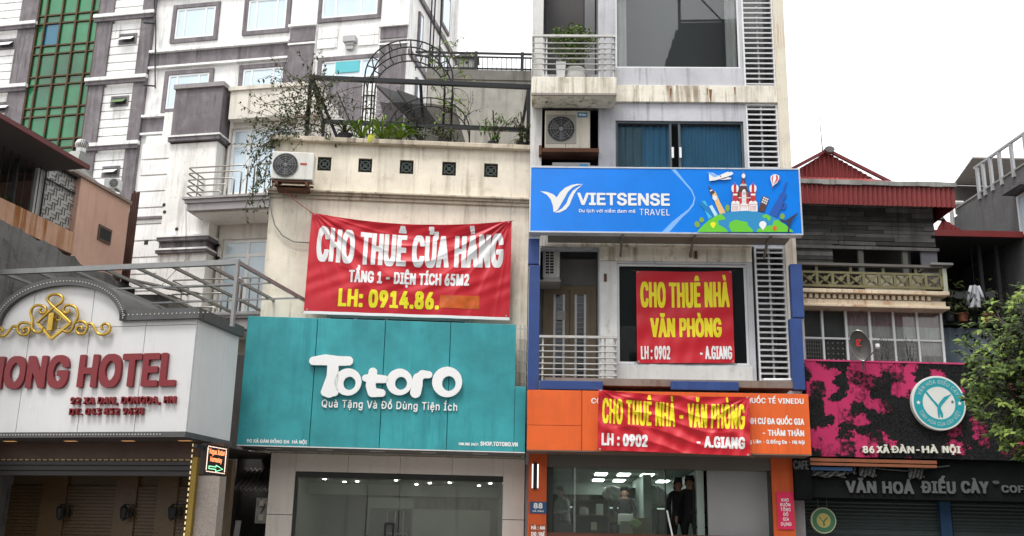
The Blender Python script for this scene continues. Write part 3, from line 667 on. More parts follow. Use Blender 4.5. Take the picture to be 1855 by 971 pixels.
# arches
def arch(t, x0, x1, ytop, ybase, yl, v, r, inset, name='arch_frame', gap=.75):
    ua, ub = C.g(x0, ybase - 60, v)[0], C.g(x1, ybase - 60, v)[0]; wb_, wt_, ws_ = C.g((x0 + x1) / 2, ybase, v)[1], C.g((x0 + x1) / 2, ytop, v)[1], C.g((x0 + x1) / 2, yl, v)[1]
    x = MB(); cu = (ua + ub) / 2
    for vv in (v, v + gap):
        for ins in (0, inset):
            ru, rw = (ub - ua) / 2 - ins, wt_ - ws_ - ins
            pts = [(cu - ru, vv, wb_), (cu - ru, vv, ws_)] + [(cu - ru * math.cos(a * math.pi / 20), vv, ws_ + rw * math.sin(a * math.pi / 20)) for a in range(1, 20)] + [(cu + ru, vv, ws_), (cu + ru, vv, wb_)]
            x.path(pts, r, 6)
        k = 0
        for a in range(1, 12):
            a_ = a * math.pi / 12; ru, rw = (ub - ua) / 2, wt_ - ws_
            x.tube((cu - ru * math.cos(a_), vv, ws_ + rw * math.sin(a_)), (cu - (ru - inset) * math.cos(a_), vv, ws_ + (rw - inset) * math.sin(a_)), r * .8, 5)
        for s_ in (-1, 1):
            for k in range(5):
                wq = wb_ + (ws_ - wb_) * (k + .5) / 5; x.tube((cu + s_ * (ub - ua) / 2, vv, wq), (cu + s_ * ((ub - ua) / 2 - inset), vv, wq), r * .8, 5)
    t.add(name, x, black, smooth=True); x = MB()
    for a in range(0, 13, 2):
        a_ = a * math.pi / 12; ru, rw = (ub - ua) / 2, wt_ - ws_; p = (cu - ru * math.cos(a_), v, ws_ + rw * math.sin(a_)); x.tube(p, (p[0], v + gap, p[2]), r * .8, 5)
    t.add('tie_bar', x, black)
t = T(C, 'trellis_arch', 'tall black steel trellis arch rising above the pergola on the roof garden', 'garden arch', (C.g(738, 262, .8)[0], 1.1, wc2))
arch(t, 657, 818, 72, 262, 140, .75, .02, .19)
t = T(C, 'trellis_arch', 'small black steel arch standing lower inside the pergola', 'garden arch', (C.g(775, 262, .45)[0], .6, wc2))
arch(t, 706, 852, 177, 266, 236, .55, .016, .001, gap=.5)
# plants on the parapet
def pot(t, c, r, h, m): x = MB(); x.lathe(c, [(r * .7, 0), (r * .95, h * .9), (r * 1.05, h * .9), (r * 1.05, h), (r * .85, h), (r * .8, h * .85)], 14); t.add('pot', x, m, smooth=False)
for i, (px, py, n, L, lab) in enumerate(((655, 258, 26, .62, 'arching bright green strap-leaved plant left of the arch foot on the parapet'), (690, 260, 40, .8, 'largest bright green strap-leaved plant in the middle of the parapet'), (722, 262, 24, .62, 'bright green strap-leaved plant right of the largest one on the parapet'))):
    p = cg(px, py - 2, .22); p = (p[0], p[1], wc); t = T(C, 'strap_plant', lab, 'potted plant', p, 'strap-leaved plants on the parapet')
    pot(t, p, .1, .12, potm); x = MB()
    for k in range(n): strap(x, (p[0], p[1], wc + .1), random.uniform(0, 6.28), L * random.uniform(.6, 1.1), L * random.uniform(.25, .95), .05)
    t.add('leaves', x, leafb)
    if i == 1:
        x = MB()
        for k in range(4): 
            st = Vector((p[0] - .1 - .05 * k, -.05, wc + .16)); leaf(x, st, Vector((-.35 + .12 * k, -.5, -.9)), Vector((0, -1, .3)), .32, .07)
        t.add('yellow_leaf', x, leafy)
t = T(C, 'potted_plant', 'green leafy plant in a dark pot beside the left pergola brace', 'potted plant', (cg(624, 258, .2)[0], .2, wc)); p = t.base
pot(t, p, .16, .2, potm); x = MB()
for k in range(22): strap(x, (p[0], p[1], wc + .18), random.uniform(0, 6.28), .4 * random.uniform(.6, 1.1), random.uniform(.1, .5), .05)
t.add('leaves', x, leafd)
# hanging bush of the arch
t = T(C, 'hanging_plant', 'dark green bushy plant hanging below the small arch', 'hanging plant', cg(752, 248, .4)); p = t.base
x = MB(); bushy(x, None, (p[0], p[1], p[2] + .1), (.33, .2, .28), 260, .1, .05); t.add('foliage', x, leafd)
x = MB(); 
for k in (-1, 0, 1): x.tube((p[0] + k * .2, p[1], p[2] + .2), (p[0], p[1] + .01, p[2] + 1.0), .006, 4)
t.add('wire', x, black)
for i, (px, wpx, hpx, lab) in enumerate(((893, 34, 62, 'leafy shrub with long leaves on a stake at the right end of the parapet'), (944, 26, 52, 'dark leafy shrub beside the right pergola post'), (803, 30, 30, 'low dark shrub behind the parapet right of the hanging plant'))):
    p = (cg(px, 262, .2)[0], .2, wc); t = T(C, 'potted_shrub', lab, 'potted shrub', p, 'shrubs at the right of the roof garden'); pot(t, p, .12, .16, potm); s_ = .0115
    x = MB(); y_ = MB()
    for k in range(26):
        q_ = Vector((p[0] + random.gauss(0, wpx * s_ * .45), p[1] + random.uniform(-.15, .15), wc + .15 + random.random() * hpx * s_)); y_.path([Vector(p) + Vector((0, 0, .14)), (Vector(p) + q_) / 2 + Vector((0, 0, .18)), q_], .006, 4)
        for j in range(6): leaf(x, q_ + rnd(.06), rnd() + Vector((0, -.3, -.5)), Vector((0, -.5, 1)), random.uniform(.1, .2), .045)
    t.add('leaves', x, leafa if i == 0 else leafd); t.add('stems', y_, twig)
    if i < 2: x = MB(); x.tube((p[0] + .05, p[1], wc), (p[0] - .02, p[1], wc + .95), .016, 6); t.add('stake', x, black)
# climbing vine on the left corner and over the arch
t = T(C, 'climbing_vine', 'thin straggling vine with small leaves spilling over the left corner of the roof garden', 'vine', (cg(540, 255, .2)[0], .2, wc))
x = MB(); y_ = MB(); z = MB()
def strand(p, d, n, st, lv, lm, tw, droop, L=.095):
    p = Vector(p); d = Vector(d).normalized(); pts = [p.copy()]
    for k in range(n):
        d = (d + rnd(.42) + Vector((0, 0, -droop))).normalized(); p = p + d * st; pts.append(p.copy())
        if random.random() < lv:
            for j in range(random.choice((1, 2, 3))): leaf(lm, p + rnd(.04), rnd() + Vector((0, -.4, -.5)), Vector((0, -.5, .6)), random.uniform(.6, 1.3) * L, L * .55)
    tw.path(pts, .009, 4, r2=.004)
for k in range(78):
    a = cg(random.uniform(520, 610), random.uniform(150, 255), random.uniform(.0, .5)); strand(a, (random.uniform(-1, .5), -.2, random.uniform(-.4, 1)), random.randint(7, 14), .1, .8, x, y_, .05)
for k in range(26):
    a = cg(random.uniform(500, 540), random.uniform(215, 262), random.uniform(-.1, .3)); strand(a, (-1, -.3, random.uniform(-.3, .4)), random.randint(8, 15), .1, .8, x, y_, .16)
for k in range(9):
    a = cg(random.uniform(478, 500), random.uniform(285, 330), -.15); strand(a, (-.4, -.1, -.8), random.randint(6, 14), .1, .8, x, y_, .25)
t.add('leaves', x, leafd); t.add('stems', y_, twig)
t = T(C, 'climbing_vine', 'sparse vine with yellowish leaves growing over the right side of the tall arch', 'vine', (cg(815, 255, .8)[0], .8, wc2))
x = MB(); y_ = MB()
for k in range(34):
    a = cg(random.uniform(775, 825), random.uniform(75, 200), .9); strand(a, (random.uniform(-.3, 1), -.2, random.uniform(-.8, .6)), random.randint(5, 11), .09, .55, x, y_, .1, .08)
t.add('leaves', x, leafb); t.add('stems', y_, twig)
t = T(C, 'climbing_vine', 'bare twiggy vine in front of the dark lounger under the arch', 'vine', (cg(700, 255, .6)[0], .6, wc2))
x = MB(); y_ = MB()
for k in range(34):
    a = cg(random.uniform(600, 850), random.uniform(190, 258), random.uniform(.5, 1)); strand(a, (random.uniform(-1, 1), -.1, random.uniform(.2, 1)), random.randint(5, 13), .09, .3, x, y_, 0, .06)
t.add('leaves', x, leafd); t.add('stems', y_, twig)

# ---- concrete wall and railing behind the roof garden
G = Frame(870, 130, 27, 0)
g0, g1 = G.g(774, 180)[0], G.g(985, 180)[0]; gw = G.g(880, 128)[1]
t = T(G, 'rear_building', 'weathered beige concrete building with dark rooftop railing behind the roof garden', 'building', ((g0 + g1) / 2, 3, 0))
b = MB(); b.box(g0, g1, 0, 7, 0, gw - .3); t.add('wall', b, beige)
b = MB(); b.box(g0 - .05, g1, -.05, .3, gw - .298, gw); t.add('parapet_band', b, M('dark_stained_concrete', (.2, .19, .17), streak=.9, scol=(.05, .05, .045), var=.3))
rt = G.g(880, 93)[1]
b = MB(); b.box(g0 - .4, g1, .05, .11, rt - .05, rt); b.box(g0 - .4, g1, .06, .1, gw + .08, gw + .12); b.box(g0 - .4, g1, .06, .1, rt - .16, rt - .12)
rl = t.add('railing', b, black)
us = [g0 - .38 + k * .135 for k in range(int((g1 - g0 + .4) / .135))]
x = MB(); x.box(-.01, .01, .07, .09, gw, rt - .162); t.many('bar', x, black, [(u, 0, 0) for u in us], rl)
for px in (778, 862, 946): u = G.g(px, 110)[0]; x = MB(); x.box(u - .045, u + .045, .0, .045, gw, rt); t.add('railing_post', x, black, rl)
u0, u1, w0, w1 = G.r4(829, 108, 862, 124, .5)
t = T(G, 'birdhouse', 'small wooden birdhouse with gabled roof behind the rooftop railing', 'birdhouse', ((u0 + u1) / 2, .6, w0))
b = MB(); b.box(u0, u1, .4, .8, w0, w1); t.add('box', b, M('birdhouse_wood', (.35, .34, .32)))
b = MB(); mu_ = (u0 + u1) / 2; b.prism([(u0 - .1, w1), (u1 + .1, w1), (mu_ + .12, w1 + .13), (mu_ - .12, w1 + .13)], .34, .86); t.add('roof', b, concrete)
b = MB(); b.disc(mu_, (w0 + w1) / 2, .04, .04, .39, .398, 12); t.add('entrance_hole', b, dark)
b = MB(); b.tube((mu_, .6, gw - .1), (mu_, .6, w0), .03); t.add('post', b, concrete)
# ================================================================== narrow office building
N_ = Frame(1200, 400, 22, -2)
def ng(px, py, v=0): return N_.g(px, py, v)
def nu(px, py=60, v=0): return N_.g(px, py, v)[0]
def nw(py, px=1230, v=0): return N_.g(px, py, v)[1]
nA, nB, nCc, nD, nE, nF, nG, nH = [nu(x) for x in (965, 984, 1084, 1114, 1340, 1345, 1401, 1419)]
top = nw(-130)
w_sill1, w_beam1, w_beam0, w_w2t, w_w2b = nw(123), nw(157), nw(187), nw(219), nw(318)
w_fl2 = nw(438); w_w3t, w_w3b, w_base = nw(478), nw(660), nw(693)
w3a, w3b = nu(1118, 560), nu(1355, 560)
bal1, bal2 = nw(135, 1030), nw(690, 1030)
holes = [(nB, nCc, bal1, top - .3), (nD, nE, w_sill1, top - .3), (nF, nG, w_beam1, top - .3),
         (nB, nCc, nw(300, 1030), nw(190, 1030)), (nD, nE, w_w2b, w_w2t), (nF, nG, w_w2b, w_beam0),
         (nB, nCc, bal2, nw(449, 1030)), (w3a, w3b, w_w3b, w_w3t), (nF, nG, nw(694, 1395), nw(447, 1390))]
t = T(N_, 'office_building', 'narrow light grey office building with louvre columns and a blue travel sign across it', 'building', ((nA + nH) / 2, 5, 0))
NB = t
b = MB(); b.wall(nA, nH, nw(845), top, 0, holes, .3); t.add('wall', b, nwhite)
deep = 1.3
b = MB(); b.box(nA, nH, deep + .02, 12, nw(845) + .2, top); b.box(nA, nB, .302, 12, 0, nw(845) + .19); b.box(nu(1404, 900), nH, .302, 12, 0, nw(845) + .19); b.box(nA, nB - .002, .302, deep + .02, nw(845), top); b.box(nG + .05, nH, .302, deep + .02, nw(845), top); b.box(nCc + .002, nD - .002, .302, deep + .02, nw(700), top)
for w_ in (nw(845), w_fl2 + .1, w_beam0 + .05): b.box(nB, nG + .04, .302, deep + .01, w_, w_ + .14)
t.add('inner_structure', b, M('recess_grey', (.3, .3, .31), streak=.3))
# stained beams and columns proud of the wall
b = MB(); b.box(nD - .1, nG + .002, -.07, -.002, w_beam0, w_beam1); t.add('floor_beam', b, nstain, bevel=.01)
b = MB(); b.box(nG + .004, nH + .02, -.06, -.002, nw(700), top); t.add('corner_pier', b, rustcol, bevel=.01)
b = MB(); b.box(nA - .01, nB, -.04, -.002, nw(430), top); t.add('corner_pier', b, M('pale_streaked_pier', (.66, .65, .63), streak=.6, scol=(.25, .2, .15), spots=.15)); 
b = MB(); b.box(nCc + .02, nE + .06, -.03, -.002, nw(474), w_fl2 + .12); b.box(nB, nF - .03, -.1, -.031, nw(448, 1030), w_fl2 + .13); t.add('floor_beam', b, nstain)
b = MB(); b.box(nCc + .03, w3a - .002, -.03, -.002, bal2, nw(475)); b.box(w3a, w3b + .04, -.03, -.002, w_base, w_w3b - .03); t.add('wall_patch', b, M('flaking_white_paint', (.66, .66, .64), streak=.3, scol=(.3, .3, .3), spots=.5, spcol=(.36, .36, .36), var=.15))
# windows
def curtain(t, u0, u1, w0, w1, v, mat, name='curtain', amp=.04, per=.13, ph=0):
    n = max(6, int((u1 - u0) / .02)); vs = []
    for j, ww in enumerate((w0, w1)):
        for i in range(n + 1):
            u = u0 + (u1 - u0) * i / n; vs.append((u, v + amp * math.sin(u / per * 6.28 + ph + .8 * math.sin(u * 9)) * (1 - .3 * j), ww))
    t.add(name, MB().add(vs, [(i, n + 1 + i, n + 2 + i, i + 1)[::-1] for i in range(n)]), mat, smooth=True)
bluec = M('blue_curtain', (.18, .5, .78), .8, var=.12, bump=0); whitec = M('white_curtain', (.88, .88, .84), .8, var=.08, bump=0)
gw1 = glass('office_glass', (.96, .98, .98), 1.6)
def back(t, u0, u1, w0, w1, v0, v1, m, name='room'):
    x = MB(); x.add([(u0, v0, w0), (u1, v0, w0), (u1, v0, w1), (u0, v0, w1), (u0, v1, w0), (u1, v1, w0), (u1, v1, w1), (u0, v1, w1)], [(4, 5, 6, 7), (0, 4, 7, 3), (5, 1, 2, 6), (7, 6, 2, 3), (0, 1, 5, 4)]); t.add(name, x, m)
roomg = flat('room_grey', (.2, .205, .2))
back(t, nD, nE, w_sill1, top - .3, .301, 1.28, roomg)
pane_window(t, nD + .002, nE - .002, w_sill1, top - .31, .04, .045, [], [.55], alu, gw1)
curtain(t, nD + .04, nu(1136), w_sill1 + .03, top - .4, .2, whitec, per=.1); curtain(t, nu(1316), nE - .03, w_sill1 + .03, top - .4, .2, whitec, per=.1)
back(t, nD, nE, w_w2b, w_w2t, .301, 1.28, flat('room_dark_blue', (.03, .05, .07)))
pane_window(t, nD + .002, nE - .002, w_w2b, w_w2t, .04, .05, [.43, .5], [], M('dark_window_frame', (.09, .11, .12), .4, .3), gw1)
curtain(t, nD + .05, nu(1216, 250), w_w2b, w_w2t - .04, .24, bluec, per=.17); curtain(t, nu(1232, 250), nE - .04, w_w2b, w_w2t - .04, .22, bluec, per=.08)
curtain(t, nu(1120, 250), nu(1165, 250), w_w2b, w_w2t - .1, .17, M('pale_blue_curtain', (.22, .38, .47), .8), per=.2)
for px in (1218, 1232):
    x = MB(); u0, u1, w0, w1 = N_.r4(px - 1.5, 267, px + 2.5, 286, .03); x.box(u0, u1, .012, .03, w0, w1); t.add('door_sticker', x, whitep)
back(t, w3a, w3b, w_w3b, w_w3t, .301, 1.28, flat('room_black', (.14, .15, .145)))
pane_window(t, w3a + .002, w3b - .002, w_w3b, w_w3t, .05, .05, [], [], alu, glass('dark_office_glass', (.7, .73, .73), 1.6))
x = MB(); x.box(w3a + .01, w3b - .01, .18, .2, w_w3b, w_w3t); t.add('added_grey_board', x, M('added_grey_board', (.16, .17, .165), .7, var=.1, bump=0))  # grey board added behind the glass, standing in for its reflections
for px, py, h_, w_ in ((1287, 162, 24, .035), (1281, 160, 12, .015), (1331, 158, 14, .02), (1215, 160, 18, .02)):
    u, z = N_.g(px, py, -.072); z2 = nw(py + h_, px, -.072); x = MB(); x.poly([(u - w_, z), (u + w_, z), (u + w_ * .6, (z + z2) / 2), (u + w_ * .3, z2), (u - w_ * .2, z2), (u - w_ * .7, (z + z2) / 2)], -.074); t.add('rust_stain', x, M('rust_stain', (.2, .085, .03), .9, var=.5, vscale=20))
# louvres
def louvre(t, u0, u1, w0, w1, pitch, nm='louvre_screen'):
    f = MB(); f.box(u0, u0 + .035, -.01, .1, w0, w1); f.box(u1 - .035, u1, -.01, .1, w0, w1); f.box(u0 + .035, u1 - .035, -.008, .1, w0, w0 + .04); f.box(u0 + .035, u1 - .035, -.008, .1, w1 - .04, w1)
    f.box((u0 + u1) / 2 - .02, (u0 + u1) / 2 + .02, .06, .1, w0 + .04, w1 - .04)
    o = t.add(nm, f, alu); n = int(round((w1 - w0 - .08) / pitch)); pitch = (w1 - w0 - .08) / n
    x = MB(); x.add([(u0 + .035, -.012, w0 + .06), (u1 - .035, -.012, w0 + .06), (u1 - .035, .052, w0 + .09), (u0 + .035, .052, w0 + .09),
                     (u0 + .035, -.012, w0 + .078), (u1 - .035, -.012, w0 + .078), (u1 - .035, .052, w0 + .108), (u0 + .035, .052, w0 + .108)],
                    [(0, 1, 5, 4), (4, 5, 6, 7), (3, 2, 1, 0), (2, 3, 7, 6), (1, 2, 6, 5), (0, 4, 7, 3)])
    x.box(u0 + .035, u1 - .035, -.02, -.0125, w0 + .052, w0 + .088)
    t.many('slat', x, M('louvre_white', (.62, .62, .62), .5, .1, streak=.3, bump=0), [(0, 0, k * pitch) for k in range(n)], o)
pit = (nw(100, 1370) - nw(109.3, 1370))
louvre(t, nF, nG, w_beam1 + .003, top - .31, pit); louvre(t, nF + .002, nG, w_w2b, w_beam0 - .004, pit); louvre(t, nF + .06, nG, nw(694, 1395), nw(447, 1390), pit)
# ---- upper balcony
def rail(t, fr, x0, x1, ys, v, r, posts, py0, vret, side=True, mat=None, name='railing', ybot=None):
    mat = mat or steelw; ym = ys[0]; u0, u1 = fr.g(x0, ym, v)[0], fr.g(x1, ym, v)[0]; xm = (x0 + x1) / 2
    f = MB(); wt_ = fr.g(xm, ys[0], v)[1]; wbm = fr.g(xm, ybot or ys[-1], v)[1]
    f.box(u0, u1, v - .03, v + .03, wt_ - .03, wt_ + .02)
    if side: f.box(u1 - .05, u1 + .002, v + .031, vret, wt_ - .03, wt_ + .02); f.box(u0, u0 + .05, v + .031, vret, wt_ - .03, wt_ + .02)
    o = t.add(name, f, mat)
    for y in ys[1:]:
        ww = fr.g(xm, y, v)[1]; x = MB(); x.tube((u0 + .01, v, ww), (u1 - .01, v, ww), r, 6)
        if side: x.tube((u1 - .02, v, ww), (u1 - .02, vret, ww), r, 6); x.tube((u0 + .02, v, ww), (u0 + .02, vret, ww), r, 6)
        t.add('bar', x, mat, o)
    for px in posts: u = fr.g(px, (ys[0] + ys[-1]) / 2, v)[0]; x = MB(); x.box(u - .018, u + .018, v + .012, v + .035, wbm - .08, wt_ - .032); t.add('post', x, mat, o)
    return u0, u1, wt_
vB = -.85
u0, u1, w0, w1 = N_.r4(963, 139, 1117, 170, vB)
b = MB(); b.box(u0, u1, vB, -.075, w0, w1); t.add('balcony_slab', b, nstain, bevel=.015)
b = MB(); b.box(u0 - .002, u1 + .002, vB - .004, vB + .05, w0 - .03, w0 + .02); b.box(u0 + .3, u0 + .36, vB + .4, vB + .46, w0 - .03, w0); t.add('drip_edge', b, M('drip_edge', (.3, .27, .23), streak=.5))
slab1 = w1
rail(t, N_, 964, 1115, (65, 78, 88, 97, 106, 116, 126), vB + .03, .014, (985, 990, 1086, 1096, 1111), 0, -.08, ybot=133)
b = MB(); b.box(nB + .05, nCc - .3, 1.2, 1.27, bal1, top - .5); t.add('balcony_door', b, flat('balcony_door_grey', (.09, .085, .085)))
b = MB(); b.box(nCc - .28, nCc - .03, 1.1, 1.27, bal1, top - .4); t.add('balcony_shutter', b, M('shutter_grey', (.3, .3, .31)))
p = N_.g(1042, 132, -.4); t2 = T(N_, 'potted_shrub', 'bushy green shrub in a round white pot on the top balcony', 'potted shrub', (p[0], -.4, slab1))
x = MB(); x.lathe((p[0], -.4, slab1), [(.12, 0), (.2, .06), (.23, .2), (.2, .33), (.22, .35), (.22, .38), (.18, .38), (.17, .33)], 18); t2.add('pot', x, M('white_glazed_pot', (.62, .62, .6), .4), smooth=True)
x = MB()
c_ = N_.g(1037, 84, -.4)
for (dx, dz, rx, rz, n) in ((0, .05, .58, .36, 700), (-.25, .25, .35, .2, 260), (.3, .2, .3, .2, 220), (0, -.3, .4, .3, 260), (.05, .38, .25, .12, 120)): bushy(x, None, (c_[0] + dx, -.4, c_[1] + dz), (rx, .32, rz), n, .075, .045)
t2.add('foliage', x, leafm('ficus_green', (.13, .2, .04))); y_ = MB()
for k in range(9): y_.path([(p[0], -.4, slab1 + .4), (p[0] + random.uniform(-.15, .15), -.4, slab1 + .7), (c_[0] + random.uniform(-.5, .5), -.4 + random.uniform(-.2, .2), c_[1] + random.uniform(-.1, .2))], .014, 5, r2=.006)
t2.add('stems', y_, twig)
u0, u1, w0, w1 = N_.r4(1008, 114, 1024, 136, -.55); t2 = T(N_, 'planter', 'small square white planter beside the round pot on the top balcony', 'planter', ((u0 + u1) / 2, -.5, slab1))
x = MB(); x.add([(u0 + .02, -.6, slab1), (u1 - .02, -.6, slab1), (u1 - .02, -.42, slab1), (u0 + .02, -.42, slab1), (u0 - .01, -.62, w1), (u1 + .01, -.62, w1), (u1 + .01, -.4, w1), (u0 - .01, -.4, w1)], [(0, 1, 5, 4), (1, 2, 6, 5), (2, 3, 7, 6), (3, 0, 4, 7), (3, 2, 1, 0), (4, 5, 6, 7)])
t2.add('box', x, M('white_planter', (.75, .75, .75), .4)); y_ = MB()
for k in range(9): strap(y_, ((u0 + u1) / 2, -.51, w1), random.uniform(0, 6.28), .12, .14, .03)
t2.add('plant', y_, M('pale_leaves', (.4, .42, .4)))
# ---- AC niche
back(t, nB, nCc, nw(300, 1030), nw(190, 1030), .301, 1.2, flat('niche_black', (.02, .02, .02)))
vA = -.12
t2, ab = ac_unit(N_, 987, 200, 1069, 271, vA, .36, 'cream air conditioner unit with square fan grille in the niche below the top balcony', casing=M('cream_ac', (.66, .6, .5), .45, streak=.3, bump=.02), badge=(.72, .94, .82, .95, 'blue', (.04, .22, .4)), fancx=.36, grille=True)
m_ = printed(letters('Midea', ab[0] + (ab[1] - ab[0]) * .75, ab[0] + (ab[1] - ab[0]) * .91, ab[2] + (ab[3] - ab[2]) * .86, ab[2] + (ab[3] - ab[2]) * .925, .04, .05, n=8), vA - .0055); t2.add('badge_lettering', m_, whitep, kind='stuff')
x = MB(); x.box(ab[1] - .55, ab[1] - .54, vA - .003, vA - .001, ab[2] + .05, ab[3] - .02); t2.add('seam', x, acdark)
b = MB(); b.box(nB - .06, nCc + .0, vA - .1, .28, ab[2] - .09, ab[2] - .004); b.box(nB - .06, nB, vA - .12, -.05, ab[2] - .16, ab[2] + .05); t.add('shelf', b, rust)
t2, ab = ac_unit(N_, 1000, 294, 1069, 352, vA, .36, 'lower grey air conditioner unit mostly hidden behind the blue travel sign', casing=M('grey_ac', (.3, .3, .3), .5), badge=(.72, .94, .82, .95, 'blue', (.04, .22, .4)), fancx=.36)
# ---- blue travel sign
vS = -.95
bluem = M('sign_blue', (.0, .21, .8), .3, var=.16, vscale=.9, bump=0, spec=.5, fine=.01)
u0, u1, w0, w1 = N_.r4(959, 303, 1452, 423, vS)
t = T(N_, 'advertising_sign', 'long blue lightbox sign of a travel agency with white lettering and a landmark globe picture', 'sign', ((u0 + u1) / 2, -.8, w0))
b = MB(); b.box(u0 + .03, u1 - .03, vS + .012, vS + .22, w0 + .03, w1 - .03); t.add('face', b, bluem)
b = MB(); b.box(u0, u1, vS, vS + .24, w0, w0 + .03); b.box(u0, u1, vS, vS + .24, w1 - .03, w1); b.box(u0, u0 + .03, vS, vS + .24, w0 + .03, w1 - .03); b.box(u1 - .03, u1, vS, vS + .24, w0 + .03, w1 - .03); t.add('frame', b, M('sign_alu', (.62, .66, .7), .35, .3, streak=.3))
b = MB()
for px in (1128, 1258, 1395): u = nu(px, 432, vS + .2); b.bar((u, vS + .25, w0 + .1), (u, -.06, w0 - .25), .05); b.box(u - .02, u + .02, vS + .1, vS + .6, w0 - .06, w0 - .003)
b.box(u0 + .4, u1 - .2, vS + .26, -.12, w0 + .02, w0 + .05); t.add('bracket', b, M('bracket_steel', (.2, .19, .17), .7, .2, streak=.5))
LB = [vS + .010]
def lay(polys, name, mat):          # flat print, each colour one thin layer
    LB[0] -= .0016; m = MB()
    for p in polys: m.poly([ng(x, y, vS + .01) for x, y in p], LB[0])
    t.add(name, m, mat, kind='stuff' if len(polys) > 1 else None)
def zz(pts, z=(950, 300, 1855 / 505.0)): return [(z[0] + x / z[2], z[1] + y / z[2]) for x, y in pts]
def ell(cx, cy, rx, ry, n=18, a=0): return [(cx + rx * math.cos(k * 2 * math.pi / n) * math.cos(a) - ry * math.sin(k * 2 * math.pi / n) * math.sin(a), cy + rx * math.cos(k * 2 * math.pi / n) * math.sin(a) + ry * math.sin(k * 2 * math.pi / n) * math.cos(a)) for k in range(n)]
lb = flat('print_light_blue', (.2, .46, .9)); 
lay([zz([(975, 24), (1005, 24), (1060, 95), (1115, 160), (1137, 215), (1128, 262), (1095, 305), (1050, 345), (965, 442), (915, 442), (985, 372), (1045, 325), (1092, 290), (1120, 250), (1128, 215), (1108, 168), (1052, 105)])], 'swoosh', lb)
lay([zz([(105, 170), (150, 175), (190, 190), (215, 212), (235, 180), (270, 148), (310, 130), (350, 122), (392, 124), (350, 132), (320, 145), (290, 175), (268, 215), (250, 245), (225, 290), (207, 306), (193, 308), (190, 270), (175, 225), (150, 195)]),
     zz([(388, 128), (355, 145), (320, 170), (295, 210), (280, 250), (250, 285), (225, 300), (200, 313), (235, 312), (275, 292), (300, 262), (315, 225), (330, 190), (350, 160)])], 'logo', whitep)
zx = lambda x: 950 + x / 3.673; zy = lambda y: 300 + y / 3.673
def tx(s, xa, xb, yb, yc, mat, bold, boldx, sp=1.05, n=16, name='lettering', rnd=True, v=None):
    xm = (xa + xb) / 2; m = printed(letters(s, ng(zx(xa), zy(yb), vS)[0], ng(zx(xb), zy(yb), vS)[0], nw(zy(yb), zx(xm), vS), nw(zy(yc), zx(xm), vS), bold, boldx, sp, n, rnd), vS + .004 if v is None else v); t.add(name, m, mat, kind='stuff')
tx('VIETSENSE', 352, 968, 264, 182, whitep, .04, .05, 1.02, 24)
tx('Du lịch với niềm đam mê', 363, 738, 312, 290, whitep, .03, .03, 1.05, 14, 'tagline_lettering')
tx('TRAVEL', 766, 968, 330, 288, whitep, .0, .0, 1.05, 14, 'lettering')
z2 = (1240, 300, 1670 / 215.0)
Z = lambda pts: zz(pts, z2)
grn = flat('print_green', (.13, .55, .03)); ogr = flat('print_olive', (.2, .36, .05)); sea = flat('print_sea', (.02, .25, .52)); navy = flat('print_navy', (.01, .09, .42)); brn = flat('print_brown', (.09, .035, .035)); prd = flat('print_red', (.55, .03, .04)); tan = flat('print_tan', (.75, .5, .2)); cyn = flat('print_cyan', (.05, .45, .75))
lay([Z(ell(178, 828, 38, 45, a=-.4)), Z(ell(240, 765, 33, 38, a=-.3)), Z(ell(604, 600, 32, 52)), Z(ell(1376, 715, 35, 42))], 'tree_print', ogr)
lay([Z([(205, 545), (245, 495), (345, 590), (420, 715), (395, 735)])], 'tower_print', flat('print_dkblue', (.0, .2, .5)))
lay([Z([(280, 625), (390, 725), (340, 760)]), Z([(240, 500), (290, 495), (330, 575), (300, 560)])], 'tower_highlight_print', cyn)
lay([Z([(345, 575), (385, 555), (465, 690), (425, 720)])], 'block_print', flat('print_paleblue', (.5, .75, .88)))
lay([Z([(380, 395), (430, 360), (500, 520), (580, 670), (500, 700)])], 'clock_tower_print', tan)
lay([Z([(330, 280), (390, 345), (430, 380), (375, 420), (350, 350)])], 'spire_print', brn)
lay([Z(ell(424, 458, 30, 40, a=-.4)), Z([(352, 352), (388, 338), (394, 352), (360, 368)])], 'clock_face_print', whitep)
lay([Z([(1185, 695), (1240, 590), (1310, 480), (1345, 400), (1380, 370), (1400, 290), (1425, 235), (1450, 238), (1430, 275), (1395, 385), (1435, 395), (1430, 440), (1390, 500), (1400, 560), (1345, 640), (1290, 735)]), Z(ell(1400, 575, 28, 55, a=.3))], 'statue_print', navy)
lay([Z([(1100, 425), (1190, 460), (1115, 660), (1035, 640)])], 'high_rise_print', brn)
lay([Z([(1112 + i * 26 - j * 12, 440 + i * 12 + j * 30), (1130 + i * 26 - j * 12, 447 + i * 12 + j * 30), (1122 + i * 26 - j * 12, 468 + i * 12 + j * 30), (1104 + i * 26 - j * 12, 461 + i * 12 + j * 30)]) for i in range(3) for j in range(3)], 'window_print', whitep)
R_ = lambda a, b_, c, d: Z([(a, b_), (c, b_), (c, d), (a, d)])
lay([Z([(820, 110), (860, 270), (925, 450), (925, 560), (730, 560), (730, 450), (790, 270)]), R_(655, 500, 1030, 560)], 'cathedral_dark_print', brn)
lay([R_(675, 380, 745, 560), R_(925, 380, 1000, 560), R_(760, 440, 905, 560), Z([(820, 200), (850, 270), (800, 270)]), R_(775, 380, 800, 460), R_(870, 380, 895, 460)] + [Z(ell(c, 330, 52, 58)) for c in (708, 960)] + [Z([(708 - 8, 290), (708, 225), (708 + 8, 290)]), Z([(960 - 8, 290), (960, 225), (960 + 8, 290)]), Z([(815, 130), (825, 70), (835, 130)])], 'cathedral_red_print', prd)
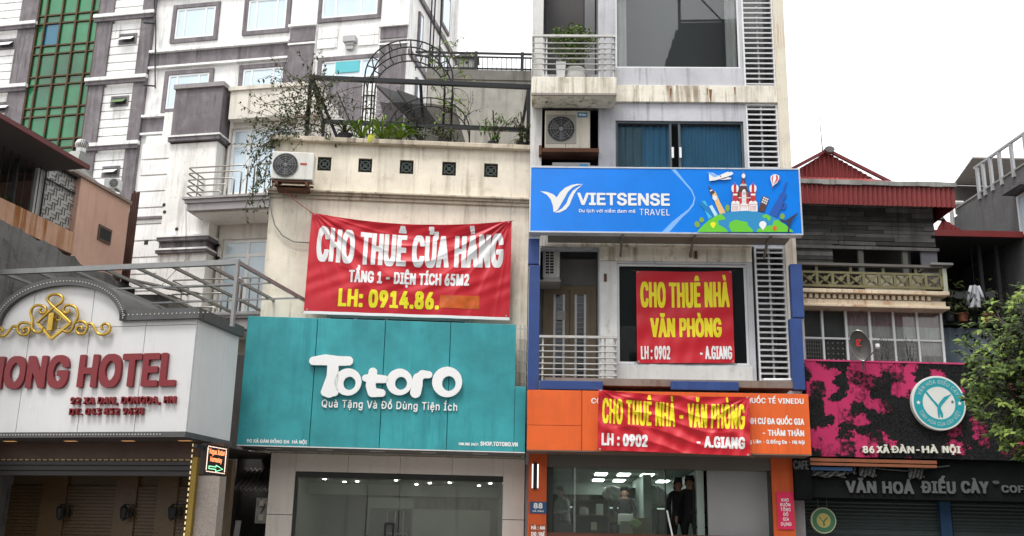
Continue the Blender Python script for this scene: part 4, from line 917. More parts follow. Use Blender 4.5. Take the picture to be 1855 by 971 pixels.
lay([Z([(655, 650), (655, 545), (1025, 545), (1025, 650)]), R_(680, 400, 740, 425), R_(930, 400, 995, 425), R_(755, 452, 925, 463), R_(805, 380, 865, 520), Z(ell(835, 380, 28, 42)), Z(ell(828, 150, 26, 34)), R_(785, 264, 868, 274), R_(780, 282, 875, 290)] + [Z([(c - s_ * 52, 330), (c - s_ * 45, 290), (c - s_ * 18, 270), (c - s_ * 20, 380), (c - s_ * 42, 372)]) for c in (708, 960) for s_ in (1, -1)] + [Z([(c - 33, 545), (c - 30, 515), (c, 498), (c + 30, 515), (c + 33, 545)]) for c in (690, 740, 835, 935, 990)], 'cathedral_white_print', whitep)
lay([R_(c, 450, c + 7, 490) for c in (690, 708, 726, 940, 958, 976)] + [R_(655, 552, 775, 556), R_(905, 552, 1025, 556), R_(775, 568, 905, 574), R_(775, 545, 781, 645), R_(899, 545, 905, 645)] + [R_(c, 575, c + 5, 640) for c in (672, 690, 708, 726, 744, 925, 943, 961, 979, 997)] + [Z(ell(c, 578, 5, 6, 8)) for c in (680, 712, 745, 925, 957, 990)] + [Z(ell(c, 598, 5, 6, 8)) for c in (805, 835, 865)], 'cathedral_line_print', prd)
lay([Z([(170, 940), (250, 850), (350, 765), (460, 700), (580, 665), (720, 648), (860, 640), (1020, 655), (1150, 685), (1290, 745), (1420, 835), (1520, 925), (1535, 940)])], 'sea_print', sea)
lay([Z([(170, 940), (250, 850), (350, 765), (460, 700), (520, 690), (575, 745), (570, 765), (530, 770), (470, 780), (480, 840), (540, 870), (575, 890), (610, 940)]), Z([(620, 860), (640, 800), (720, 765), (800, 785), (880, 800), (890, 850), (950, 900), (960, 940), (660, 940)]), Z([(1090, 710), (1140, 690), (1200, 715), (1210, 760), (1180, 790), (1150, 740), (1110, 745)]), Z([(1020, 900), (1180, 850), (1230, 845), (1250, 780), (1310, 770), (1420, 840), (1520, 925), (1530, 940), (1010, 940)])], 'land_print', grn)
lay([Z([(398, 890), (362, 845), (362, 812), (398, 795), (434, 812), (434, 845)])], 'pin_print', flat('pin_yellow', (.8, .75, .02)))
lay([Z([(1100, 918), (1050, 855), (1047, 825), (1065, 795), (1098, 785), (1130, 795), (1148, 825), (1145, 850)])], 'pin_print', whitep)
lay([Z([(1262, 930), (1235, 895), (1238, 865), (1264, 852), (1292, 865), (1295, 895)])], 'pin_print', flat('pin_red', (.7, .12, .03)))
lay([Z([(1610, 655), (1560, 720), (1500, 785), (1478, 860), (1468, 945), (1445, 945), (1455, 870), (1435, 810), (1362, 800), (1335, 765), (1420, 775), (1470, 745), (1540, 700)])], 'iron_tower_print', flat('print_charcoal', (.03, .03, .06)))
lay([Z([(340, 140), (345, 105), (395, 110), (480, 150), (520, 130), (600, 95), (660, 95), (683, 115), (660, 140), (560, 180), (430, 215), (345, 225)]), Z([(480, 205), (560, 170), (655, 180), (650, 195), (560, 208)])], 'aeroplane_print', whitep)
lay([Z([(314, 102), (345, 102), (480, 145), (455, 160), (410, 172)])], 'aeroplane_wing_print', lb)
lay([Z([(440, 212), (560, 178), (640, 150), (630, 162), (560, 190)]), Z(ell(502, 158, 7, 12)), Z(ell(630, 95, 10, 7))], 'aeroplane_line_print', brn)
lay([Z([(1232, 300), (1205, 210), (1205, 165), (1235, 135), (1280, 130), (1325, 150), (1340, 195), (1300, 250)])], 'balloon_print', whitep)
lay([Z([(1238, 285), (1218, 190), (1235, 145), (1245, 145), (1236, 195)]), Z([(1246, 280), (1285, 195), (1280, 140), (1305, 150), (1310, 200)]), Z([(1255, 275), (1325, 200), (1325, 155), (1340, 185), (1338, 205)]), R_(1220, 300, 1240, 315)], 'balloon_stripe_print', prd)

# ---- second floor loggia
t = NB
vL = 1.0
dW = nw(447, 1030)
x = MB(); x.box(nB + .1, nCc - .08, vL + .04, vL + .06, bal2, nw(512, 1030)); 
wood = M('weathered_door_wood', (.3, .235, .16), .8, var=.25, streak=.5, scol=(.12, .09, .06))
d0, d1, dw0, dw1 = nu(984, 600, vL), nu(1080, 600, vL), bal2, nw(518, 1030, vL)
b = MB(); b.box(nB, nCc, vL + .08, vL + .2, dw0 - .1, dW + .02); t.add('loggia_wall', b, M('loggia_wall', (.34, .33, .32), streak=.4, var=.15, scol=(.12, .12, .12)))
b = MB(); b.box(d0, d0 + .12, vL, vL + .079, dw0, dw1); b.box(d1 - .12, d1, vL, vL + .079, dw0, dw1); b.box(d0 + .12, d1 - .12, vL, vL + .079, dw1 - .1, dw1); o = t.add('door_frame', b, wood)
dm = (d0 + d1) / 2
for a, b_ in ((d0 + .125, dm - .01), (dm + .01, d1 - .125)):
    b = MB(); b.box(a, a + .1, vL + .01, vL + .05, dw0, dw1 - .1); b.box(b_ - .1, b_, vL + .01, vL + .05, dw0, dw1 - .1); b.box(a + .1, b_ - .1, vL + .01, vL + .05, dw1 - .2, dw1 - .1); b.box(a + .1, b_ - .1, vL + .01, vL + .05, dw0, dw0 + .1)
    o = t.add('door', b, wood)
    b = MB(); b.box(a + .101, a + .15, vL - .002, vL + .04, dw0 + .1, dw1 - .2); b.box(b_ - .15, b_ - .101, vL - .002, vL + .04, dw0 + .1, dw1 - .2); t.add('white_frame', b, alu, o)
    b = MB(); b.box(a + .15, b_ - .15, vL + .04, vL + .045, dw0 + .1, dw1 - .2); t.add('glass', b, flat('loggia_glass', (.05, .06, .065), .1), o)
    x = MB(); x.box(a + .16, b_ - .16, vL + .015, vL + .03, dw0 + .16, dw0 + .172); n = 17; st = (dw1 - .36 - dw0 - .1) / n
    t.many('bar', x, steel, [(0, 0, k * st) for k in range(n)], o)
x = MB(); x.box(d0 + .3, d0 + .5, vL - .01, vL - .003, dw0 + (dw1 - dw0) * .66, dw0 + (dw1 - dw0) * .75); t.add('notice', x, flat('notice', (.5, .5, .47)))
# side-mounted AC on the loggia's left wall
u0, u1, w0, w1 = N_.r4(985, 452, 1014, 503, .35)
t2 = T(N_, 'air_conditioner', 'air conditioner turned sideways high on the left wall of the balcony with railing', 'air conditioner', (u0, .6, w0), 'outdoor air conditioner units')
x = MB(); x.box(u0 - .02, u1, .35, 1.0, w0, w1); t2.add('casing', x, acw, bevel=.02)
x = MB(); x.box(u0 + .03, u0 + (u1 - u0) * .62, .335, .349, w0 + .08, w1 - .05); g_ = t2.add('coil_opening', x, acdark)
x = MB(); 
for k in range(9): x.box(u0 + .03, u0 + (u1 - u0) * .62, .322, .334, w0 + .08 + k * (w1 - w0 - .13) / 8 - .006, w0 + .08 + k * (w1 - w0 - .13) / 8 + .006)
for k in (0, .5, 1): x.box(u0 + .025 + k * (u1 - u0) * .55, u0 + .04 + k * (u1 - u0) * .55, .318, .321, w0 + .07, w1 - .04)
t2.add('grille', x, acw, g_)
x = MB(); x.box(nB, u1 + .02, .3, 1.0, w0 - .1, w0 - .06); x.box(u0, u1, .32, .9, w0 - .058, w0 - .003); t2.add('bracket', x, M('ac_tray', (.4, .39, .36), .7))
vR = -.62
rail(t, N_, 975, 1118, (610, 626, 637, 648, 659, 669, 680), vR, .014, (983, 1088, 1096, 1113), 0, -.04, ybot=688)
u0, u1, w0, w1 = N_.r4(960, 689, 1437, 700, -.62)
b = MB(); b.box(u0 + .3, u1, -.64, -.003, w0, w1 + .02); t.add('balcony_slab', b, M('rusty_slab', (.24, .19, .16), streak=.6, scol=(.15, .06, .03), var=.3))
b = MB(); b.tube((nu(1383, 687, -.5), -.5, w1 + .06), (nu(1440, 687, -.5), -.5, w1 + .07), .035); t.add('pipe', b, alu)
# small clutter on walls
for px, py in ((1096, 503), (1260, 462)):
    x = MB(); u0, u1, w0, w1 = N_.r4(px - 2, py - 7, px + 3, py + 7, -.04); x.box(u0, u1, -.05, -.031, w0, w1); t.add('wall_fitting', x, rust)
# ---- blue frame round the shop
blf = M('blue_panel', (.028, .065, .22), .5, var=.2, spots=.25, spcol=(.06, .1, .22), streak=.6, scol=(.02, .04, .15), bump=.03)
t = T(N_, 'blue_facade_frame', 'blue sheet-metal frame with two tall side posts around the second floor of the narrow building', 'facade frame', (nu(1200, 700, -.6), -.6, nw(705, 1200, -.6)))
for x0, y0, x1, y1 in ((957, 480, 977, 706), (957, 432, 977, 478), (1434, 478, 1455, 575), (1434, 577, 1456, 706)):
    u0, u1, w0, w1 = N_.r4(x0, y0, x1, y1, -.66); x = MB(); x.box(u0, u1, -.66, -.45, w0, w1); t.add('post_panel', x, blf, bevel=.008)
for x0, y0, x1, y1 in ((978, 690, 1092, 706), (1215, 691, 1338, 707)):
    u0, u1, w0, w1 = N_.r4(x0, y0, x1, y1, -.7); x = MB(); x.box(u0, u1, -.72, -.645, w0, w1); t.add('beam_panel', x, blf, bevel=.008)
# ---- orange sign
vO = -.8
orm = M('orange_panel', (.76, .125, .02), .55, var=.12, streak=.5, scol=(.5, .07, .015), bump=.02, spots=.2, spcol=(.4, .1, .03))
u0, u1, w0, w1 = N_.r4(955, 710, 1467, 819, vO); uj = nu(1054, 760, vO); wj = nw(771, 1020, vO)
t = T(N_, 'shop_sign', 'wide orange shop sign with white lettering partly covered by a red banner', 'sign', ((u0 + u1) / 2, -.5, w0))
for a, b_, c, d in ((u0, uj - .006, wj + .004, w1), (u0, uj - .006, w0, wj - .004), (uj + .006, u1, w0, w1)):
    x = MB(); x.box(a, b_, vO, vO + .04, c, d); t.add('panel', x, orm, bevel=.005)
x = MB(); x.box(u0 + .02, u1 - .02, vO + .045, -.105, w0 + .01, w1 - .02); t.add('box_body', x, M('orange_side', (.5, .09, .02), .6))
x = MB(); x.box(u0, u1, vO, -.1, w0 - .02, w0 - .002); t.add('soffit', x, M('brown_soffit', (.2, .14, .11), .6))
def tn(s, x0, x1, yb, yc, bold, boldx, n=12, sp=1.05, nm='lettering', rnd=False):
    xm = (x0 + x1) / 2; m = printed(letters(s, ng(x0, yb, vO)[0], ng(x1, yb, vO)[0], nw(yb, xm, vO), nw(yc, xm, vO), bold * .65, boldx * .6, sp, n, rnd), vO - .004); t.add(nm, m, whitep, kind='stuff')
tn('CÔ', 1071, 1090, 731, 721, .06, .08, rnd=True)
tn('QUỐC TẾ VINEDU', 1352, 1456, 731, 721, .06, .08, rnd=True)
tn('NH CƯ ĐA QUỐC GIA', 1356, 1457, 769, 757.5, .06, .09)
tn('- THĂM THÂN', 1382, 1457, 790, 779, .06, .09)
tn('g Liên - Q.Đống Đa - Hà Nội', 1358, 1458, 804, 797, .05, .07, n=9, rnd=True)
def fold3(s, t_):
    o = 0
    for cx, sg in ((0, 1), (1, -1)):
        dx = (s - cx) * sg * 2.4; dy = t_ + .02; r = math.hypot(dx, dy); a = math.atan2(dy, dx + 1e-6)
        o += (.018 * math.sin(a * 15 + sg) + .028 * crease(a * 23 + sg)) * min(1, r * 3) * math.exp(-r * 1.3)
    k = 4 * s * (1 - s)
    return o + .02 + .014 * math.sin(30 * s + 4 * math.sin(5 * t_)) + .02 * crease(t_ * 26 + 4 * math.sin(s * 6)) * k + .035 * k * max(0, 1 - t_ / .2) + .008 * math.sin(61 * s + 8 * t_) * min(1, t_ * 3)
t1, pos3, inv3, W3, H3 = banner(N_, -.93, ((1084, 706), (1358, 719), (1359, 826), (1082, 815)), .05, fold3, (
    ('CHO THUÊ NHÀ - VĂN PHÒNG', 1091, 1349, 773.5, 730, yellow, .022, .026, 1.12),
    ('LH : 0902', 1090, 1173, 808, 786, whitep, .04, .05, 1.08), ('- A.GIANG', 1262, 1349, 812, 791, whitep, .04, .05, 1.08)), 'red_banner', 'red banner with yellow letters hanging over the orange shop sign')
def fold2(s, t_): return .008 * math.sin(9 * s + 3 * t_) + .008 * math.sin(23 * t_ + 6 * s) + .006 * math.sin(40 * s + 11 * t_) * t_ + .02
t1, *_ = banner(N_, -.01, ((1152, 491), (1325, 491), (1331, 658), (1154, 658)), .02, fold2, (
    ('CHO THUÊ NHÀ', 1160, 1321, 557.5, 512, yellow, .024, .034, 1.1), ('VĂN PHÒNG', 1178, 1307, 611, 577, yellow, .03, .045, 1.08),
    ('LH : 0902', 1161, 1214, 651, 627, whitep, .025, .03, 1.08), ('- A.GIANG', 1268, 1326, 651, 627, whitep, .025, .03, 1.08)), 'red_banner', 'tall red rental banner with yellow letters on the dark second floor window')

# ---- shop below
t = NB
orp = M('orange_pillar', (.62, .1, .02), .5, var=.12, streak=.4, scol=(.35, .05, .01))
s0, s1 = nu(990, 900), nu(1398, 900); p0, p1 = nu(957, 900), nu(1437, 900); sw = nw(850)
b = MB(); b.box(p0, s0, -.06, .3, 0, nw(822)); t.add('orange_pillar', b, orp); b = MB(); b.box(s1, p1, -.06, .3, 0, nw(822)); t.add('orange_pillar', b, orp)
b = MB(); b.box(s0 + .002, s1 - .002, -.03, .29, sw, nw(826)); t.add('shutter_box', b, M('taupe_box', (.14, .125, .11), .5))
fl = nw(969); fi = 1.36
b = MB(); b.box(s0, s1, -.02, .29, 0, fl); t.add('shop_plinth', b, M('brown_granite', (.12, .05, .035), .3))
gs = glass('shop_glass_clear', (.94, .98, .95), 1.55, haze=.1, hcol=(.3, .34, .3))
ud = nu(1205, 900); ue = nu(1285, 900)
for a, b_ in ((s0 + .14, nu(1192, 900)), (nu(1193, 900), ud)): x = MB(); x.box(a, b_, .1, .11, fl, sw); t.add('glass_panel', x, gs)
x = MB(); x.box(s0 + .002, s0 + .13, .05, .2, fl, sw); t.add('glass_frame', x, alug); x = MB(); x.box(ud, ud + .03, .08, .14, fl, sw); t.add('glass_frame', x, alug)
x = MB(); x.box(ue, s1 - .03, .25, .3, fl, sw); t.add('partition', x, M('grey_partition', (.34, .34, .34), .5, var=.06, bump=0)); x = MB(); x.box(s1 - .03, s1 - .001, -.02, .3, fl, sw); t.add('glass_frame', x, alug)
gi = M('green_white_wall', (.34, .38, .34), .6, var=.1, bump=0)
b = MB(); b.box(s0 - .1, s0, .301, 9, fi, sw + .1); b.box(s1, s1 + .1, .301, 9, fi, sw + .1); b.box(s0, s1, 8.9, 9, fi, sw + .1); b.box(s0, s1, .301, 8.9, fi - .1, fi); t.add('inner_wall', b, gi)
hc = sw + .02
b = MB(); b.box(s0, s1, .301, 8.9, hc, hc + .08); b.box(s0, s1, 4.6, 4.8, hc - .32, hc); t.add('ceiling', b, M('office_ceiling', (.26, .3, .27), .6, bump=0))
x = MB(); x.box(-.22, .22, 0, .32, -.012, 0); lm = emit('ceiling_panel_lamp', (.93, 1, .96), 6)
t.many('ceiling_lamp', x, lm, [(s0 + 1.45 + k * .55, v, hc - .02) for k in range(4) for v in (1.2, 2.9)] if False else [])
for v, xs in ((3.6, (1085, 1123, 1162, 1203)), (1.6, (1090, 1132, 1175))):
    for px in xs:
        u = ng(px, 858, v)[0]; y_ = MB(); y_.box(u - .13, u + .13, v, v + .7, hc - .02, hc - .004); t.add('ceiling_lamp', y_, lm)
y_ = MB(); y_.box(s0 + .6, s1 - 1.2, 8.0, 8.1, hc - .5, hc - .47); t.add('cove_lamp', y_, emit('cove', (.8, 1, .9), .5))
y_ = MB(); y_.box(ud - .3, ud - .12, 1.6, 6, fi, hc); t.add('inner_column', y_, M('pale_green_column', (.42, .5, .46), .5, bump=0))
y_ = MB(); y_.box(ue - .2, ue - .05, .4, 5, fi, hc); t.add('inner_column', y_, M('pale_green_column', (.42, .5, .46), .5, bump=0))
# shelves with goods
shm = M('shelf_brown', (.1, .09, .06), .8); goods = [M('goods_%d' % i, c, .7, bump=0) for i, c in enumerate(((.35, .33, .25), (.12, .12, .13), (.4, .15, .15), (.2, .3, .22), (.5, .5, .48), (.3, .26, .1)))]
for i, (px0, px1, v, py0, lab) in enumerate(((1040, 1102, 3.2, 905, 'low brown shelf unit with dark goods left of the woman in the shop'), (1130, 1188, 3.6, 884, 'tall shelf with pale goods at the right of the shop window'), (1010, 1190, 8.2, 878, 'long rear shelf crowded with coloured goods at the back of the shop'))):
    u0, u1 = ng(px0, 940, v)[0], ng(px1, 940, v)[0]; wt_ = N_.g((px0 + px1) / 2, py0, v)[1]; t2 = T(N_, 'shelf_unit', lab, 'shelf', ((u0 + u1) / 2, v, fi))
    x = MB(); n = 4
    for k in range(n + 1): ww = fi + (wt_ - fi) * k / n; x.box(u0, u1, v, v + .45, ww - .02, ww)
    x.box(u0 - .03, u0, v, v + .45, fi, wt_); x.box(u1, u1 + .03, v, v + .45, fi, wt_); x.box(u0, u1, v + .45, v + .47, fi, wt_); t2.add('frame', x, shm)
    for gi_ in range(6):
        x = MB()
        for k in range(n):
            ww = fi + (wt_ - fi) * k / n; u = u0 + .03
            while u < u1 - .1:
                a = random.uniform(.05, .2)
                if random.randrange(6) == gi_: x.box(u, min(u1, u + a), v + .02, v + .3, ww + .001, ww + random.uniform(.1, (wt_ - fi) / n - .05))
                u += a + .01
        if x.v: t2.add('goods', x, goods[gi_], kind='stuff')
for i, (px0, px1, py0, py1, v, lab, m) in enumerate(((1125, 1145, 944, 969, 1.0, 'pale carton on the shop floor left of the green bag', goods[0]), (1147, 1172, 938, 969, 1.3, 'taller olive carton on the shop floor behind the glass', goods[5]), (1006, 1040, 948, 969, .9, 'dark low crate at the left end of the shop window', goods[1]))):
    u0, u1, w0, w1 = N_.r4(px0, py0, px1, py1, v); x = MB(); x.box(u0, u1, v, v + .4, fi, w1); t2 = T(N_, 'carton', lab, 'box', ((u0 + u1) / 2, v + .2, fi)); t2.add('body', x, m, bevel=.01); x = MB(); x.box(u0 - .005, u1 + .005, v + .15, v + .22, w1 + .001, w1 + .004); t2.add('flap_tape', x, goods[4])
# plastic bags
for i, (px, py, v, r, lab, m) in enumerate(((1182, 900, 3.4, .35, 'crumpled clear plastic bag heaped on the right shelf', goods[4]), (1108, 893, 3.6, .25, 'round white bag of goods behind the woman in black', goods[4]), (1150, 948, 1.0, .14, 'light green plastic bag on a carton', M('bag_green', (.3, .42, .15), .4)))):
    u, w_ = ng(px, py, v); x = MB(); n = 14; vs = []
    for j in range(8):
        for k in range(n):
            th = math.pi * j / 7; a = 2 * math.pi * k / n; rr = r * (1 + .25 * noise.noise(Vector((math.cos(a) * 3, math.sin(a) * 3, th * 2 + i)))); vs.append((u + rr * math.sin(th) * math.cos(a), v + rr * .6 * math.sin(th) * math.sin(a), w_ + rr * .7 * math.cos(th)))
    x.add(vs, [(j * n + k, (j + 1) * n + k, (j + 1) * n + (k + 1) % n, j * n + (k + 1) % n) for j in range(7) for k in range(n)]); single(N_, 'plastic_bag', lab, 'bag', x, m)

# ---- people: one continuous skinned body each
def person(fr, u, v, w0, h, label, yaw=0, cloth=(.015, .015, .017), skin=(.35, .2, .14), legc=None, arms='down', hair=True, lean=0, skirt=False, name='person', cat='person'):
    s = h / 1.65; J = {'pel': (0, 0, .92), 'wa': (0, 0, 1.05), 'ch': (0, .0 - lean * .5, 1.25), 'nb': (0, -lean * .8, 1.38), 'nk': (0, -lean, 1.43), 'hd': (0, -.02 - lean * 1.1, 1.53), 'ht': (0, -.01 - lean * 1.15, 1.6)}
    E_ = [('pel', 'wa'), ('wa', 'ch'), ('ch', 'nb'), ('nb', 'nk'), ('nk', 'hd'), ('hd', 'ht')]; Rr = {'pel': .135, 'wa': .12, 'ch': .145, 'nb': .085, 'nk': .052, 'hd': .092, 'ht': .07}
    for sd, sg in (('l', -1), ('r', 1)):
        J['sh' + sd] = (sg * .17, -lean * .7, 1.34); Rr['sh' + sd] = .062
        if arms == 'down': J['el' + sd] = (sg * .25, .0, 1.08); J['wr' + sd] = (sg * .26, -.08, .86); hd = (sg * .255, -.11, .79)
        elif arms == 'fwd': J['el' + sd] = (sg * .24, -.08, 1.1); J['wr' + sd] = (sg * .12, -.3, 1.08); hd = (sg * .07, -.37, 1.08)
        else: J['el' + sd] = (sg * .25, .02, 1.1); J['wr' + sd] = (sg * .12, -.17, .98); hd = (sg * .08, -.21, .95)
        J['ha' + sd] = hd; Rr['el' + sd] = .047; Rr['wr' + sd] = .03; Rr['ha' + sd] = .034
        J['hp' + sd] = (sg * .1, 0, .86); J['kn' + sd] = (sg * .12, -.02, .48); J['an' + sd] = (sg * .13, .02, .09); J['to' + sd] = (sg * .15, -.14, .04)
        Rr['hp' + sd] = .1; Rr['kn' + sd] = .062; Rr['an' + sd] = .045; Rr['to' + sd] = .04
        E_ += [('nb', 'sh' + sd), ('sh' + sd, 'el' + sd), ('el' + sd, 'wr' + sd), ('wr' + sd, 'ha' + sd), ('pel', 'hp' + sd), ('hp' + sd, 'kn' + sd), ('kn' + sd, 'an' + sd), ('an' + sd, 'to' + sd)]
        H0 = Vector(hd); d = (H0 - Vector(J['wr' + sd])).normalized(); lat = Vector((0, 0, 1)) if arms != 'down' else Vector((0, 1, 0))
        for k, ln in enumerate((.06, .075, .08, .07)):
            J['f%d' % k + sd] = tuple(H0 + lat * (.026 - .017 * k) + d * ln * .5); J['g%d' % k + sd] = tuple(H0 + lat * (.026 - .017 * k) + d * ln - Vector((sg * .012, 0, 0)))
            Rr['f%d' % k + sd] = .009; Rr['g%d' % k + sd] = .008; E_ += [('ha' + sd, 'f%d' % k + sd), ('f%d' % k + sd, 'g%d' % k + sd)]
    ks = list(J); me = bpy.data.meshes.new('body'); me.from_pydata([Vector(J[k]) * s for k in ks], [(ks.index(a), ks.index(b_)) for a, b_ in E_], [])
    t = T(fr, name, label, cat, (u, v, w0)); t.o.rotation_euler = (0, 0, fr.yaw + yaw)
    o = bpy.data.objects.new('body', me); COL.objects.link(o); o.parent = t.o
    sk = o.modifiers.new('skin', 'SKIN'); sk.use_smooth_shade = True
    for i, k in enumerate(ks): me.skin_vertices[0].data[i].radius = (Rr[k] * s * (1.15 if k in ('pel', 'ch', 'wa') else 1), Rr[k] * s * (.8 if k in ('pel', 'ch', 'wa') else 1)); me.skin_vertices[0].data[i].use_root = (k == 'pel')
    su = o.modifiers.new('sub', 'SUBSURF'); su.levels = 1; su.render_levels = 1
    bpy.context.view_layer.update(); me2 = bpy.data.meshes.new_from_object(o.evaluated_get(bpy.context.evaluated_depsgraph_get())); o.modifiers.clear(); o.data = me2
    me2.materials.clear()
    for nm, c in (('cloth_%g' % sum(cloth), cloth), ('skin', skin), ('leg_%g' % sum(legc or cloth), legc or cloth)): me2.materials.append(M(nm, c, .8, bump=.05))
    for p in me2.polygons:
        z = p.center.z / s; rad_ = Vector((p.center.x, p.center.y + lean * s, 0)).length / s
        isk = z > 1.41 or any((p.center / s - Vector(J['ha' + k])).length < .095 for k in 'lr')
        p.material_index = 1 if isk else (2 if z < .9 and abs(p.center.x / s) < .2 else 0)
    hc_ = Vector(J['hd']) * s
    if hair:
        x = MB(); n = 14; vs = []
        for j in range(9):
            for k in range(n):
                th = math.pi * .72 * j / 8; a = 2 * math.pi * k / n; r_ = .112 * s * (1 + .04 * math.sin(5 * a)); y = r_ * math.sin(th) * math.sin(a)
                back_ = max(0, math.sin(a)); vs.append((hc_.x + r_ * .88 * math.sin(th) * math.cos(a), hc_.y + .02 + y, hc_.z + .03 * s + r_ * 1.05 * math.cos(th) - (.18 * s * back_ * (j / 8) ** 2)))
                if a > math.pi * 1.1 and a < math.pi * 1.9 and j > 4: vs[-1] = (vs[-1][0], vs[-1][1] + .02, vs[-1][2] + .1 * s)
        x.add(vs, [(j * n + k, (j + 1) * n + k, (j + 1) * n + (k + 1) % n, j * n + (k + 1) % n) for j in range(8) for k in range(n)])
        h_ = bpy.data.objects.new('hair', _mesh('hair', x, flat('black_hair', (.012, .011, .01), .5), smooth=True)); COL.objects.link(h_); h_.parent = t.o
    x = MB(); 
    for nm_, du_, dz_, r1_, d1_ in (('eye', -.032, .005, .012, .096), ('eye', .032, .005, .012, .096), ('mouth', 0, -.055, .022, .09)):
        x = MB(); x.disc(hc_.x + du_ * s, hc_.z + dz_ * s, r1_ * s, .006 * s, hc_.y - d1_ * s, hc_.y - (d1_ - .012) * s, 8); f_ = bpy.data.objects.new(nm_, _mesh(nm_, x, flat('face_dark', (.04, .02, .02)))); COL.objects.link(f_); f_.parent = t.o
    x = MB(); x.add([(hc_.x - .014 * s, hc_.y - .086 * s, hc_.z - .03 * s), (hc_.x + .014 * s, hc_.y - .086 * s, hc_.z - .03 * s), (hc_.x, hc_.y - .112 * s, hc_.z - .026 * s), (hc_.x, hc_.y - .084 * s, hc_.z + .015 * s)], [(0, 1, 2), (0, 2, 3), (2, 1, 3), (1, 0, 3)])
    f_ = bpy.data.objects.new('nose', _mesh('nose', x, M('skin', skin))); COL.objects.link(f_); f_.parent = t.o
    for sg in (-1, 1): x = MB(); x.disc(hc_.x + sg * .093 * s, hc_.z - .01, .012 * s, .026 * s, hc_.y - .01, hc_.y + .015, 8); f_ = bpy.data.objects.new('ear', _mesh('ear', x, M('skin', skin))); COL.objects.link(f_); f_.parent = t.o
    return t
def pp(px, pyh, v): u, w_ = ng(px, pyh, v); return u, v, fi, w_ - fl
u, v, f_, h = pp(1131, 880, 2.6); person(N_, u, v, fi, 1.64, 'dark-haired woman in a black top carrying a pale bag inside the shop', cloth=(.02, .02, .022), arms='hold', legc=(.03, .035, .06))
x = MB(); x.box(u - .17, u + .17, v - .32, v - .24, fi + .8, fi + 1.05); t2 = T(N_, 'handbag', 'pale bag held in front of the woman in the black top', 'bag', (u, v - .28, fi + .8)); t2.add('body', x, goods[4], bevel=.02); x = MB(); x.path([(u - .12, v - .28, fi + 1.05), (u - .08, v - .26, fi + 1.2), (u + .08, v - .26, fi + 1.2), (u + .12, v - .28, fi + 1.05)], .01, 5); t2.add('strap', x, black)
u, v, f_, h = pp(1024, 884, 2.4); person(N_, u, v, fi, 1.6, 'dark-haired woman in a pale grey top bending at the left of the shop window', yaw=-.9, cloth=(.22, .23, .22), arms='fwd', lean=.12, legc=(.06, .06, .07))
u, w_ = ng(1228, 870, .9); person(N_, u, .9, fi, 1.74, 'left of the two people all in black standing in the shop doorway', yaw=.3, cloth=(.012, .012, .013), skin=(.08, .06, .05), arms='down')
u, w_ = ng(1249, 865, .75); person(N_, u, .75, fi, 1.78, 'right one of two people all in black in the shop doorway, beside the ladder', yaw=-.3, cloth=(.012, .012, .013), skin=(.08, .06, .05), arms='down')
u0, u1 = ng(1256, 900, .55)[0], ng(1279, 900, .55)[0]; wt_ = ng(1270, 878, .55)[1]
t2 = T(N_, 'step_ladder', 'dark metal step ladder standing in the shop doorway against the grey partition', 'ladder', ((u0 + u1) / 2, .55, fi))
for u in (u0, u1): x = MB(); x.box(u - .018, u + .018, .5, .53, fi, wt_); t2.add('side_rail', x, black)
x = MB(); x.box(u0 - .05, u1 + .06, .48, .54, fi + .12, fi + .155)
t2.many('rung', x, black, [(0, 0, k * .3) for k in range(4)])
x = MB(); x.bar((ud + .03, -.02, nw(925, 1208)), (nu(1217, 971), -.1, nw(971)), .03); t.add('door_pull', x, alu)
# left pillar fittings
t = T(N_, 'wall_lamp', 'slim vertical lamp with two lit white tubes on the left orange pillar', 'wall lamp', (nu(969, 863), -.1, nw(887, 969)))
u0, u1, w0, w1 = N_.r4(964, 839, 975, 886, -.12); x = MB(); x.box(u0 + .02, u1 - .02, -.12, -.062, w0, w1); t.add('housing', x, black)
x = MB(); x.tube((u0 + .008, -.13, w0 + .02), (u0 + .008, -.13, w1 - .02), .012, 6); t.many('tube', x, emit('white_tube', (1, .97, .9), 1.0), [(0, 0, 0), (u1 - u0 - .016, 0, 0)])
def plate(fr, x0, y0, x1, y1, v, name, label, mat, texts, cat='sign', th=.01):
    u0, u1, w0, w1 = fr.r4(x0, y0, x1, y1, v); t = T(fr, name, label, cat, ((u0 + u1) / 2, v, w0)); x = MB(); x.box(u0, u1, v, v + th, w0, w1); t.add('plate', x, mat)
    for s_, a, b_, c, d, m, bo, bx, n in texts:
        t.add('lettering', printed(letters(s_, u0 + (u1 - u0) * a, u0 + (u1 - u0) * b_, w0 + (w1 - w0) * c, w0 + (w1 - w0) * d, bo * .7, bx * .7, 1.08, n + 3), v - .003), m, kind='stuff')
    return t
plate(N_, 960, 909, 990, 930, -.075, 'house_number_plate', 'blue house number plate reading 88 on the left orange pillar', flat('plate_blue', (.03, .085, .2)), (('88', .22, .76, .42, .9, whitep, .07, .1, 14), ('XÃ ĐÀN', .16, .82, .12, .27, whitep, .04, .05, 8)))
plate(N_, 959, 950, 990, 975, -.075, 'notice_board', 'orange red notice board with white letters below the 88 plate', flat('board_red', (.35, .07, .02)), (('HÀ : AN', .1, .9, .62, .9, whitep, .05, .08, 9), ('CHO : THUÊ', .1, .9, .15, .45, whitep, .05, .08, 9)))
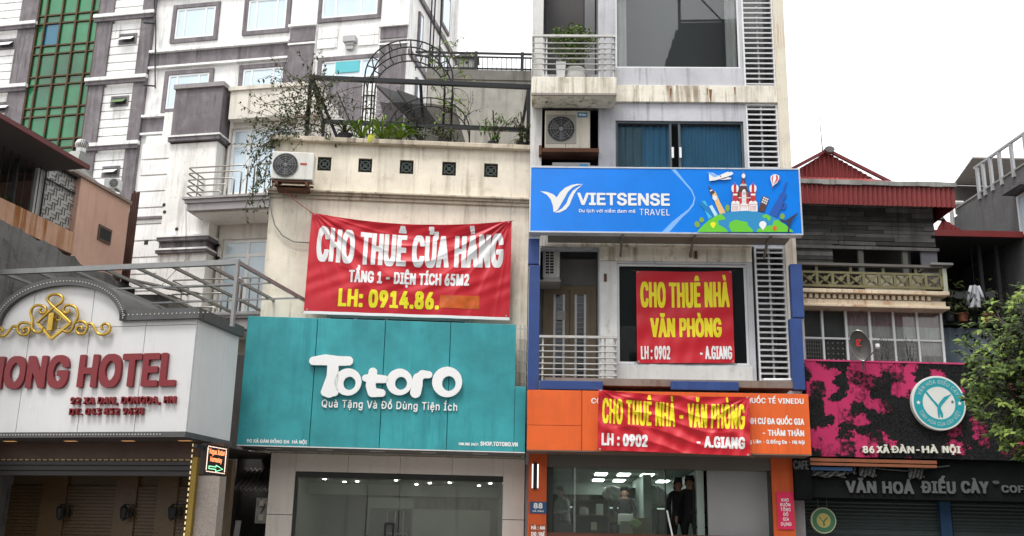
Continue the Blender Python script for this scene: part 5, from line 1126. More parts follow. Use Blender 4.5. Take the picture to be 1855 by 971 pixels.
t = plate(N_, 1408, 891, 1438, 959, -.085, 'poster', 'tall pink poster with white letters on the right orange pillar', flat('poster_pink', (.68, .02, .09)), [(s_, .5 - l / 2, .5 + l / 2, .74 - k * .128, .74 - k * .128 + .085, whitep, .02, .02, 9) for k, (s_, l) in enumerate((('KHO', .44), ('BUÔN', .6), ('TỔNG', .6), ('ĐỒ', .3), ('GIA', .36), ('DỤNG', .62)))])
# ================================================================== tall hotel behind
H_ = Frame(742, 60, 42, -12)
def hu(px, py=60, v=0): return H_.g(px, py, v)[0]
def hw(py, px=230, v=0): return H_.g(px, py, v)[1]
uc = hu(741); uL = hu(-260); sd = H_.su(uc, 826, 40)[0]
htop = hw(-260, 400)
t = T(H_, 'hotel_building', 'tall white and grey hotel with a green glass curtain wall behind the other houses', 'building', ((uL + uc) / 2, 6, 0))
b = MB(); b.box(uL, uc, 0, sd, 0, htop); t.add('wall', b, hotelw)
u36, u66, u180, u205, u258, u278 = [hu(x) for x in (37, 68, 180, 205, 258, 279)]
# wing pilasters
b = MB()
pl_w = (u258, u278)
for a, c in ((u36, u66), (u180, u205), pl_w): x = MB(); x.box(a, c, -.22, -.002, 0, htop); t.add('pilaster', x, hotelg)
fy = [hw(30), hw(143), hw(262)]; fh = (fy[0] - fy[2]) / 2
led = [fy[1] + fh * k for k in range(-6, 5) if fy[1] + fh * k > 1]
for ww in led:
    for a, c in ((uL, u66 + .1), (u180 - .15, u278 + .1)):
        x = MB(); x.box(a, c, -.42, -.224, ww - .16, ww); t.add('ledge', x, hotelw)
        x = MB(); x.box(a, c - .05, -.34, -.224, ww - .34, ww - .162); t.add('ledge_moulding', x, hotelg)
# siding panels with small windows
def panels(a, c, n, wlist):
    for ww in led[:-1]:
        for k in range(n):
            h = (fh - .38) / n; x = MB(); x.box(a + .01, c - .01, -.12, -.002, ww + .02 + k * h, ww + .02 + (k + 1) * h - .05); t.add('siding_panel', x, hotelw)
panels(u205, u258, 7, 0); panels(hu(-60), u36, 7, 0)
def small_win(px0, py0, px1, py1, v, open_=True, gmt=None):
    a, c, d, e = H_.r4(px0, py0, px1, py1, v); f = MB(); 
    f.box(a, c, v - .02, v + .0, d, d + .1); f.box(a, c, v - .02, v, e - .1, e); f.box(a, a + .1, v - .02, v, d + .1, e - .1); f.box(c - .1, c, v - .02, v, d + .1, e - .1)
    o = t.add('small_window', f, hotelg); x = MB(); x.box(a + .1, c - .1, v - .01, v - .004, d + .1, e - .1); t.add('dark_pane', x, flat('win_dark', (.05, .05, .05), .2), o)
    m1, m2 = d + .14, e - .16; sa = MB()
    sa.add([(a + .12, v - .28, m1), (c - .12, v - .28, m1), (c - .12, v - .02, m2), (a + .12, v - .02, m2), (a + .12, v - .3, m1 - .03), (c - .12, v - .3, m1 - .03), (c - .12, v - .05, m2 - .02), (a + .12, v - .05, m2 - .02)], [(0, 3, 2, 1), (4, 5, 6, 7), (0, 1, 5, 4), (1, 2, 6, 5), (2, 3, 7, 6), (3, 0, 4, 7)])
    t.add('sash', sa, gmt or alu, o)
for (x0, y0) in ((216, 61), (201, 174), (185, 301)): small_win(x0, y0, x0 + 32, y0 + 19, -.13, gmt=(M('green_sash', (.12, .2, .08), .4) if y0 == 174 else alu))
for (x0, y0) in ((-6, 71), (-12, 185)): small_win(x0, y0, x0 + 34, y0 + 19, -.13)
# curtain wall
cg0, cg1 = u66 + .03, u180 - .03; cols_ = [0, .13, .39, .63, .875, 1]
cwb = hw(266, 120); P = (hw(44, 130) - hw(212, 130)) / 3; mm_ = M('bronze_mullion', (.085, .05, .022), .5, .3, var=.3)
rows = []; ww = hw(210, 130) - P * 12
while ww < htop: rows += [(ww, ww + P * .27), (ww + P * .27, ww + P)]; ww += P
o = None
b = MB()
for k, c in enumerate(cols_):
    u = cg0 + (cg1 - cg0) * c; b.box(u - .04, u + .04, -.2, -.05, max(0, 0), htop)
o = t.add('mullion_grid', b, mm_)
b = MB()
for (a, c) in rows:
    if a > 0: b.box(cg0, cg1, -.17, -.055, a - .035, a + .035)
t.add('transom', b, mm_, o)
gp = [M('curtain_glass_%d' % k, c, .15, var=.5, vscale=.45, bump=.03, bscale=2, spec=.9, streak=.25, scol=(.02, .26, .1), sscale=(.8, .8, .3)) for k, c in enumerate(((.006, .15, .055), (.01, .18, .065), (.008, .13, .055)))]
blue_p = M('blue_curtain_glass', (.0, .12, .2), .15, bump=0, spec=.9); random.seed(3); nth = 0
for i, (a, c) in enumerate(rows):
    if c < 14 or a > hw(-80, 130): continue
    for k in range(5):
        x = MB(); ua, ub = cg0 + (cg1 - cg0) * cols_[k] + .061, cg0 + (cg1 - cg0) * cols_[k + 1] - .061
        tl = random.uniform(-.012, .012); x.box(ua, ub, -.1, -.06, a + .051, c - .051); x.v = [(p[0], p[1] + tl * (p[0] - ua) * (1 if p[1] < -.08 else 0), p[2]) for p in x.v]
        pyc = None; m_ = random.choice(gp)
        cxx = H_.world((ua + ub) / 2, 0, (a + c) / 2) - CP; zc = cxx.dot(FWD); pxx = 927.5 + FP * cxx.dot(RT) / zc; pyy = 485.5 - FP * cxx.dot(UP) / zc
        if abs(pxx - 94) < 15 and abs(pyy - 74) < 18: m_ = blue_p
        t.add('glass_pane', x, m_, o)
# main facade right of the wing
def hwin(x0, y0, x1, y1, mu=(.2, .8), frame=.19):
    a, c, d, e = H_.r4(x0, y0, x1, y1); f = MB(); fr = frame
    f.box(a, c, -.1, -.002, d, d + fr); f.box(a, c, -.1, -.002, e - fr, e); f.box(a, a + fr, -.1, -.002, d + fr, e - fr); f.box(c - fr, c, -.1, -.002, d + fr, e - fr)
    o = t.add('window_surround', f, hotelg); pane_window(t, a + fr + .01, c - fr - .01, d + fr + .01, e - fr - .01, -.06, .09, list(mu), [], alu, palewin, name='window', parent=o, dep=.055)
fl_h = H_.g(350, 40)[1] - H_.g(345, 160)[1]
for x0, y0, x1, y1 in ((313, 8, 397, 76), (443, -8, 527, 62), (578, -30, 693, 38), (297, 128, 385, 203), (433, 117, 520, 178), (576, 102, 694, 150), (325, -112, 408, -44), (455, -125, 538, -58), (290, 250, 372, 318)):
    hwin(x0, y0, x1, y1, (.22, .75) if x1 - x0 < 90 else (.25, .7))
x = MB(); a, c, d, e = H_.r4(607, 110, 650, 130, -.12); x.box(a, c, -.075, -.066, d, e); t.add('turquoise_pane', x, flat('turq', (.1, .45, .5), .2))
ub0, ub1 = u278 + .02, hu(527, 70)
for (x_, y0, y1) in ((300, 98, 122), (300, 214, 241), (300, -22, -4)):
    d, e = H_.g(x_, y1)[1], H_.g(x_, y0)[1]; x = MB(); x.box(ub0, ub1 - .003, -.1, -.002, d, e); t.add('grey_band', x, hotelg)
    x = MB(); x.box(ub0, ub1 - .003, -.26, -.002, e + .002, e + .12); x.box(ub0, ub1 - .003, -.2, -.002, d - .1, d - .002); t.add('band_trim', x, hotelw)
for (x0, x1, segs) in ((527, 574, ((54, 78), (85, 260))), (690, 742, ((47, 72), (76, 300)))):
    a = hu(x0, 70); c = hu(x1, 70); c = min(c, uc - .002)
    x = MB(); x.box(a, c, -.13, -.002, 3, htop); t.add('pier', x, hotelw)
    for y0, y1 in segs: x = MB(); x.box(a + .03, c - .03, -.2, -.132, hw(y1, (x0 + x1) / 2), hw(y0, (x0 + x1) / 2)); t.add('grey_pier_panel', x, hotelg)
    x = MB(); x.box(a - .05, c + .05, -.3, -.133, hw(52, (x0 + x1) / 2), hw(50, (x0 + x1) / 2) + .06); x.box(a - .02, c + .04, -.24, -.133, hw(84, (x0 + x1) / 2), hw(81, (x0 + x1) / 2)); t.add('pier_cap', x, hotelw)
a, c = hu(577), hu(687)
for y in (66, 84, 160, 176): ww = hw(y, 630); x = MB(); x.box(a, (a + c) / 2 - .5, -.06, -.002, ww - .03, ww + .42); t.add('groove_panel', x, hotelw); x = MB(); x.box((a + c) / 2 + .5, c, -.06, -.002, ww - .03, ww + .42); t.add('groove_panel', x, hotelw)
x = MB(); a, c, d, e = H_.r4(621, 64, 643, 74, -.3); x.box(a, c, -.3, -.002, d, e); x.box(a + .1, c - .1, -.22, -.002, d - .14, d - .002)
for k in range(3): u = a + (c - a) * (.3 + .2 * k); x.disc(u, d - .25, .07, .1, -.2, -.05, 8)
t.add('wall_bracket', x, M('bracket_grey', (.45, .44, .44), streak=.4))
a, c = hu(545, 190), hu(655, 190); x = MB(); x.box(a, c, -.14, -.002, hw(262, 610), hw(152, 610)); t.add('grey_wall_panel', x, hotelg)
# side wall windows
def svw(px0, px1, py0, py1, name='side_window'):
    v0, z0 = H_.su(uc, px0, py0); v1, z1 = H_.su(uc, px1, py1); z0b = H_.su(uc, px0, py1)[1]
    x = MB(); x.box(uc + .002, uc + .06, v0, v1, z1, z0); o = t.add(name, x, hotelg); x = MB(); x.box(uc + .0605, uc + .07, v0 + .12, v1 - .12, z1 + .12, z0 - .12); t.add('pane', x, palewin, o)
for f_ in range(-3, 2):
    z0 = H_.su(uc, 763, 60)[1] + f_ * fh
    for (pa, pb) in ((757, 764), (797, 812)):
        v0, v1 = H_.su(uc, pa, 40)[0], H_.su(uc, pb, 40)[0]; x = MB(); x.box(uc + .002, uc + .1, v0, v1, z0 - 1.2, z0 + .8); o = t.add('side_window', x, hotelg); x = MB(); x.box(uc + .1005, uc + .11, v0 + .15, v1 - .15, z0 - 1.05, z0 + .65); t.add('pane', x, palewin, o)
    x = MB(); x.box(uc + .002, uc + .12, 0, sd - .1, z0 - 1.9, z0 - 1.65); t.add('side_band', x, hotelg)
x = MB(); x.box(uc, uc + .14, sd - .3, sd + .05, hw(95, 780), htop); t.add('corner_fin', x, hotelw)
x = MB()
for k, px in enumerate((772, 778, 790)): v0 = H_.su(uc, px, 60)[0]; x.tube((uc + .15, v0, 8), (uc + .15, v0 + .3, htop), .04, 6)
t.add('down_pipe', x, black)
x = MB(); pts = [H_.g(284, -30, -.3)] ; 
x.path([(hu(282, y, -.25) + .05 * math.sin(y), -.3, hw(y, 282, -.3)) for y in (-60, -20, 10, 40, 70, 110, 160)], .03, 5); t.add('cable', x, black)
for py in (42, 155): p = H_.g(279, py, -.3); x = MB(); x.tube((p[0], -.25, p[1]), (p[0] - .35, -.6, p[1] - .1), .04, 6); t.add('lamp_arm', x, black)

# ================================================================== near white building with balconies
B_ = Frame(400, 400, 27.5, -12)
def bu(px, py=400, v=0): return B_.g(px, py, v)[0]
def bw(py, px=400, v=0): return B_.g(px, py, v)[1]
b0, b1, b2, b3, b4 = bu(247), bu(297), bu(384), bu(390), bu(560)
t = T(B_, 'hotel_annex', 'white and grey building with stepped balcony rails left of the cream shop house', 'building', ((b0 + b4) / 2, 4, 0))
zt1, zt2, zt3 = bw(246, 280), bw(158, 360), bw(165, 450)
wx0, wx1 = bu(405, 280), bu(520, 280); wn = [(wx0, wx1, bw(343, 450), bw(222, 450)), (bu(386, 500), bu(520, 500), bw(572, 440), bw(426, 440))]
b = MB(); b.box(b0, b1, 0, .5, 0, zt1); t.add('wall', b, hotelw)
b = MB(); b.box(b0, b4, .8, 8, 0, zt3 - .1); b.box(b1, b3, .502, .798, 0, zt3 - .1); t.add('inner_wall', b, white)
b = MB(); b.wall(b3, b4, 0, zt3, .3, wn, .3); t.add('front_wall', b, M('cream_white_wall', (.7, .67, .62), streak=.4, scol=(.3, .28, .25), var=.08))
b = MB(); b.box(b1 + .002, b2, -.12, .5, 0, bw(455, 340)); b.box(b1 + .002, b2, -.12, .5, bw(432, 340), bw(262, 350)); t.add('pilaster', b, white)
b = MB(); b.box(b1 + .06, b2 - .06, -.1, .5, bw(455, 340), bw(440, 340)); t.add('pilaster', b, hotelg)
b = MB(); b.box(b1 + .03, b2 + .05, -.2, .6, bw(251, 350), zt2 - .132); t.add('grey_block', b, hotelg)
for y0, y1, ex in ((260, 253, .1), (439, 433, .08), (461, 456, .05)):
    x = MB(); x.box(b1 - .02, b2 + ex, -.24, .5, bw(y0, 345) + .003, bw(y1, 345) - .003); t.add('ledge', x, hotelg); x = MB(); x.box(b1 - .03, b2 + ex + .02, -.27, .5, bw(y1, 345), bw(y1, 345) + .05); t.add('ledge_top', x, hotelw)
b = MB(); b.box(b1 + .0, b2 + .1, -.27, .7, zt2 - .13, zt2 + .0); t.add('cap', b, M('cap_grey', (.3, .28, .28), streak=.4))
n = 0; zz0 = bw(578, 250)
ph = (bw(290, 285) - bw(437, 275)) / 5
for k in range(12):
    a = bw(290, 285) - ph * (k + 0) ; x = MB(); x.box(b0 - .03, b1 - .02, -.08, -.002, a + .025, min(a + ph - .02, zt1 - .01)); t.add('siding_panel', x, hotelw)
x = MB(); x.box(b0 - .05, b1, -.14, -.0, bw(393, 265) - .1, bw(393, 265) - .03); t.add('ledge', x, hotelg)
x = MB(); a, c, d, e = B_.r4(261, 435, 268, 443, -.09); x.box(a, c, -.085, -.082, d, e); t.add('vent_hole', x, dark)
for px, py in ((297, 371), (320, 415), (298, 384)): p = B_.g(px, py, -.125); x = MB(); x.disc(p[0], p[1], .05, .05, -.13, -.121, 10); t.add('wall_hole', x, dark)
# upper cream band
x = MB(); x.box(b3 + .1, b4, -.02, .298, bw(214, 450), bw(165, 450) + .02); t.add('cream_band', x, M('cream_band', (.7, .66, .58), streak=.7, scol=(.3, .26, .2)))
x = MB(); x.box(b3 + .05, b4, -.08, .298, bw(165, 450) + .022, bw(165, 450) + .14); t.add('cream_band_cap', x, M('cream_band', (.7, .66, .58)))
for i, (a, c, d, e) in enumerate(wn): pane_window(t, a + .01, c - .01, d, e, .4, .09, [.28 if i == 0 else .35, .99], [.74 if i == 0 else .8], alu, palewin, name='window')
for i, (px, py) in enumerate(((412, 262), (392, 445), (392, 468))):
    p = B_.g(px, py, .3); x = MB(); x.add([(p[0] - .08, .38, p[1] + .12), (p[0] + .16, .2, p[1]), (p[0] + .14, .2, p[1] - .05), (p[0] - .08, .38, p[1] - .05)], [(0, 3, 2, 1), (0, 1, 2, 3)]); t.add('window_stay', x, acdark)
# balconies with stepped chrome rails
def balcony(y0, y1, x0, rails, lab):
    v = -1.0; u0, _, w0, w1 = B_.r4(x0, y0, 487, y1, v); u1 = b4
    f = MB(); f.box(u0 - .06, u1, v - .06, .2, w1 - .06, w1); f.box(u0, u1, v, .2, w1 - .16, w1 - .062); f.box(u0 + .06, u1, v + .05, .2, w0, w1 - .162)
    o = t.add('balcony', f, M('balcony_grey', (.36, .34, .34), streak=.5, scol=(.1, .1, .1)))
    x = MB(); x.box(u0 + .2, u1, v + .2, .2, w0 - .06, w0 - .002); t.add('balcony_underside', x, M('cream_white_wall', (.7, .67, .62)), o)
    rw = w1
    for (py, xe) in rails:
        ww = bw(py, 400, v); ue = bu(xe, py, v); us = u0 + .02; x = MB(); r = .022
        x.path([(us, -.1, ww), (us, v + .05, ww), (us + .05, v, ww), (ue - .06, v, ww), (ue, v, ww - .06), (ue, v, rw)], r, 6); t.add('rail', x, steel, o, smooth=True)
    for k in range(9):
        ue = bu(rails[0][1] + 14, 300, v) + .05 + k * .24; x = MB(); x.tube((ue, v, rw), (ue, v, bw(rails[0][0], 400, v)), .02, 6); t.add('baluster', x, steel, o)
    ue = bu(rails[0][1] + 12, 300, v); x = MB(); x.path([(ue, v, rw), (ue, v, bw(rails[0][0], 400, v) - .05), (ue + .06, v, bw(rails[0][0], 400, v)), (b4, v, bw(rails[0][0], 400, v))], .022, 6); t.add('rail', x, steel, o, smooth=True)
    x = MB(); x.tube((u0 + .05, -.5, rw), (u0 + .05, -.5, bw(rails[0][0], 400, v)), .018, 6); t.add('rail_post', x, steel, o)
balcony(354, 377, 334, ((301, 450), (311, 438), (323, 425), (334, 412), (346, 402)), '')
balcony(566, 596, 302, ((505, 440), (518, 428), (531, 414), (544, 401), (556, 390)), '')
x = MB(); x.path([(bu(337, y, -.35), -.35, bw(y, 337, -.35)) for y in (372, 420, 470)] + [(bu(290, 520, -.35), -.35, bw(520, 290, -.35))], .008, 4); t.add('cable', x, black)

# ================================================================== pink building at the left
K_ = Frame(228, 430, 25, 77)
def kw(px, py, v=0): return K_.g(px, py, v)
t = T(K_, 'town_house', 'salmon pink house with a rusty stained balcony at the far left', 'building', (-3, 3, 0))
pink = M('salmon_render', (.6, .38, .3), streak=.35, scol=(.35, .2, .14), var=.1); pinkr = M('rust_stained_salmon', (.56, .34, .23), streak=1.3, scol=(.28, .1, .02), var=.2, sscale=(7, 7, .3), spots=.2, spcol=(.2, .1, .05), sthr=.46)
kL = -5.5; uj = kw(137, 400)[0]; wtp = kw(190, 345)[1]; wpt = (kw(65, 390)[1]); wpb = kw(60, 430)[1]
b = MB(); b.box(uj, 0, 0, 5, wpb - .6, wtp); t.add('wall', b, pink)
b = MB(); b.box(kL, uj - .002, -.04, .12, wpb, wpt); t.add('balcony_parapet', b, pinkr)
b = MB(); b.box(kL, uj - .002, .121, 3.0, wpb - .1, wpb); t.add('balcony_floor', b, concrete)
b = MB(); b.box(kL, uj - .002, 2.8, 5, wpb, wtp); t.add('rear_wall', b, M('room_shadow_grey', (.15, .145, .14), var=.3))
b = MB(); b.box(kL, .0, .02, 3.0, wtp + .002, wtp + .08); b.box(uj - .4, 0, -.06, .018, wtp + .001, wtp + .07); t.add('roof_slab', b, M('slab_grey_pink', (.3, .24, .21), streak=.5))
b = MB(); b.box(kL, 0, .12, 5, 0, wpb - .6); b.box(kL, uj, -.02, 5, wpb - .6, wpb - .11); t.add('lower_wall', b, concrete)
# jagged dark concrete face in front
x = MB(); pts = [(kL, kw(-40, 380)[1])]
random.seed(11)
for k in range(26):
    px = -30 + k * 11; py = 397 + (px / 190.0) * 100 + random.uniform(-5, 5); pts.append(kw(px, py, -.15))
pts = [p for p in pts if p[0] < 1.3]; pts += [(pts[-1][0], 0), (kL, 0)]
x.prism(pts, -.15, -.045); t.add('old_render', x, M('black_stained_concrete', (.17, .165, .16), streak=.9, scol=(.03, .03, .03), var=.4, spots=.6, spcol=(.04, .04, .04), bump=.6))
a, c, d, e = [*(kw(177, 420)[0], kw(200, 430)[0]), kw(189, 440)[1], kw(189, 411)[1]]
x = MB(); x.box(a, c, -.03, -.002, d, e); o = t.add('wall_vent', x, M('vent_pink_dark', (.12, .08, .06)))
x = MB(); x.box(a + .05, c - .05, -.036, -.031, d + .06, e - .06); t.add('dark_opening', x, dark, o)
# lattice grille
a, c, d, e = kw(83, 370)[0], uj, wpt, wtp; x = MB(); random.seed(5)
n = 6; m_ = 8
o = None; f = MB(); f.box(a, c, .1, .13, e - .05, e); f.box(a, a + .03, .1, .13, d, e); f.box(a, c, .1, .13, d + (e - d) * .7, d + (e - d) * .7 + .03); o = t.add('iron_lattice', f, black)
for i in range(n):
    for j in range(m_):
        ua, ub = a + (c - a) * i / n, a + (c - a) * (i + 1) / n; wa, wb_ = d + (e - d) * j / m_, d + (e - d) * (j + 1) / m_
        if (i + j) % 2: x.box(ua, ub, .11, .12, wa - .006, wa + .006); x.box(ua, ub, .11, .12, (wa + wb_) / 2 - .006, (wa + wb_) / 2 + .006)
        else: x.box(ua - .008, ua + .008, .112, .122, wa, wb_); x.box((ua + ub) / 2 - .008, (ua + ub) / 2 + .008, .112, .122, wa, wb_)
t.add('lattice_bars', x, black, o, kind='stuff')
x = MB(); x.box(a - .2, c, .16, .24, d, e); t.add('pale_back_wall', x, M('pale_back_wall', (.5, .5, .48)))
x = MB()
for k in range(10): u = kL + k * (a - kL) / 10; x.tube((u, .06, wpt), (u, .06, wtp), .012, 5)
t.add('balcony_bars', x, black)
# dark red metal canopy
cw0 = kw(100, 270, -.93)[1]; kE = kw(161, 303, -.93)[0]
x = MB(); x.box(kL - 2.5, kE, -.9, 3.0, cw0, cw0 + .05); t.add('metal_canopy', x, M('canopy_underside', (.07, .06, .06), .7, streak=.3))
x = MB(); x.box(kL - 2.5, kE, -.96, -.9, cw0 - .03, cw0 + .07); t.add('canopy_edge', x, M('dark_red_metal', (.13, .03, .03), .5))
for px in (45, 115, 150): u = kw(px, 320)[0]; x = MB(); x.box(u - .04, u + .04, .2, .28, wpt, cw0); t.add('canopy_post', x, black)
x = MB()
for k in range(14): u = kw(52, 290)[0] + k * .13; x.tube((u, .3, wtp + .15), (u, .3, wtp + .55), .01, 4)
x.box(kw(50, 290)[0], kw(118, 300)[0], .29, .31, wtp + .54, wtp + .57); t.add('roof_rail', x, black)
for x0, x1 in ((77, 79), (70, 72)): u = kw(x0, 200)[0]; x = MB(); x.tube((u, 1, cw0), (u, 1, cw0 + .6), .012, 4); t.add('roof_spike', x, black)
t = T(K_, 'balcony_plant', 'bushy green plant on the balcony of the salmon pink house', 'plant', (kw(12, 340)[0], .5, wpt)); x = MB(); bushy(x, None, (kw(12, 340, .5)[0], .4, wpt + .1), (.5, .2, .22), 160, .1, .05); t.add('leaves', x, leafa)
x = MB(); x.tube((kw(12, 340, .5)[0], .4, wpt - .3), (kw(12, 340, .5)[0], .4, wpt + .1), .03); t.add('stem', x, twig)
# rusty sheet strip
Q_ = Frame(236, 430, 25.6, -8); u0, u1, w0, w1 = Q_.r4(229, 347, 248, 505)
x = MB(); n = 8
u1 -= .1
for k in range(n): a = u0 + (u1 - u0) * k / n; x.box(a, a + (u1 - u0) / n - .004, .02 * (k % 2), .1, w0 - 3, w1 + random.uniform(-.06, .04))
t = T(Q_, 'metal_flashing', 'rusty brown corrugated sheet between the salmon pink house and the white building', 'metal sheet', ((u0 + u1) / 2, .1, w0 - 3)); t.add('sheet', x, M('dark_rust_sheet', (.09, .04, .028), .85, streak=.6, scol=(.03, .02, .015), var=.4, bump=.5))
# low shed roofs below
Y_ = Frame(255, 540, 25, -5); u0, u1, w0, w1 = Y_.r4(228, 512, 300, 700); t = T(Y_, 'lean_to_shed', 'small dirty grey lean-to with a sagging tin roof behind the hotel sign canopy', 'shed', ((u0 + u1) / 2, .5, 0))
x = MB(); x.box(u0, u1, 0, 1.6, 0, w1 - .3); t.add('wall', x, concrete); x = MB(); x.add([(u0 - .6, -.4, w1 + .12), (u1 + .1, -.4, w1 - .28), (u1 + .1, 1.6, w1 + .1), (u0 - .6, 1.6, w1 + .4), (u0 - .6, -.4, w1 + .16), (u1 + .1, -.4, w1 - .24), (u1 + .1, 1.6, w1 + .14), (u0 - .6, 1.6, w1 + .44)], [(3, 2, 1, 0), (4, 5, 6, 7), (0, 1, 5, 4), (1, 2, 6, 5), (2, 3, 7, 6), (3, 0, 4, 7)]); t.add('tin_roof', x, M('old_tin', (.1, .095, .09), .8, var=.4, streak=.5))
# turbine ventilator on its duct
V_ = Frame(148, 262, 33, 0); p = V_.g(146, 280); r = V_.g(160, 262)[0] - p[0]
t = T(V_, 'roof_ventilator', 'silver turbine ventilator on a grey metal hood above the salmon pink house', 'ventilator', (p[0], 0, p[1] - 1.2))
galv = M('galvanised', (.5, .5, .48), .35, .6, var=.2, streak=.3); w_ = V_.g(146, 262)[1]
x = MB(); n = 22
x.lathe((p[0], 0, w_ - r * .75), [(r * .72, -.12), (r * .72, .02)], 20); x.lathe((p[0], 0, w_ - r * .75), [(r * .55, r * 1.35), (r * .4, r * 1.5), (.01, r * 1.55)], 20); t.add('cap', x, galv)
x = MB(); x.lathe((p[0], 0, w_ - r * .7), [(r * .62, 0), (r * .62, r * 1.3)], 16); t.add('core', x, dark)
vb = MB(); 
for k in range(n):
    a = 2 * math.pi * k / n; P2 = []
    for j in range(7):
        th = j / 6; rr = r * (.72 + .32 * math.sin(math.pi * th)); P2.append((rr, w_ - r * .72 + th * r * 1.4, a + .25 * th))
    vs = []
    for rr, z, aa in P2: vs += [(p[0] + rr * math.cos(aa), rr * math.sin(aa), z), (p[0] + rr * .93 * math.cos(aa + .17), rr * .93 * math.sin(aa + .17), z)]
    vb.add(vs, [(2 * j, 2 * j + 1, 2 * j + 3, 2 * j + 2) for j in range(6)])
t.add('vanes', vb, galv)
x = MB(); z0 = w_ - r * .87; a = V_.g(118, 300)[0]; c = V_.g(192, 330)[0]; zb = V_.g(150, 350)[1]; zl = V_.g(180, 345)[1]
x.lathe((p[0], 0, z0 - .2), [(r * .7, 0), (r * .7, .2)], 20)
x.add([(p[0] - r * .7, -.4, z0 - .2), (p[0] + r * .7, -.4, z0 - .2), (p[0] + r * .7, .4, z0 - .2), (p[0] - r * .7, .4, z0 - .2), (a, -.7, z0 - .7), (p[0] + r * 1.1, -.7, z0 - .75), (p[0] + r * 1.1, .7, z0 - .75), (a, .7, z0 - .7)], [(0, 1, 2, 3), (0, 4, 5, 1), (1, 5, 6, 2), (2, 6, 7, 3), (3, 7, 4, 0)])
x.add([(p[0] + r * .2, -.71, z0 - .7), (p[0] + r * 1.12, -.7, z0 - .74), (c + .2, -.7, zb), (c - 1.2, -.7, zb - 1), (p[0] + r * .2, .7, z0 - .7), (p[0] + r * 1.12, .7, z0 - .74), (c + .2, .7, zb), (c - 1.2, .7, zb - 1)], [(0, 3, 2, 1), (1, 2, 6, 5), (5, 6, 7, 4), (0, 4, 7, 3)])
x.box(a + .1, p[0] + r * .3, -.6, .6, zb - 2, z0 - .72)
t.add('hood', x, M('hood_grey', (.2, .2, .19), .5, .4, streak=.4))
ac_unit(V_, 188, 322, 214, 342, .8, .4, 'tiny grey air conditioner unit under the small window behind the salmon pink house', casing=M('far_ac', (.45, .45, .44), .5), fancx=.7)

# ================================================================== hotel entrance sign at left front
Zf = Frame(347, 680, 19, -13)
def zg(px, py, v=0): return Zf.g(px, py, v)
def zu(px, py=700, v=0): return Zf.g(px, py, v)[0]
def zw(py, px=200, v=0): return Zf.g(px, py, v)[1]
zL = zu(-230); z0_, z1_ = zw(783, 200), zw(580, 300); zd = Zf.su(0, 425, 700)[0]
t = T(Zf, 'hotel_sign', 'white arched hotel sign with red letters and a gold scroll ornament', 'sign', (zL / 2, .8, z0_))
pan = M('white_cladding', (.66, .655, .65), .35, var=.06, streak=.3, scol=(.3, .29, .27), spec=.5, bump=.02, sscale=(4, 4, .35), sthr=.57)
band = M('dark_bronze_band', (.1, .1, .1), .5, .3, var=.2, streak=.2)
ac = zg(97, 690)[0]; ar = zg(233, 600)[0] - ac; ah = zw(505, 100) - z1_; a_in = ar - .16
def archw(u): d = 1 - ((u - ac) / a_in) ** 2; return z1_ + (ah - .16) * math.sqrt(d) if d > 0 else z1_
jl = [zL, zu(-70), zu(40), zu(150), zu(252), 0]
for k in range(5):
    a, c = jl[k] + .006, jl[k + 1] - .006; n = 14; poly = [(a, z0_), (c, z0_)] + [(c + (a - c) * i / n, max(z1_, archw(c + (a - c) * i / n)) if True else 0) for i in range(n + 1)]
    # split at the horizontal joint
    x = MB(); x.prism([(a, z0_), (c, z0_), (c, z1_ - .1), (a, z1_ - .1)], 0, .04); t.add('panel', x, pan)
    x = MB(); x.prism([(a, z1_ - .09), (c, z1_ - .09)] + [(c + (a - c) * i / n, max(z1_, archw(c + (a - c) * i / n))) for i in range(n + 1)], 0, .04); t.add('panel', x, pan)
x = MB(); x.box(-.04, 0, .046, zd, z0_, z1_); t.add('side_panel', x, pan)
x = MB(); x.box(zL, -.045, .05, zd, z0_ + .02, z1_ - .02); t.add('box_body', x, dark)
pts = [(ac - ar * math.cos(i * math.pi / 40), z1_ + ah * math.sin(i * math.pi / 40)) for i in range(41)]; inn = [(ac - a_in * math.cos(i * math.pi / 40), z1_ + (ah - .16) * math.sin(i * math.pi / 40)) for i in range(41)]
x = MB(); vs = []
for (p_, q_) in zip(pts, inn): vs += [(p_[0], -.1, p_[1]), (q_[0], -.1, q_[1]), (p_[0], zd, p_[1]), (q_[0], zd, q_[1])]
x.add(vs, [f for i in range(40) for f in ((4 * i, 4 * i + 1, 4 * i + 5, 4 * i + 4), (4 * i, 4 * i + 4, 4 * i + 6, 4 * i + 2), (4 * i + 1, 4 * i + 3, 4 * i + 7, 4 * i + 5))]); t.add('arch_band', x, band, smooth=False)
x = MB(); x.box(ac + a_in, .08, -.1, .06, z1_, z1_ + .2); x.box(zL, ac - a_in, -.1, .06, z1_, z1_ + .2); x.box(-.02, .1, .062, zd, z1_, z1_ + .2); x.box(zL, .04, -.08, .06, z0_ - .1, z0_ - .002); x.box(-.02, .05, .062, zd, z0_ - .1, z0_ - .002); t.add('trim_band', x, band)
x = MB(); x.disc(0, 0, .014, .014, -.012, 0, 8); bulb = flat('dead_bulb', (.5, .48, .42), .3); me_ = _mesh('light_bulb', x, bulb)
def bulbs(lst, m_=None):
    me = me_ if m_ is None else _mesh('light_bulb', x, m_)
    for u, v, w_ in lst:
        o = bpy.data.objects.new('light_bulb', me); COL.objects.link(o); o.parent = t.o; o.location = (u - t.base[0] + t.base[0], v, w_)
ml = MB()
for i in range(1, 60): aa = i * math.pi / 60; ml.disc(ac - (ar - .08) * math.cos(aa), z1_ + (ah - .08) * math.sin(aa), .013, .013, -.112, -.1, 6)
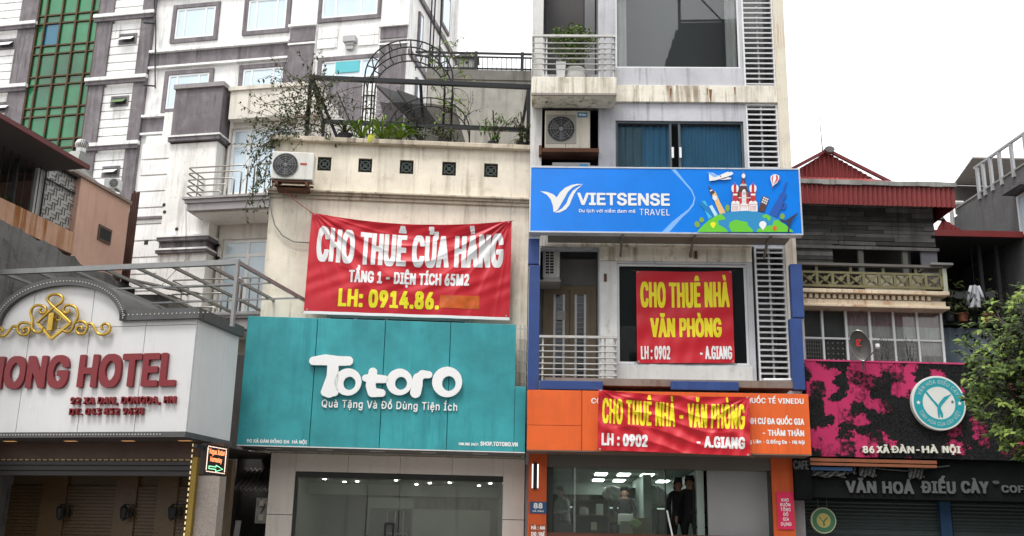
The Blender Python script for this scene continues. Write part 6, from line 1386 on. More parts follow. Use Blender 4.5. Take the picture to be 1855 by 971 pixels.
for i in range(22): ml.disc(ac + a_in + .1 + i * .09, z1_ + .1, .013, .013, -.112, -.1, 6)
for i in range(60): ml.disc(zu(-10) + i * .062, z0_ - .05, .013, .013, -.092, -.08, 6)
t.add('bulb_string', ml, bulb, kind='stuff')
# red letters
redl = M('red_acrylic', (.2, .01, .015), .4, var=.08, bump=0, spec=.5)
for sh in letters('HONG HOTEL', zu(-24, 675), zu(323, 670), zw(703, 150) - .0, zw(644, 150), .045, .06, 1.04, n=30): t.add('letter', extruded(sh, -.07, -.003), redl)
dkred = M('dark_red_acrylic', (.2, .012, .016), .5, bump=0)
for s_, x0, x1, yb, yc in (('92 XA DAN, DONGDA, HN', 131, 320, 732, 719.5), ('DT. 043 852 9628', 129, 262, 752, 740)):
    m_ = MB(); [extruded(sh, -.08, -.003, m_) for sh in letters(s_, zu(x0, yb), zu(x1, yb), zw(yb, (x0 + x1) / 2), zw(yc, (x0 + x1) / 2), .03, .035, 1.12, n=18)]; t.add('address_lettering', m_, dkred, kind='stuff')
# gold scrollwork
gold = M('gold_paint', (.52, .34, .06), .32, .75, var=.25, vscale=4, bump=.05)
sc = 240 / 971.0
def gz(pts, v=-.08): return [(*(lambda g_: (g_[0], v, g_[1]))(zg(x * sc, 480 + y * sc, v)),) for x, y in pts]
def catmull(p, n=6):
    p = [np.array(q_, float) for q_ in p]; out = []; P_ = [p[0]] + p + [p[-1]]
    for i in range(1, len(P_) - 2):
        for k in range(n):
            s_ = k / n; a, b_, c, d = P_[i - 1:i + 3]; out.append(tuple(.5 * ((2 * b_) + (c - a) * s_ + (2 * a - 5 * b_ + 4 * c - d) * s_ ** 2 + (3 * b_ - a - 3 * c + d) * s_ ** 3)))
    return out + [tuple(p[-1])]
def sc2(pts, r=.028):
    x = MB(); x.path(gz(catmull(pts)), r, 8); x.path(gz(catmull(pts), -.09 - r * .6), r * .45, 6); return x
ornam = [[(318, 452), (300, 490), (262, 492), (235, 462), (237, 400), (225, 350), (245, 308), (290, 295), (335, 315), (330, 350), (300, 352), (292, 330), (305, 320)],
         [(462, 482), (500, 492), (530, 470), (545, 430), (570, 380), (560, 320), (520, 295), (480, 300), (465, 330), (480, 352), (505, 345), (503, 325)],
         [(240, 440), (200, 425), (155, 425), (130, 455), (135, 495), (170, 515), (210, 500), (212, 470), (185, 460), (168, 478), (180, 490)],
         [(540, 430), (585, 412), (625, 425), (640, 460), (620, 500), (580, 505), (560, 480), (570, 455), (598, 455), (603, 475)],
         [(130, 455), (95, 450), (70, 480), (40, 515), (0, 520), (-30, 500), (-40, 470), (-10, 455), (20, 475), (10, 495)],
         [(640, 440), (665, 430), (690, 455), (715, 500), (760, 510), (800, 490), (805, 450), (775, 430), (745, 445), (750, 475)]]
for o_ in ornam: t.add('gold_scroll', sc2(o_), gold, smooth=True)
t.add('gold_loop', sc2([(275, 425), (330, 370), (400, 310), (455, 270), (455, 235), (415, 215), (365, 225), (350, 255), (375, 290), (420, 330), (480, 385), (520, 425)], .03), gold, smooth=True)
x = MB(); q4 = gz([(278, 422), (378, 540), (520, 425), (400, 318)]); [x.bar(q4[i], q4[i + 1], .05) for i in range(3)]; t.add('gold_diamond', x, gold)
x = MB()
for a, c, d, e in ((345, 400, 352, 480), (405, 420, 360, 475), (362, 395, 375, 380)): q_ = gz([(a, e), (c, d)]); x.box(q_[0][0], q_[1][0], -.1, -.04, q_[0][2], q_[1][2])
x.path(gz(catmull([(330, 415), (380, 395), (430, 370), (450, 385), (440, 405), (415, 400)])), .016, 6); t.add('gold_monogram', x, gold)
# below: soffit, fascia, wall
t = T(Zf, 'hotel_entrance', 'dim brown hotel entrance front with gold trim and granite pillar below the arched sign', 'building', (zL / 2, 2, 0))
wd = M('brown_entrance_panel', (.085, .055, .028), .5, var=.25, streak=.4, scol=(.04, .03, .02)); bf = M('brown_fascia', (.06, .05, .045), .6, streak=.3)
x = MB(); x.box(zL, .02, .0, zd + 2.5, z0_ - .12, z0_ - .103); t.add('soffit', x, bf)
f0, f1 = zw(833, 200, .6), zw(800, 200, .6); x = MB(); x.box(zL, zu(360, 815, .6), .6, .8, f0, z0_ - .122); t.add('fascia', x, M('rust_brown_fascia', (.09, .045, .03), .5, var=.3))
f2 = zw(862, 200, .75); x = MB()
for k in range(3): x.box(zL, zu(356, 850, .6), .62 + .05 * k, .9, f0 - (f0 - f2) * (k + 1) / 3 + .004, f0 - (f0 - f2) * k / 3 - .004)
t.add('shutter_box', x, M('charcoal_box', (.05, .046, .046), .5, streak=.2))
x = MB()
for i in range(58):
    u = zL + .6 + i * .13
    if u < zu(344, 833, .6): x.box(u, u + .09, .575, .59, f0 - .012, f0 + .012)
t.add('rope_light', x, M('dim_gold', (.4, .28, .1), .4))
gx = zu(352, 900, .6); x = MB(); x.box(gx - .1, gx, .58, .72, 0, f0 + .05); t.add('gold_trim', x, M('gold_trim', (.3, .2, .04), .4, .5))
x = MB()
for i in range(18): x.box(gx - .12, gx - .105, .56, .575, zw(971, 350, .6) + i * .1, zw(971, 350, .6) + i * .1 + .05)
t.add('rope_light', x, emit('rope', (1, .8, .45), .35))
x = MB(); gx2 = zu(400, 920, .75); x.box(gx + .004, gx2 - .02, .66, .9, 0, zw(862, 380, .7)); t.add('granite_pillar', x, M('granite', (.28, .24, .21), .35, var=.1, fine=.35, bump=0))
x = MB(); x.box(gx + .002, gx2 - .02, .68, .9, zw(860, 380, .7), z0_ - .13); t.add('pillar_head', x, M('rust_brown_fascia', (.09, .045, .03)))
vW = 1.9; 
x = MB(); x.box(zL, gx, vW + .05, vW + .2, 0, f2 + .4); t.add('rear_wall', x, wd)
gd = M('gold_brown_slat', (.075, .045, .018), .45, var=.25)
for px0, px1 in ((-90, -60), (74, 118), (208, 246), (284, 320), (345, 365)):
    x = MB(); x.box(zu(px0, 920, vW), zu(px1, 920, vW), vW - .03, vW + .02, 0, f2 + .2); t.add('gold_pilaster', x, M('gold_brown_pilaster', (.09, .052, .02), .45, var=.2))
me2 = None
for px0, px1 in ((-60, 73), (118, 207), (246, 283), (320, 345)):
    a, c = zu(px0, 920, vW), zu(px1, 920, vW); x = MB(); x.box(a, c, vW, vW + .045, 0, .05); wa = zw(975, 150, vW); k = 0
    x = MB(); x.box(a, c, vW, vW + .045, wa, wa + .06); t.many('slat', x, gd, [(0, 0, i * .068) for i in range(int((zw(876, 150, vW) - wa) / .068))])
# tiny recessed soffit lamps and wall lanterns
for px in (18, 128, 232, 335): p = zg(px, 800, .35); x = MB(); x.box(p[0] - .12, p[0] + .12, .3, .4, z0_ - .125, z0_ - .121); t.add('soffit_lamp', x, emit('soffit_warm', (1, .5, .2), 1.2 if px > 300 else .25))
for i, px in enumerate((106, 222, 309)):
    p = zg(px, 930, vW - .2); t2 = T(Zf, 'wall_lantern', ('leftmost', 'middle', 'rightmost')[i] + ' of the three dark wall lanterns on the brown hotel entrance wall', 'wall lamp', (p[0], vW - .15, p[1] - .14), 'lanterns on the hotel entrance wall')
    x = MB(); x.lathe((p[0], vW - .16, p[1] - .14), [(.02, 0), (.06, .06), (.08, .24), (.05, .27), (.01, .32)], 8); t2.add('lantern', x, black)
    x = MB(); x.path([(p[0], vW - .16, p[1] + .18), (p[0] + .1, vW - .12, p[1] + .17), (p[0] + .2, vW - .05, p[1] + .16)], .012, 5); x.path([(p[0], vW - .16, p[1] - .12), (p[0] + .1, vW - .12, p[1] - .08), (p[0] + .14, vW - .08, p[1] + .05)], .012, 5); x.box(p[0] + .08, p[0] + .14, vW - .09, vW - .031, p[1] - .05, p[1] + .1); t2.add('bracket', x, black)
# LED sign
L_ = Frame(372, 830, 18.2, 72); u0, u1, w0, w1 = L_.r4(372, 807, 411, 860); u0 = L_.g(372, 830)[0]; u1 = L_.g(411, 834)[0]; w0 = L_.g(391, 861)[1]; w1 = L_.g(391, 806)[1]
t = T(L_, 'led_sign', 'small lit LED sign with orange words and a green arrow beside the hotel sign', 'sign', ((u0 + u1) / 2, .05, w0))
x = MB(); x.box(u0, u1, 0, .1, w0, w1); t.add('panel', x, flat('led_black', (.012, .008, .008)))
x = MB(); x.box(u0 - .25, u0, .02, .08, w1 - .1, w1 - .04); t.add('arm', x, black)
W_, Hh = u1 - u0, w1 - w0; leds = emit('led_white', (1, .7, .55), 1.0); ledo = emit('led_orange', (1, .3, .12), 1.1); ledg = emit('led_green', (.35, 1, .55), .7)
x = MB()
for i in range(13): 
    for ww in (w0 + .04, w1 - .05): x.box(u0 + W_ * (.08 + i * .068), u0 + W_ * (.08 + i * .068) + W_ * .04, -.006, -.002, ww, ww + .014)
for i in range(13):
    for uu in (u0 + W_ * .06, u1 - W_ * .09): x.box(uu, uu + W_ * .03, -.006, -.002, w0 + .07 + i * (Hh - .13) / 13, w0 + .07 + i * (Hh - .13) / 13 + .024)
t.add('led_border', x, leds)
m_ = printed(letters('Vogue Xadan', u0 + W_ * .14, u1 - W_ * .14, w0 + Hh * .68, w0 + Hh * .86, .02, .02, n=14), -.004); printed(letters('Homestay', u0 + W_ * .22, u1 - W_ * .24, w0 + Hh * .43, w0 + Hh * .6, .02, .02, n=14), -.004, m_); t.add('led_lettering', m_, ledo, kind='stuff')
ap = [(.18, .19), (.5, .19), (.5, .12), (.82, .225), (.5, .33), (.5, .27), (.18, .27)]; x = MB(); pts = [(u0 + W_ * a, -.008, w0 + Hh * c) for a, c in ap]; x.path(pts, .008, 5, closed=True); t.add('led_arrow', x, ledg)
# pergola of grey steel tubes above the sign
tub = M('grey_tube', (.28, .285, .28), .45, .5, var=.15, streak=.2)
va = .25; wp = zw(484, 220, va); t = T(Zf, 'steel_canopy_frame', 'grey steel tube canopy frame standing on top of the arched hotel sign', 'canopy frame', (zu(430, 600, va), va, z1_ + .2))
ue = zu(433, 484, va); 
x = MB(); x.box(zL, ue, va - .04, va + .04, wp - .05, wp + .05); t.add('front_beam', x, tub)
x = MB(); x.box(ue - .06, ue, va - .04, va + .04, z1_ - .1, wp - .052); t.add('post', x, tub)
vend = 4.2
for px in (-60, 5, 66, 130, 186, 245, 308, 372): u = zu(px, 487, va); x = MB(); x.box(u - .025, u + .025, va + .042, vend, wp - .035, wp + .02); t.add('rafter', x, tub)
x = MB(); x.box(ue - .05, ue, va + .042, vend, wp - .04, wp + .03); t.add('rafter', x, tub)
for vv in (1.6, 2.9, 4.2): x = MB(); x.box(zL, ue + (0 if vv < 4 else .4), vv, vv + .035, wp - .075, wp - .04); t.add('purlin', x, tub)
x = MB(); x.bar((ue - .03, vend, wp), (ue + .5, vend + 1.5, wp - .1), .05); t.add('stay', x, tub)
# dark gap between the hotel entrance and the cream house
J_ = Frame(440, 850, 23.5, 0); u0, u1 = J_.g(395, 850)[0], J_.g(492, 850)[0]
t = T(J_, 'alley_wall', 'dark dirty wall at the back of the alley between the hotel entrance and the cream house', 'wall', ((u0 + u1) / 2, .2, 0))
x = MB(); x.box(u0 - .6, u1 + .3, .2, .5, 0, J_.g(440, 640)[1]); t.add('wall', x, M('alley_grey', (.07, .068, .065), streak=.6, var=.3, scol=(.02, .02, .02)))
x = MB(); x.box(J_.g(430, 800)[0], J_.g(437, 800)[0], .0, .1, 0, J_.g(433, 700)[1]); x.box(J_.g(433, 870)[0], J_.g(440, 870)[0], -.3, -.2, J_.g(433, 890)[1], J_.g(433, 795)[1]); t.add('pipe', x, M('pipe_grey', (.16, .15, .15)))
Jc = Frame(450, 884, 22.2, 0); u0, u1 = Jc.g(415, 884)[0], Jc.g(487, 884)[0]; wv = Jc.g(450, 888)[1]
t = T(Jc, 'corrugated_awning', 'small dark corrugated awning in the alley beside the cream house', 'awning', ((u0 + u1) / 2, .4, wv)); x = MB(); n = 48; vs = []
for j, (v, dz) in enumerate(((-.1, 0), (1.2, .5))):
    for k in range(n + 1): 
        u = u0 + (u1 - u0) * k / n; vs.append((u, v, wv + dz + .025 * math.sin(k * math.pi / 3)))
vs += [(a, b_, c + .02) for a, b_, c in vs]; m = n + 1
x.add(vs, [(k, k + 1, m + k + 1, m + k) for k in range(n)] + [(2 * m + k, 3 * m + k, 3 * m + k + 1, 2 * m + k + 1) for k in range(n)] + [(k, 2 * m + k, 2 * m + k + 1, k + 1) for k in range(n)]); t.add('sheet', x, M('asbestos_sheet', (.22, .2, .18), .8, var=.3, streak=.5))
u0, u1, w0, w1 = Jc.r4(463, 902, 486, 948); t = T(Jc, 'meter_box', 'grey open electric meter box with small fittings at the left edge of the cream house', 'meter box', ((u0 + u1) / 2, 0, w0))
x = MB(); x.box(u0, u1, 0, .15, w0, w1); t.add('box', x, M('meter_grey', (.34, .33, .31), .6)); x = MB()
for a, c in ((.3, .68), (.3, .1)): x.box(u0 + (u1 - u0) * a, u0 + (u1 - u0) * (a + .35), -.06, -.001, w0 + (w1 - w0) * c, w0 + (w1 - w0) * (c + .25))
t.add('meter', x, M('meter_cream', (.4, .36, .3), .5)); x = MB(); x.path([(u0 + .1, -.03, w0 + .5), (u0 + .2, -.05, w0 + .35), (u0 + .12, -.03, w0 + .2)], .01, 5); t.add('wire', x, black)
x = MB(); p = [Jc.g(*q_, -.2) for q_ in ((420, 975), (432, 943))]; x.bar((p[0][0], -.2, 0.5), (p[1][0], -.2, p[1][1]), .11, .03); single(Jc, 'metal_channel', 'pale perforated metal channel leaning in the dark alley', 'metal bar', x, M('channel_grey', (.35, .35, .34), .5, .3))
# things between the teal sign and the orange sign
for px in (938, 944): pass
x = MB(); u = C.g(942, 640, -.15)[0]
for du in (0, .1): x.tube((u + du, -.12, C.g(942, 700, -.15)[1]), (u + du, -.12, C.g(942, 588, -.15)[1]), .012, 5)
for k in range(6): x.box(u - .06, u + .16, -.13, -.11, C.g(942, 695 - k * 20, -.15)[1] - .01, C.g(942, 695 - k * 20, -.15)[1] + .01)
single(C, 'window_grille', 'narrow steel grille between the teal sign and the blue post', 'grille', x, steelw)
# ================================================================== old house with wooden balcony, right
R2 = Frame(1570, 500, 22.6, 1)
def ru(px, py=600, v=0): return R2.g(px, py, v)[0]
def rw_(py, px=1580, v=0): return R2.g(px, py, v)[1]
r0, r1 = ru(1446), ru(1708)
t = T(R2, 'old_house', 'old house with dark plank wall, red corrugated roof and wooden balcony', 'building', ((r0 + r1) / 2, 4, 0))
wB0, wB1 = rw_(655), rw_(558); vP = .5
hW = R2.r4(1510, 453, 1692, 510, vP)
redr = M('red_corrugated', (.21, .032, .03), .45, .1, var=.15, streak=.3, scol=(.12, .02, .02), bump=.02)
b = MB(); b.box(r0, r1, 1.4, 8, 0, rw_(355, 1580, vP)); b.box(r0, r1 - .05, .12, 1.398, 0, rw_(530)); t.add('body', b, M('old_wall', (.1, .098, .095), streak=.6, var=.3))
# planks
pm = [M('weathered_plank_%d' % k, c, .85, var=.4, vscale=2, streak=.5, scol=(.02, .02, .02), bump=.5, bscale=30) for k, c in enumerate(((.15, .146, .14), (.2, .195, .185), (.11, .108, .104), (.25, .24, .225)))]
wpa, wpb = rw_(362, 1580, vP), rw_(480, 1580, vP); random.seed(21); pu0, pu1 = r0, ru(1694, 430, vP); ww = wpa
while ww > wpb + .02:
    h = random.uniform(.085, .13); u = pu0
    while u < pu1 - .1:
        L = random.uniform(.7, 1.9); e_ = min(pu1, u + L); lo = ww - h
        if lo < hW[3] + .05:
            if u >= hW[0]: break
            e_ = min(e_, hW[0])
        x = MB(); dv = random.uniform(0, .03); tl = random.uniform(-.012, .012); x.box(u, e_ - .012, vP - .03 + dv, vP + .02, lo + .008, ww); x.v = [(p[0], p[1], p[2] + (tl if p[0] > (u + e_) / 2 else 0)) for p in x.v]
        t.add('plank', x, random.choice(pm)); u = e_
    ww -= h
b = MB(); b.box(pu0, pu1, vP + .03, vP + .06, hW[3], wpa); b.box(pu0, hW[0], vP + .03, vP + .06, wpb, hW[3]); t.add('plank_backing', b, dark)
b = MB(); b.box(pu0 + .1, pu1 + .03, vP - .1, vP - .04, hW[3] - .02, hW[3] + .05); t.add('lintel_board', b, pm[3])
for px in (1560, 1640): x = MB(); u = ru(px, 480, vP); x.box(u - .06, u + .06, vP - .03, vP + .06, rw_(520, 1580, vP), hW[3]); t.add('post', x, M('grey_post', (.17, .17, .15), .8, streak=.4))
x = MB(); x.box(ru(1669, 480, vP), pu1, vP - .02, vP + .04, rw_(520, 1580, vP), hW[3]); t.add('grey_board', x, M('grey_purple_board', (.2, .2, .22), spots=.4, spcol=(.4, .4, .38)))
# roof: corrugated fascia, flashing, gable
def corr(t, u0, u1, wbf, wtf, v0, name, mat, per=.11, am=.018, v1=None, par=None):
    n = int((u1 - u0) / (per / 6)); vs = []
    for k in range(n + 1):
        u = u0 + (u1 - u0) * k / n; d = am * (1 if (k % 6) < 2 else (-1 if 3 <= (k % 6) < 5 else 0))
        vs += [(u, v0 + d, wbf(u)), (u, (v1 if v1 is not None else v0) + (d if v1 is None else 0), wtf(u) + (d if v1 is not None else 0))]
    m_ = len(vs); vs += [(a, b_ + .01, c + (.004 if v1 is not None else 0)) for a, b_, c in vs]
    t.add(name, MB().add(vs, [(2 * k, 2 * k + 2, 2 * k + 3, 2 * k + 1) for k in range(n)] + [(m_ + 2 * k, m_ + 2 * k + 1, m_ + 2 * k + 3, m_ + 2 * k + 2) for k in range(n)] + [(2 * k, m_ + 2 * k, m_ + 2 * k + 2, 2 * k + 2) for k in range(n)]), mat, par)
vF = -.35; f0, f1 = ru(1440, 350, vF), ru(1727, 350, vF); wf0, wf1 = rw_(372, 1590, vF), rw_(336, 1590, vF)
corr(t, f0, f1, lambda u: wf0, lambda u: wf1, vF, 'roof_fascia', redr)
x = MB(); x.box(f1 + .0, f1 + .03, vF, 3.5, wf0, wf1); t.add('roof_side_fascia', x, redr)
x = MB(); x.box(f0, f1 + .04, vF + .02, 3.4, wf1 - .12, wf1 - .06); t.add('eaves_soffit', x, M('soffit_dark_grey', (.055, .055, .055)))
x = MB(); n = 12
for k in range(n): a = f0 + (f1 + .05 - f0) * k / n; x.box(a, a + (f1 - f0) / n + .02, vF - .05 - .01 * (k % 2), vF + .15, wf1 + random.uniform(-.02, .0), wf1 + .08 + random.uniform(0, .03))
t.add('ridge_flashing', x, M('grey_flashing', (.3, .3, .28), .6, .2, var=.5, streak=.6, spots=.4, spcol=(.7, .7, .68)))
ra = (ru(1493, 281, 1.2), rw_(281, 1493, 1.2)); e0 = (ru(1437, 309, .8), rw_(309, 1437, .8)); e1 = (ru(1598, 324, .8), rw_(324, 1598, .8))
vs = [(f0, vF + .1, wf1 + .07), (f1, vF + .1, wf1 + .07), (e1[0], 1.0, e1[1] + .02), (e0[0] - .6, 1.0, e1[1] + .1)]
corr(t, f0, ru(1610, 325), lambda u: wf1 + .05, lambda u: e1[1] + .06, vF + .1, 'roof_sheet', M('red_sheet_faded', (.4, .09, .08), .45, .1, spots=.5, spcol=(.7, .66, .6), var=.2), v1=1.0)
x = MB(); x.add([(ru(1610, 325), vF + .1, wf1 + .05), (f1, vF + .1, wf1 + .05), (f1, 3.4, wf1 + .05), (ru(1610, 325), 1.0, e1[1] + .06), (ru(1610, 325), 3.4, e1[1] + .1)], [(0, 1, 3), (3, 1, 2, 4)]); t.add('roof_sheet', x, redr)
def gab(u): return ra[1] - (ra[1] - (e0[1] if u < ra[0] else e1[1])) * abs(u - ra[0]) / ((ra[0] - e0[0]) if u < ra[0] else (e1[0] - ra[0]))
corr(t, e0[0] - .8, e1[0], lambda u: e1[1] - .0, lambda u: max(e1[1] + .01, gab(u)), 1.0, 'gable_sheet', redr)
x = MB(); x.bar((e0[0] - .5, .95, e0[1] - .2), (ra[0], .95, ra[1] + .03), .07); x.bar((ra[0], .95, ra[1] + .03), (e1[0] + .25, .95, e1[1] - .02), .07); t.add('barge_board', x, M('dark_red_board', (.17, .025, .025), .5))
x = MB(); x.disc(ra[0] + .03, ra[1] + .02, .12, .08, .85, 1.3, 10); t.add('ridge_cap', x, concrete)
x = MB(); x.tube((ra[0] - .03, 1.2, ra[1]), (ra[0] - .06, 1.2, rw_(211, 1489, 1.2)), .014, 5, .006); t.add('lightning_rod', x, black)
# balcony railing with crosses
olive = M('olive_timber', (.17, .155, .08), .75, var=.35, streak=.5, scol=(.1, .06, .02), spots=.4, spcol=(.1, .15, .08))
vb = -.25; b0_, b1_ = ru(1452, 500, vb), ru(1705, 500, vb); yb, yt, yh = rw_(521, 1580, vb), rw_(493, 1580, vb), rw_(481, 1580, vb)
f = MB(); f.box(b0_, b1_, vb, vb + .06, yt - .05, yt); f.box(b0_, b1_, vb, vb + .06, yb, yb + .05); o = t.add('railing', f, olive)
x = MB(); x.box(b0_ - .2, b1_ + .05, vb - .04, vb + .1, yh - .025, yh + .03); t.add('handrail', x, M('dark_handrail', (.12, .11, .1), .7, streak=.4), o)
n = 9; pt = (b1_ - b0_) / n
for k in range(n + 1):
    u = b0_ + k * pt; x = MB(); x.box(u - .03, u + .03, vb - .004, vb + .064, yb + .051, yt - .051); t.add('post', x, olive, o)
for k in range(n):
    a, c = b0_ + k * pt + .031, b0_ + (k + 1) * pt - .031; x = MB(); x.bar((a, vb + .02, yb + .06), (c, vb + .02, yt - .06), .045, .03); t.add('cross_bar', x, olive, o); x = MB(); x.bar((a, vb + .05, yt - .06), (c, vb + .05, yb + .06), .045, .025); t.add('cross_bar', x, olive, o)
    cu, cw = (a + c) / 2, (yb + yt) / 2; x = MB(); x.prism([(cu - .07, cw), (cu, cw - .07), (cu + .07, cw), (cu, cw + .07)], vb - .03, vb - .002); t.add('rosette', x, olive, o)
for k in (1, 3.2, 5.3, 7.4, 9): u = b0_ + k * pt; x = MB(); x.box(u - .03, u + .03, vb + .01, vb + .05, yt + .001, yh - .027); t.add('post', x, olive, o)
x = MB(); x.box(b1_ + .031, b1_ + .12, vb - .02, vb + .08, rw_(530, 1580, vb), yh - .03); t.add('corner_post', x, M('pale_green_post', (.35, .36, .28), .7, streak=.5), o)
x = MB(); x.box(b1_ - .25, b1_ + .25, vb - .1, vb + .6, yh + .032, yh + .08); t.add('ledge_board', x, concrete)
x = MB(); x.box(ru(1566, 508, .5), ru(1676, 508, .5), .5, .52, yb, rw_(497, 1600, .5)); t.add('balcony_board', x, M('cream_board', (.5, .45, .35), streak=.4))
# cornice
oc = M('rust_cream_cornice', (.66, .55, .4), streak=.8, scol=(.33, .13, .05), var=.2, spots=.4, spcol=(.42, .2, .09)); cu0_, cu1_ = ru(1452, 540, -.35), ru(1717, 540, -.35)
def yy(py): return rw_(py, 1580, -.35)
for a, c, d, u_ in ((533, 526, -.42, cu1_ + .02), (553, 543, -.34, cu1_ - .05), (558, 553, -.42, cu1_)): x = MB(); x.box(cu0_, u_, d, .119, yy(a) + .001, yy(c) - .001); t.add('cornice', x, oc, bevel=.01)
x = MB(); x.box(cu0_, cu1_ - .12, -.28, .119, yy(543), yy(533)); t.add('cornice_recess', x, M('cornice_recess', (.3, .26, .2)))
x = MB(); x.box(cu0_ + .04, cu0_ + .11, -.36, -.281, yy(542), yy(534.5)); n = int((cu1_ - cu0_ - .3) / .13); t.many('dentil', x, oc, [(k * .13, 0, 0) for k in range(n)])
# window band
mxs = [1455, 1490, 1533, 1576, 1619, 1662, 1706]; us = [ru(p, 600) for p in mxs]; ws = [wB0 - .5, rw_(615), wB1 - .01]; o = MB()
for u in us: o.box(u - .025, u + .025, -.03, .05, ws[0], ws[2])
for k in range(6): o.box(us[k] + .025, us[k + 1] - .025, -.026, .046, ws[1] - .02, ws[1] + .02); o.box(us[k] + .025, us[k + 1] - .025, -.026, .046, ws[2] - .04, ws[2])
fo = t.add('window_band', o, alu)
cg_ = glass('old_glass', (.95, .97, .96), 1.5, haze=.04)
for k in range(6):
    for a, c in ((ws[0], ws[1]), (ws[1], ws[2])): x = MB(); x.box(us[k] + .02, us[k + 1] - .02, .01, .015, a, c); t.add('pane', x, cg_, fo)
pc = M('pink_white_curtain', (.5, .46, .46), .8, var=.15, bump=0)
nt_ = pc.node_tree  # a pink valance printed along the top of the cloth
for k in range(2, 6): 
    n = 26; vs = []
    for j, w_ in enumerate((ws[0], rw_(590), rw_(562))):
        for i in range(n + 1):
            u = us[k] + (us[k + 1] - us[k]) * i / n; vs.append((u, .05 + .018 * math.sin(i * 1.5 + k), w_))
    x = MB(); x.add(vs[:2 * (n + 1)], [(i, i + 1, n + 2 + i, n + 1 + i) for i in range(n)]); t.add('curtain', x, M('white_net_curtain', (.9, .86, .85), .8, var=.2, vscale=3, bump=0), fo, smooth=True)
    x = MB(); x.add([(a, b_ - .004, c) for a, b_, c in vs[n + 1:]], [(i, i + 1, n + 2 + i, n + 1 + i) for i in range(n)]); t.add('pink_valance', x, M('pink_valance', (.66, .42, .45), .8, var=.2, vscale=3, bump=0), fo, smooth=True)
def grl(k, n, v=-.06):
    x = MB(); a, c = us[k] + .03, us[k + 1] - .03
    for i in range(n): w_ = ws[1] - .06 - i * .09; x.box(a, c, v, v + .012, w_, w_ + .012)
    for i in range(8): x.box(a + (c - a) * i / 7 - .005, a + (c - a) * i / 7 + .005, v + .013, v + .02, ws[0], ws[1] - .03)
    t.add('window_grille', x, steel, fo)
grl(0, 7); grl(3, 6); grl(4, 6)
x = MB(); 
for i in range(4):
    for j in range(5): p = (us[1] + .1 + i * (us[2] - us[1] - .2) / 3, ws[1] - .1 - j * .12); x.disc(p[0], p[1], .012, .012, -.012, -.006, 6)
t.add('dotted_screen', x, steelw, fo)
# dead twigs
for px, h in ((1597, 40), (1609, 42), (1646, 48), (1652, 40)):
    p = R2.g(px, 655, -.5); x = MB(); q_ = Vector((p[0], -.5, p[1]));
    for k in range(3): x.path([q_, q_ + Vector((random.uniform(-.08, .08), 0, h * .006)), q_ + Vector((random.uniform(-.15, .15), 0, h * .0125))], .008, 4, r2=.003)
    t.add('bare_twig', x, black)
# satellite dish
D_ = Frame(1560, 627, 21.5, -28); p = D_.g(1560, 627); t = T(D_, 'satellite_dish', 'grey satellite dish with a small red mark in front of the white framed windows', 'satellite dish', (p[0], 0, p[1] - .4))
x = MB(); n = 28; vs = []; rx, rz = .2, .32
for s_ in (0, 1):
    for j in range(6):
        for k in range(n):
            q_ = j / 5; a = 2 * math.pi * k / n; cx, cz = rx * q_ * math.cos(a), rz * q_ * math.sin(a); vs.append((p[0] + cx - .15 * cz, -.07 * q_ * q_ + .012 * s_ - .12 * cz, p[1] + cz))
f_ = []
for s_ in (0, 1):
    o_ = s_ * 6 * n
    for j in range(5):
        for k in range(n): f = (o_ + j * n + k, o_ + j * n + (k + 1) % n, o_ + (j + 1) * n + (k + 1) % n, o_ + (j + 1) * n + k); f_.append(f if s_ else f[::-1])
f_ += [(5 * n + k, 5 * n + (k + 1) % n, 11 * n + (k + 1) % n, 11 * n + k) for k in range(n)]
t.add('reflector', x.add(vs, f_), M('dish_grey', (.085, .082, .075), .5, .2, var=.2, streak=.3), smooth=True)
x = MB(); x.path([(p[0] + rx * math.cos(a * math.pi / 14) - .15 * rz * math.sin(a * math.pi / 14), -.07 - .12 * rz * math.sin(a * math.pi / 14), p[1] + rz * math.sin(a * math.pi / 14)) for a in range(28)], .009, 5, closed=True); t.add('rim', x, steel)
x = MB(); 
for a, c in (((-.10, .12), (-.02, .12)), ((-.1, .12), (-.1, .0)), ((-.02, .12), (-.1, .0)), ((-.1, .0), (-.02, -.0))): x.bar((p[0] + a[0] + .03, -.06 - .12 * a[1], p[1] + a[1]), (p[0] + c[0] + .03, -.06 - .12 * c[1], p[1] + c[1]), .02, .004)
t.add('mark', x, redp)
x = MB(); x.tube((p[0] + .02, 0, p[1] - .36), (p[0] + .38, -.35, p[1] - .12), .014, 6); x.tube((p[0], .02, p[1] - .1), (p[0], .1, p[1] - .5), .025, 8); t.add('arm', x, steel); x = MB(); x.lathe((p[0] + .38, -.35, p[1] - .14), [(.02, 0), (.045, .03), (.045, .09), (.02, .1)], 10); t.add('receiver', x, alu)

